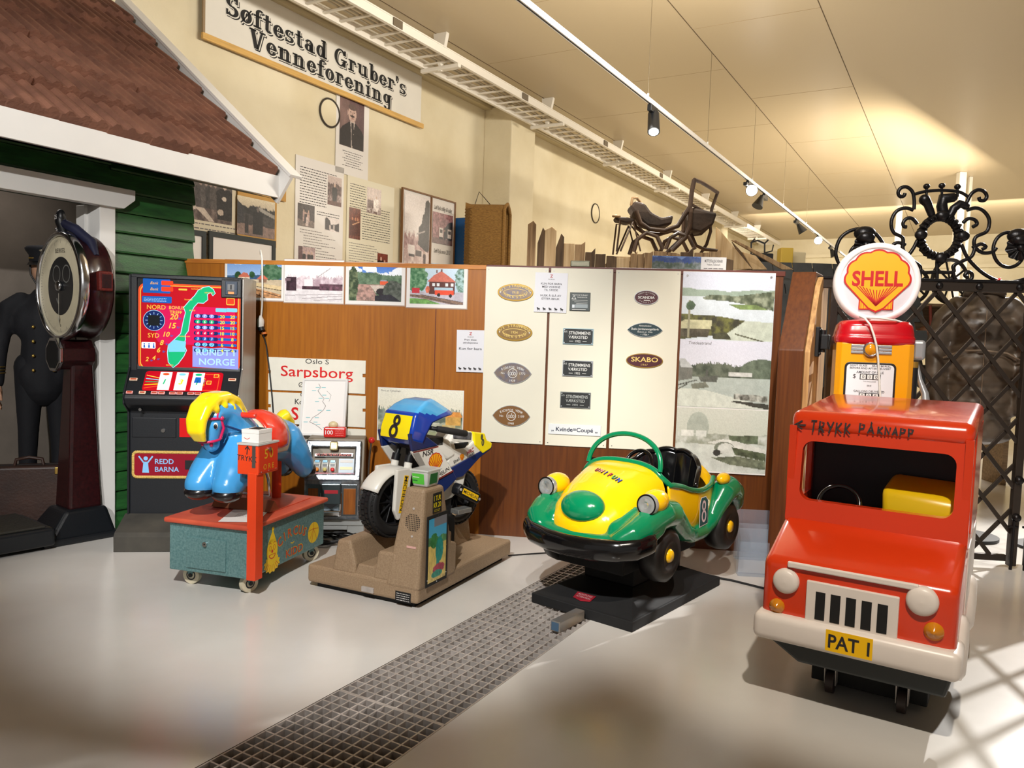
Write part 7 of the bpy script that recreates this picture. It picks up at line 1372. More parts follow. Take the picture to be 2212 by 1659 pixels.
# ================================================================== PETROL PUMP
M_po = mat('pump_orange', (232, 156, 10), .25, coat=.4); M_pr = mat('pump_red', (178, 10, 24), .2, coat=.5); M_gw = mat('globe_white', (236, 228, 226), .25, emit=.12); M_pface = mat('pump_face', (222, 222, 226), .3); M_silv = mat('pump_silver', (176, 178, 182), .3, .6)
pu = thing('petrol_pump', 'orange and red vintage petrol pump with a round shell globe, behind the red van', 'petrol pump', (2.235, 4.86, 0), R_(-19))
ZT = LP(pu, 1885, 742, 'y', -.2).z
b = MB(); b.prism([(-.215, -.17), (-.185, -.20), (.185, -.20), (.215, -.17), (.215, .17), (.185, .20), (-.185, .20), (-.215, .17)], .05, ZT, M_po, 'xy', .004); b.build('cabinet', pu)
b = MB(); b.prism([(-.235, -.22), (.235, -.22), (.235, .22), (-.235, .22)], 0, .06, M_pr, 'xy', .01); b.build('foot', pu)
b = MB()
def dome(u, v):
    R0 = [(1.0, 0), (1.03, .012), (1.03, .04), (1.0, .055), (.99, .075), (.95, .115), (.86, .14), (.5, .152), (.24, .156)]
    f = v*(len(R0)-1); i = min(len(R0)-2, int(f)); f -= i; k = R0[i][0]*(1-f)+R0[i+1][0]*f; z = R0[i][1]*(1-f)+R0[i+1][1]*f; t = 2*math.pi*u
    x = .222*math.copysign(abs(math.cos(t))**.4, math.cos(t)); y = .205*math.copysign(abs(math.sin(t))**.4, math.sin(t)); return (x*k, y*k, ZT-.005+z)
b.grid(dome, 56, 24, M_pr, cu=True); b.build('dome', pu)
GZ = LP(pu, 1899, 612, 'y', 0).z; GR = .247; MG = Matrix.Translation((0, 0, GZ)) @ Matrix.Rotation(R_(90), 4, 'X')
b = MB(); b.cyl((0, 0, ZT+.14), (0, 0, GZ-GR+.01), .075, M_pr, seg=28); b.build('neck', pu)
b = MB(); b.lathe([(.205, .062), (.212, .076), (.228, .075), (.243, .055), (.248, .0), (.243, -.055), (.228, -.075), (.212, -.076), (.205, -.062)], M_gw, 64, MG); gl = b.build('globe', pu)
b = MB(); b.lathe([(.208, .064), (.15, .072), (0, .076)], mat('globe_face', (214, 208, 214), .2, emit=.05), 56, MG); M = MG @ Matrix.Translation((0, -.005, .0775)); 
pecten(b, 0, .015, .335, M, .0, True); b.text('SHELL', .125, mat('shell_red', None) if False else MATS['shell_red'], 0, -.015, .002, M=M, off=.03, width=.285)
for k in range(7): a = R_(30+20*k); 
b.build('emblem_glass', gl)
F = -.2015; FP = lambda px_, py_: (lambda q: (q.x, q.z))(LP(pu, px_, py_, 'y', F)); M = FY(pu, F)
b = MB(); x0, z1 = FP(1839, 745); x1, z0 = FP(1926, 765); zc = (z0+z1)/2
for k in (-1, 0, 1): b.box(x0, x1, F-.006, F+.002, zc+k*.019-.008, zc+k*.019+.008, M_silv, .002)
xc = (x0+x1)/2-.003; b.lathe([(0, .02), (.032, .018), (.034, .014)], mat('badge_amber', (214, 140, 20), .15, coat=.5), 28, FY(pu, F-.004) @ Matrix.Translation((xc, zc, 0))); b.lathe([(.034, .004), (.034, .018), (.043, .016), (.045, .0)], M_chrome, 28, FY(pu, F-.004) @ Matrix.Translation((xc, zc, 0))); b.build('badge', pu)
b = MB(); x0, z1 = FP(1825, 781); x1, _ = FP(1937, 781); z0 = .62; P = RR(x0, z0, x1-x0, z1-z0, .03); b.prism(P, F-.008, F+.002, M_black, 'xz', .003); P = RR(x0+.012, z0+.012, x1-x0-.024, z1-z0-.024, .022); b.prism(P, F-.010, F-.004, M_pface, 'xz'); M = FY(pu, F-.0105); xc = (x0+x1)/2; h = lambda py_: FP(1880, py_)[1]
for t, py_, s_, w_ in (('SIGHT GLASS      MUST BE FULL', 790, .014, .225), ('BEFORE AND AFTER DELIVERY', 796, .016, .225), ('AMOUNT OF SALE', 805, .020, .15), ('GALLONS DELIVERED', 846, .018, .17)): b.text(t, s_, M_ink, xc, h(py_)-.005, .0005, M=M, off=.01, width=w_)
for py_, tx in ((812, '0.00'), (853, '000')):
    z = h(py_)-.018; b.box(xc-.055, xc+.06, z-.005, z+.029, .0004, .0008, M_ink, M=M)
    for k in range(3): b.box(xc-.05+.036*k, xc-.022+.036*k, z-.001, z+.025, .0008, .0012, M_paper, M=M); b.text('0', .026, M_ink, xc-.036+.036*k, z+.003, .0016, M=M, off=.012)
b.text('$', .034, M_ink, xc-.085, h(812)-.016, .0006, M=M, off=.005); b.text('TAX INCLUDED', .010, M_ink, xc, h(824)-.004, .0005, M=M); b.text('ERIE', .014, M_ink, xc, h(834)-.003, .0005, M=M)
b.build('meter_face', pu)
b = MB(); b.prism([(-.04, 0), (.10, 0), (.10, .04), (.07, .09), (.0, .12), (-.04, .12)], .216, .29, M_silv, 'yz', .02, 3, Matrix.Translation((0, -.05, LP(pu, 1990, 778, 'y', -.05).z))); b.build('nozzle_hood', pu)
zn = LP(pu, 1990, 778, 'y', -.05).z; b = MB(); b.tube([(.25, -.05, zn-.02), (.27, -.06, zn-.12), (.30, -.08, zn-.20), (.31, -.09, zn-.30)], [.012, .016, .022, .03], M_silv, 10); b.cyl((.222, -.14, zn-.02), (.222, -.14, zn-.42), .024, M_black, seg=14); b.cyl((.222, -.14, zn-.01), (.222, -.14, zn-.045), .025, M_brass, seg=14); b.build('nozzle', pu)
b = MB(); P = [LP(pu, *p_, 'y', y_) for p_, y_ in (((1880, 690), -.10), ((1858, 684), -.2), ((1868, 687), -.23), ((1880, 702), -.235), ((1888, 725), -.24), ((1893, 745), -.235), ((1897, 775), -.225), ((1900, 830), -.22), ((1902, 870), -.22))]; b.tube(P, .0065, M_wc, 8); b.tube([LP(pu, *p_, 'y', y_) for p_, y_ in (((1862, 685), -.21), ((1900, 687), -.215), ((1935, 692), -.20), ((1960, 700), -.12))], .0055, M_wc, 8); b.build('power_lead', pu)
# ================================================================== WROUGHT IRON GATE
M_iron = mat('wrought_iron', (26, 24, 25), .35, .5, bump=.25, bs=40); M_irb = mat('flat_bar', (60, 52, 46), .4, .6, bump=.1, bs=50)
GA = Vector((2.30, 5.44, 0)); GT = Vector((1, -.115, 0)).normalized(); GN = Vector((GT.y, -GT.x, 0)); GANG = math.atan2(GT.y, GT.x)
ga = thing('iron_gate', 'black wrought iron lattice gate crowned with scrollwork and a wreath, beside the petrol pump', 'gate', GA, GANG)
def GQ(px_, py_): q = onpl(px_, py_, GA, GN)-GA; return (q.dot(GT), 0.0, q.z)
def Z7(zx, zy): return GQ(zx/3.318+1700, zy/3.318+380)
zr = GQ(2100, 630)[2]; xr_ = GQ(2200, 900)[0]; zbm = .05
b = MB(); b.box(-.25, 2.62, -.02, .02, zr, zr+.065, M_irb, .004); b.box(-.25, 2.62, -.03, .03, zr+.062, zr+.08, M_iron, .003); b.build('top_rail', ga)
for x in (-.04, xr_+.12): b = MB(); b.box(x, x+xr_+.02, -.015, .015, zbm, zbm+.045, M_irb, .003); b.build('bottom_rail', ga)
for x in (-.08, xr_+.02, xr_+.13, 2.6): b = MB(); b.box(x-.025, x+.025, -.025, .025, .02, zr+.01, M_irb, .004); b.build('stile', ga)
pz = (zr-zbm-.04); k0 = GQ(2026, 622)[0]; p_ = GQ(2112, 622)[0]-k0; m_ = 1.22
for fam, lo, hi in ((1, -.06, xr_), (-1, -.06, xr_), (1, xr_+.15, 2.58), (-1, xr_+.15, 2.58)):
    for i in range(-9, 19):
        xt = k0+i*p_; xb = xt+fam*pz/m_; a, c = Vector((xt, 0, zr)), Vector((xb, 0, zbm+.04))
        d = c-a; t0, t1 = 0., 1.
        for s_, e_ in ((lo, 1), (hi, -1)):
            if abs(d.x) < 1e-6: continue
            t = (s_-a.x)/d.x
            if (d.x > 0) == (e_ > 0): t0 = max(t0, t)
            else: t1 = min(t1, t)
        if t1-t0 < .03: continue
        A_, C_ = a+d*t0, a+d*t1; M = frame(A_+Vector((0, -.009*fam, 0)), C_-A_, (0, 1, 0)); b = MB(); b.box(0, (C_-A_).length, -.006, .006, -.014, .014, M_irb, .002, M=M); b.build('lattice_bar', ga)
for i in range(-1, 6):
    x = k0+i*p_
    if -.1 < x < 2.0: b = MB(); b.ell((x, -.024, zr+.035), (.024, .018, .024), M_iron, seg=14); b.build('rivet', ga)
for z in (.36, .62): b = MB(); b.ell((xr_+.02, -.03, z), .03, M_iron, seg=14); b.build('rivet', ga)
for dx in (.0, .09): b = MB(); b.cyl((xr_+dx, -.04, .0), (xr_+dx, -.04, .34), .010, M_iron, seg=10); b.cyl((xr_+dx-.03, -.04, .3), (xr_+dx+.03, -.04, .3), .008, M_iron, seg=8); b.build('drop_bolt', ga)
def sc_(pts, r, nm='scroll'):
    P = [Vector(Z7(*p)) for p in pts]; n = len(P); Q = []
    for i in range(n-1):   # smooth through the points
        a, p0, p1, c = P[max(i-1, 0)], P[i], P[i+1], P[min(i+2, n-1)]
        for t in (0, .25, .5, .75): Q.append(.5*((2*p0)+(p1-a)*t+(2*a-5*p0+4*p1-c)*t*t+(3*p0-a-3*p1+c)*t**3))
    Q.append(P[-1]); b = MB(); b.tube(Q, r, M_iron, 8); b.build(nm, ga)
K = 5.4/1680/3.318
for P in ([(905, 135), (960, 118), (1020, 108), (1110, 103), (1210, 110), (1260, 125), (1305, 155)], [(910, 240), (912, 180), (900, 115), (860, 80), (820, 85), (797, 115), (808, 145), (835, 146), (846, 125)], [(905, 245), (850, 230), (790, 250), (755, 300), (748, 360), (770, 410), (830, 445), (830, 520), (862, 570), (905, 520), (935, 460)], [(1285, 200), (1305, 155), (1330, 120), (1370, 100), (1410, 110), (1432, 145), (1415, 175), (1385, 175), (1375, 152)], [(1290, 245), (1350, 230), (1400, 245), (1440, 290), (1450, 340), (1430, 400), (1352, 440), (1345, 505), (1400, 550), (1470, 545), (1500, 515)],
          [(935, 345), (900, 307), (860, 305), (832, 335), (838, 362), (858, 366)], [(1262, 335), (1300, 306), (1345, 315), (1362, 345), (1330, 366)], [(1075, 610), (1075, 690), (1075, 775)], [(860, 570), (905, 610), (955, 650), (960, 690), (1075, 690), (1190, 690), (1190, 650), (1215, 630), (1270, 605), (1325, 575), (1350, 500)], [(955, 690), (950, 770)], [(1190, 690), (1208, 740), (1260, 765), (1318, 742), (1325, 702), (1295, 688), (1275, 710), (1290, 725)], [(1250, 490), (1290, 580), (1360, 660), (1440, 720), (1520, 755), (1600, 765), (1720, 735)], [(850, 495), (800, 478), (765, 490), (757, 515), (782, 526), (800, 512)], [(1330, 515), (1390, 488), (1425, 508), (1400, 526)],
          [(395, 670), (360, 600), (350, 540), (380, 450), (450, 395), (540, 380), (630, 410), (685, 480), (700, 520), (690, 600)], [(455, 600), (455, 545), (490, 500), (530, 490)]): sc_(P, .0125 if P[0] != (905, 135) else .011)
sc_([(1590+112*math.cos(t), 530+125*math.sin(t)) for t in np.linspace(0, 6.283, 22)], .012, 'ring')
for x, z in ((1000, 75), (1110, 70), (1222, 78)):
    c = Z7(x, z); b = MB(); b.ell(c, (.022, .022, .019), M_iron, seg=14); d = Z7(x, 150); b.cyl(c, d, .009, M_iron, seg=8); b.build('ball_finial', ga)
for P, R_l in (([(985, 170), (1010, 205), (1035, 275)], (.036, .028, .024)), ([(1190, 155), (1120, 165), (1110, 215), (1120, 280)], (.03, .04, .036, .034)), ([(1280, 215), (1240, 200), (1195, 235), (1165, 290)], (.026, .028, .028, .026))): b = MB(); chain(b, [tuple(Z7(*p))+(r,) for p, r in zip(P, R_l)], M_iron, 12); b.build('plume', ga)
C_ = Vector(Z7(1095, 437)); ax = 165*K*.92; az = 163*K; b = MB()
def wr(u, v):
    t = 2*math.pi*u; ri = .66; k = ri+(1-ri)*v; pl_ = .018*math.sin(t*26)*(.3+.7*v); return C_+Vector((ax*k*math.cos(t), -.012-.030*math.sin(math.pi*v)-pl_, az*k*(1.02-.02*v)*math.sin(t)))
b.grid(wr, 272, 8, M_iron, cu=True); b.grid(lambda u, v: wr(u, v)+Vector((0, .03+2*(-.0), 0)), 60, 4, M_iron, cu=True); b.build('wreath', ga)
for p in ((948, 425), (1248, 435), (1090, 590), (1100, 290)): b = MB(); b.ell(Vector(Z7(*p))+Vector((0, -.03, 0)), (.042, .03, .036), M_iron, seg=16); b.build('boss', ga)
for c, r in (((550, 500), 75), ((1650, 520), 85)):
    C2 = Vector(Z7(*c)); b = MB(); b.grid(lambda u, v: C2+Vector((r*K*v*math.cos(2*math.pi*u), -.02-.012*math.sin(2*math.pi*u*9)*v-.02*(1-v), r*K*v*math.sin(2*math.pi*u))), 108, 5, M_iron, cu=True); b.ell(C2+Vector((0, -.045, 0)), .024, M_iron, seg=12); b.build('flower', ga)
    b = MB(); C3 = C2+Vector((0, -.01, 85*K)); b.ell(C3, (.075, .05, .05), M_iron, seg=16); b.ell(C3+Vector((.0, -.03, -.03)), (.06, .04, .04), M_iron, seg=12); b.build('bud', ga)
b = MB(); q = Vector(Z7(1505, 748)); b.tube([q+Vector((.02*math.cos(t), .02*math.sin(t), .012*math.cos(t))) for t in np.linspace(0, 6.283, 14)[:-1]], .005, mat('red_tie', (226, 50, 50), .4), 6, True); b.build('red_tie', ga)
# ================================================================== BEHIND THE GATE
M_lea = mat('worn_leather', (104, 90, 76), .40, c2=(72, 62, 53), vs=3, bump=.3, bs=12); M_leas = mat('leather_seam', (128, 110, 92), .5)
jp = dep(2108, 900, 6.15)
o = thing('leather_jacket', 'worn brown leather jacket on a stand, seen from the back through the gate', 'jacket', (jp.x, jp.y, 0), R_(-22))
za = dep(2100, 655, 6.15).z; zc_ = dep(2100, 938, 6.15).z; H_ = za-zc_; b = MB()
for k in range(13):
    t = k/12; z = zc_+H_*t; rx = .262-.03*t if t < .8 else .24*(1-((t-.8)/.2)**2*.55); ry = .15; b.ell((0, 0, z), (rx, ry, .08), M_lea)
for s_ in (-1, 1): chain(b, [(s_*.18, 0, za-.02, .08), (s_*.27, 0, za-.12, .085), (s_*.315, -.01, za-.36, .08), (s_*.31, -.05, za-.62, .072), (s_*.29, -.08, za-.82, .06)], M_lea)
b.ell((0, 0, za+.05), (.12, .11, .06), M_lea); b.build('jacket_body', o, [remesh(.02, 6)])
b = MB(); b.tube([(-.27, -.11, zc_+H_*.58), (-.15, -.168, zc_+H_*.64), (0, -.175, zc_+H_*.645), (.15, -.168, zc_+H_*.63), (.27, -.11, zc_+H_*.57)], .007, M_leas, 6); b.tube([(0, -.158, zc_+.02), (0, -.165, zc_+H_*.5), (0, -.16, za-.06)], .004, M_leas, 6); b.build('seam', o)
b = MB(); b.tube([(.12*math.cos(t), .11*math.sin(t), za+.07-.03*math.sin(t)) for t in np.linspace(0, 6.283, 24)[:-1]], .03, M_lea, 8, True); b.build('collar', o)
b = MB(); b.cyl((0, 0, .02), (0, 0, zc_+.1), .02, M_black, seg=12); b.cyl((0, 0, 0), (0, 0, .025), .22, M_black, seg=28); b.build('stand', o)
# second jacket edge at the picture rim
q = dep(2285, 800, 5.9); o = thing('leather_coat', 'dark leather coat at the right edge behind the gate', 'coat', (q.x, q.y, 0), 0); b = MB()
for k in range(10): b.ell((0, 0, .75+.095*k), (.17, .13, .1), M_lea)
chain(b, [(-.1, 0, 1.6, .08), (-.2, 0, 1.45, .08), (-.22, 0, 1.1, .07)], M_lea); b.build('coat_body', o, [remesh(.025, 4)]); b = MB(); b.cyl((0, 0, 0), (0, 0, .8), .02, M_black); b.cyl((0, 0, 0), (0, 0, .02), .2, M_black); b.build('stand', o)
# display shelves far behind
M_shelf = mat('shelf_oak', (150, 124, 92), .7, c2=(112, 90, 66), vs=6, stretch=(1, 8, 8))
s0 = dep(1930, 700, 9.0); s1 = dep(2075, 700, 9.2); zt_ = dep(2000, 665, 9).z; zb_ = dep(2000, 718, 9).z
o = thing('display_shelf', 'weathered wooden display shelf beyond the gate, left of the leather jacket', 'shelf', (s0.x-.3, s0.y, 0), 0); L_ = s1.x-s0.x+.6; b = MB(); b.box(0, L_, 0, .03, zt_-.26, zt_, M_shelf, .004); b.build('back_board', o)
for z, nm in ((zt_, 'top'), (zb_-.10, 'shelf_board')): b = MB(); b.box(0, L_, -.4, .03, z, z+.03, M_shelf, .003); b.build(nm, o)
for x in (.03, L_-.03): b = MB(); b.box(x-.03, x+.03, -.38, -.02, 0, zt_, M_shelf, .003); b.build('upright', o)
def wagonwheel(px_, py_, y_, r, lb):
    c = dep(px_, py_, y_); o = thing('wagon_wheel', lb, 'wheel', (c.x, c.y, zt_+.055+r), R_(15), 'old spoked wheels beyond the gate'); M_w = mat('old_wheel', (44, 40, 38), .7); b = MB(); b.tube([(r*math.cos(t), 0, r*math.sin(t)) for t in np.linspace(0, 6.283, 36)[:-1]], .022, M_w, 6, True); b.build('rim', o)
    b = MB(); b.cyl((0, -.05, 0), (0, .05, 0), .04, M_w)
    for k in range(10): a = R_(36*k); b.cyl((.03*math.cos(a), 0, .03*math.sin(a)), (r*math.cos(a), 0, r*math.sin(a)), .012, M_w, seg=6)
    b.build('hub_and_spokes', o)
wagonwheel(1975, 640, 8.75, .18, 'smaller spoked wheel on the shelf beyond the gate'); wagonwheel(2050, 640, 8.8, .24, 'larger dark spoked wheel on the shelf beyond the gate')
c = dep(2046, 680, 8.8); o = thing('toy_truck', 'small red and wooden toy on the far shelf', 'toy', (c.x, c.y-.15, zb_-.07), .2); b = MB(); b.box(-.12, .12, -.05, .05, .03, .09, mat('toy_red', (196, 50, 40), .4), .01); b.build('chassis', o); b = MB(); b.box(-.10, .06, -.04, .04, .09, .16, M_shelf, .02); b.build('cab', o)
for x in (-.07, .07): b = MB(); b.cyl((x, -.055, .03), (x, .055, .03), .03, M_black, seg=14); b.build('wheel', o)
c = dep(2000, 705, 8.7); o = thing('banjo_pan', 'round brown pan with a long handle on the far shelf', 'pan', (c.x, c.y-.1, zb_-.07), 0); b = MB(); b.lathe([(0, 0), (.10, 0), (.12, .04), (.13, .10), (.05, .14), (0, .145)], mat('pan_brown', (96, 62, 40), .5), 24); b.build('bowl', o); b = MB(); b.cyl((0, 0, .13), (-.02, 0, .36), .016, mat('pan_handle', (120, 50, 36), .5), seg=10); b.build('handle', o)
# shingled shed roof behind the end post
M_shing = mat('slate_shingle', (50, 52, 52), .75, c2=(34, 36, 37), vs=8, bump=.2, bs=50)
a0 = dep(1690, 572, 7.6); a1 = dep(1890, 572, 7.6); o = thing('shingled_shed', 'dark shingled shed roof rising behind the partition end post', 'shed', (a0.x-.3, a0.y, 0), R_(-3)); L_ = a1.x-a0.x+.3; zt_ = a0.z; b = MB(); r = random.Random(12)
for row in range(7):
    for k in range(int(L_/.19)+2):
        x = k*.19-(.095 if row % 2 else 0); y = -.09*row; z = zt_-.155*row; j = r.uniform(-.012, .012); pts = [(x+.004, z+.02), (x+.186, z+.02), (x+.186, z-.16+j), (x+.14, z-.20+j), (x+.05, z-.20+j), (x+.004, z-.16+j)]
        b.poly([(px_, y-.006-(zt_-.155*row+.02-pz_)*.58, pz_) for px_, pz_ in pts]+[(px_, y-.022-(zt_-.155*row+.02-pz_)*.58, pz_) for px_, pz_ in pts], [(0, 1, 2, 3, 4, 5), (11, 10, 9, 8, 7, 6)]+[(i, (i+1) % 6, 6+(i+1) % 6, 6+i) for i in range(6)], M_shing)
b.build('shingles', o); b = MB(); b.box(0, L_, -.55, .8, 0, zt_-1.15, mat('shed_wall', (70, 60, 50), .8)); b.prism([(-.6, zt_-1.12), (.9, zt_-1.12), (.05, zt_-.02)], .02, L_-.02, MATS['shed_wall'], 'yz'); b.build('walls', o)
# ================================================================== ON AND BEHIND THE PARTITION TOP
M_weath = mat('weathered_plank', (186, 154, 112), .85, c2=(128, 100, 70), vs=5, stretch=(9, 9, .7), bump=.25, bs=30); M_wdk = mat('dark_plank', (116, 92, 66), .85, c2=(76, 60, 44), vs=5, stretch=(9, 9, .7)); M_wlt = mat('pale_plank', (226, 200, 156), .8, c2=(190, 156, 110), vs=4, stretch=(9, 9, .7))
YF = 6.55
fo = dep(1240, 560, YF); fe = thing('plank_fence', 'weathered fence of uneven upright planks behind the partition top', 'fence', (fo.x, YF, 0), 0)
pl_ = [(1138, 1156, 485, 0), (1160, 1176, 499, 1), (1175, 1200, 498, 2), (1199, 1217, 512, 1), (1217, 1240, 526, 2), (1241, 1263, 528, 0), (1264, 1285, 545, 1), (1286, 1308, 549, 1), (1310, 1331, 553, 1), (1332, 1360, 557, 2), (1362, 1376, 548, 0), (1377, 1391, 549, 0), (1392, 1410, 546, 0), (1412, 1440, 543, 0), (1442, 1468, 546, 0), (1470, 1497, 545, 1), (1500, 1530, 546, 0), (1532, 1556, 544, 0), (1558, 1584, 560, 1)]
for i, (xa_, xb_, yt_, kd) in enumerate(pl_):
    a = dep(xa_, 560, YF).x-fo.x; c = dep(xb_, 560, YF).x-fo.x; z = dep((xa_+xb_)/2, yt_, YF).z; r = random.Random(i); b = MB()
    b.prism([(a, 1.2), (c, 1.2), (c, z+(r.uniform(-.02, .05) if i > 4 else .0)), ((a+c)/2+.01, z+(.03 if i < 4 else 0.0)), (a, z-(.10 if i in (1, 3) else .0))], -.012+.006*(i % 2), .012+.006*(i % 2), (M_weath, M_wdk, M_wlt)[kd], 'xz', .003); b.build('plank', fe)
b = MB(); b.box(dep(1135, 560, YF).x-fo.x, dep(1585, 560, YF).x-fo.x, .03, .08, 0.3, .42, M_wdk); b.box(dep(1135, 560, YF).x-fo.x, dep(1585, 560, YF).x-fo.x, .03, .08, 1.3, 1.42, M_wdk)
for x_ in (1140, 1350, 1580): q = dep(x_, 560, YF).x-fo.x; b.box(q-.05, q+.05, .03, .13, 0, 1.9, M_wdk)
b.build('rails', fe)
# deck under the sled
d0 = dep(1318, 556, 7.0); d1 = dep(1560, 556, 7.0); sd = dep(1440, 556, 7.0)
o = thing('plank_stage', 'rough plank stage carrying the old wooden sledge chair', 'stage', (sd.x, 7.0, 0), 0); wd = d1.x-d0.x; zs_ = d0.z-.02; b = MB(); b.box(-wd/2, wd/2, -.30, .40, zs_-.04, zs_, M_weath, .004); b.build('deck', o)
for x in (-wd/2+.06, wd/2-.06):
    for y in (-.25, .35): b = MB(); b.box(x-.04, x+.04, y-.04, y+.04, 0, zs_-.04, M_wdk); b.build('post', o)
# the sledge chair
M_bent = mat('bent_wood', (96, 74, 56), .5, c2=(58, 44, 36), vs=9, bump=.2, bs=40); M_hide = mat('old_upholstery', (84, 68, 56), .75, c2=(50, 42, 37), vs=8, bump=.3, bs=30)
sg_ = thing('sledge_chair', 'antique dark bentwood sledge chair standing on the plank stage', 'sledge', (sd.x, 7.0, zs_), 0)
def S3(zx, zy, dy=0.): q = dep(zx/3.16+1100, zy/3.16+100, 7.0); return (q.x-sd.x, dy, max(.012, q.z-zs_))
def wood(P, r, dys=(-.13, .13), nm='frame', m=None):
    for dy in dys: b = MB(); b.tube([S3(*p, dy) for p in P], r*.78, m or M_bent, 8); b.build(nm, sg_)
wood([(850, 1140), (880, 1220), (940, 1262), (1040, 1272), (1130, 1240), (1180, 1160), (1212, 1110), (1225, 1000), (1240, 930)], .026, (-.13,), nm='side_rail'); wood([(850, 1140), (880, 1220), (940, 1262), (1040, 1272), (1130, 1245), (1250, 1275), (1330, 1265), (1400, 1200)], .024, (.13,), nm='side_rail')
wood([(1450, 975), (1412, 1080), (1395, 1160), (1400, 1250), (1372, 1340), (1330, 1405)], .019, (.13,), nm='back_post'); wood([(835, 1412), (860, 1330), (920, 1285), (990, 1310), (1030, 1398)], .024, nm='runner_arch'); wood([(1050, 1395), (1080, 1320), (1130, 1290), (1200, 1310), (1245, 1398)], .022, nm='runner_arch'); wood([(1090, 1405), (1180, 1320), (1212, 1240), (1215, 1120)], .026, nm='curved_leg'); wood([(1240, 1280), (1275, 1360), (1330, 1385), (1420, 1395)], .02, (0.0,), nm='runner_tip')
wood([(720, 1412), (745, 1200), (830, 1210), (745, 1410)], .011, nm='rod'); wood([(830, 1210), (880, 1410)], .009, nm='rod'); wood([(840, 1200), (900, 1280)], .009, nm='rod')
b = MB(); b.tube([S3(1240, 930, -.13), S3(1300, 935, -.05), S3(1380, 957, .05), S3(1450, 982, .13)], .017, M_bent, 8); b.build('top_hoop', sg_)
b = MB(); b.tube([S3(1228, 1100, -.13), S3(1400, 1140, .13)], .014, M_bent, 8); b.build('cross_bar', sg_)
b = MB(); b.tube([S3(820, 1100, -.1), S3(830, 1050, -.1), S3(870, 1035, 0), S3(910, 1055, .1), S3(930, 1100, .1)], .012, M_weath, 8); b.tube([S3(745, 1175, -.1), S3(705, 1165, -.05), S3(740, 1150, .05), S3(800, 1180, .1)], .011, M_weath, 8); b.build('cane_hoop', sg_)
def hull(P, dy, m, nm):
    b = MB(); q = [S3(*p) for p in P]; b.prism([(x, z) for x, _, z in q], -dy*.62, dy*.62, m, 'xz', .02, 2); b.build(nm, sg_)
hull([(812, 1110), (845, 1068), (915, 1088), (955, 1145), (1025, 1182), (1105, 1165), (1092, 1228), (1000, 1248), (925, 1238), (862, 1180)], .19, M_hide, 'foot_shell'); hull([(1222, 1110), (1398, 1150), (1372, 1232), (1290, 1282), (1215, 1268)], .19, M_hide, 'seat_shell'); hull([(715, 1170), (800, 1175), (850, 1185), (850, 1205), (800, 1215), (720, 1195)], .12, M_hide, 'foot_rest')
# leaning boards, photo strip, little tin
for i, (P, m, y_, lb) in enumerate((([(1412, 1235), (1440, 1260), (1655, 1520), (1480, 1525), (1410, 1400)], M_wlt, 7.35, 'wide pale board leaning behind the photo strip'), ([(1515, 1325), (1545, 1325), (1940, 1525), (1860, 1525)], M_weath, 7.30, 'long weathered board sloping down to the end post'), ([(1590, 1405), (1680, 1430), (1760, 1525), (1660, 1525)], M_wlt, 7.45, 'short splintered board under the sloping boards'), ([(1520, 1335), (1590, 1410), (1660, 1525), (1620, 1525)], M_wdk, 7.40, 'narrow dark board between the leaning boards'))):
    q = [dep(a/3.16+1100, c/3.16+100, y_) for a, c in P]; o = thing('leaning_board', lb, 'board', (q[-1].x, y_, 0), 0, 'boards leaning behind the partition'); b = MB(); b.prism([(p_.x-q[-1].x, max(p_.z, .0)) for p_ in q], -.012, .012, m, 'xz', .003)
    b.build('board', o); 
    lowx = sorted(q, key=lambda t: t.z)[:2]
o = hang('photo_strip', 'long sign strip with a forest photograph standing along the partition top', 'sign', frame(dep(1408, 582, 6.0), (1, -.06, 0), (0, 0, 1))); wS = dep(1566, 582, 6).x-dep(1408, 582, 6).x; hS = dep(1480, 552, 6).z-dep(1480, 582, 6).z; b = MB(); b.box(0, wS, -.02, hS, -.01, 0, M_paper)
p = Pic(110, 26, (120, 150, 210), (170, 190, 220), 99); p.hill(.12, .2, 5, (60, 84, 150), .4, (92, 110, 150), spiky=.1).hill(.5, .15, 9, (150, 156, 160), .5, (84, 100, 84), spiky=.2); b.image(p.a, wS*.66, hS, None, None, .001, 0, 0); b.text('MOTTOSTALLENS VENNER', .03, M_ink, wS*.83, hS*.62, .001, width=wS*.24, off=.01); b.text('Vedum, Telemark', .022, M_ink, wS*.83, hS*.40, .001, width=wS*.18); scribble(b, wS*.70, wS*.96, hS*.15, .012, 5, M_gink); b.build('strip', o)
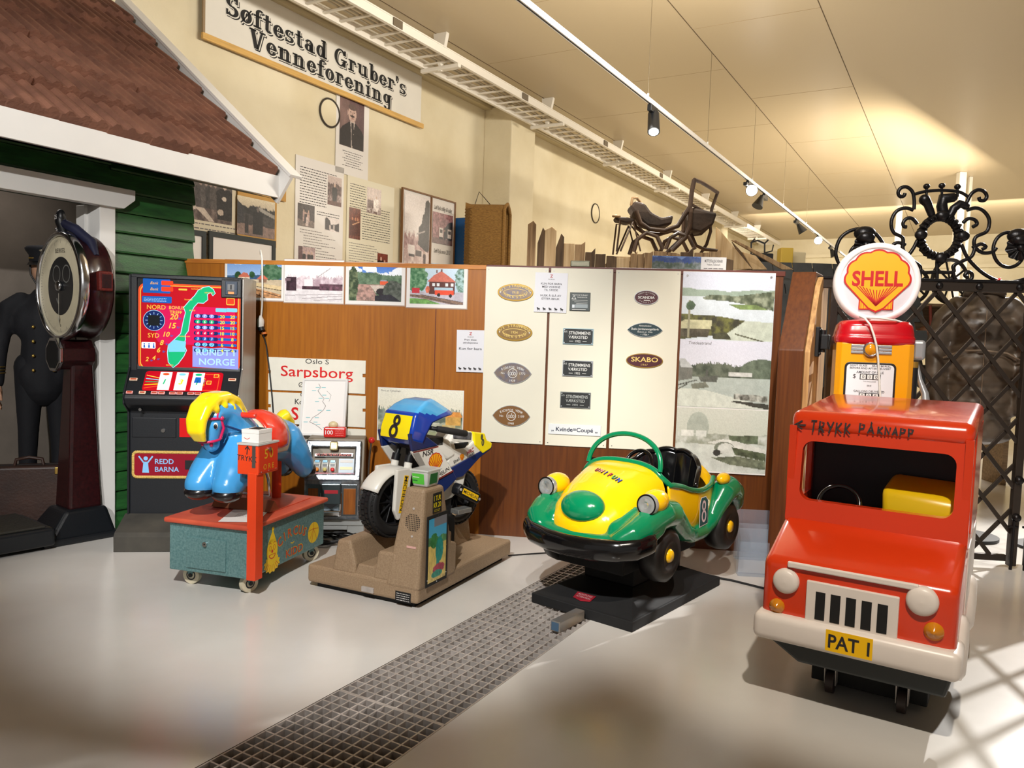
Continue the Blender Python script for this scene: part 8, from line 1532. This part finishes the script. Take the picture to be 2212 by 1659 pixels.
q = onpl(1254, 575, PA, PN); o = thing('tin_box', 'small grey tin box on the partition top', 'box', (q.x, q.y+.03, 2.004), PANG); b = MB(); b.box(-.07, .07, -.022, .022, 0, .045, mat('old_tin', (120, 118, 100), .4, .6, var=.2, vs=20), .006); b.build('tin', o); b = MB(); b.box(-.055, .055, -.024, -.02, .012, .03, mat('tin_label', (170, 166, 140), .5)); b.build('label', o)
# far stuff over the partition: dark chair on a box, boxes
c = dep(1645, 548, 9.0); o = thing('ladder_chair', 'small black cane chair far behind the leaning boards', 'chair', (c.x, 9.0, c.z-.2), .3); b = MB(); b.box(-.10, .10, -.09, .09, 0, .20, M_black, .01); b.build('seat', o)
b = MB()
for x in (-.09, .09): b.tube([(x, .07, .2), (x, .08, .33), (x+.02, .04, .37)], .010, M_black, 6)
b.tube([(-.09, .08, .33), (0, .09, .36), (.09, .08, .33)], .010, M_black, 6); b.tube([(.09, .07, .22), (.14, .0, .24), (.11, -.06, .30)], .008, M_black, 6); b.build('back', o)
o = thing('crate_stack', 'tall plain crate far behind, under the black cane chair', 'crate', (c.x, 9.0, 0), .3); b = MB(); b.box(-.3, .3, -.25, .25, 0, c.z-.2, M_wdk, .01); b.build('crate', o)
c = dep(1672, 545, 10.5); o = thing('pale_cabinet', 'pale cabinet far behind the leaning boards', 'cabinet', (c.x, 10.5, 0), .2); b = MB(); b.box(-.25, .35, -.2, .2, 0, c.z, mat('cabinet_cream', (206, 194, 160), .6), .01); b.build('case', o)
c = dep(1690, 555, 10.3); o = thing('yellow_post', 'short yellow post beside the pale cabinet', 'post', (c.x, 10.2, 0), 0); b = MB(); b.box(-.08, .08, -.08, .08, 0, c.z+.1, mat('old_yellow', (190, 160, 60), .6), .01); b.build('post', o)
# floor lead beside the yellow car
o = thing('floor_lead', 'black lead lying along the floor from the yellow car to the red van', 'cable', (0, 0, 0)); b = MB(); b.tube([Vector((gp(*p).x, gp(*p).y, .008)) for p in ((1505, 1240), (1540, 1249), (1580, 1256), (1620, 1266), (1660, 1276))], .007, M_bc, 6); b.build('lead', o)
o = thing('wall_lead', 'thin black lead on the floor from the motorcycle base to the yellow car', 'cable', (0, 0, 0)); b = MB(); b.tube([Vector((gp(*p).x, gp(*p).y, .006)) for p in ((1098, 1202), (1120, 1200), (1150, 1198), (1180, 1196))], .005, M_bc, 6); b.build('lead', o)
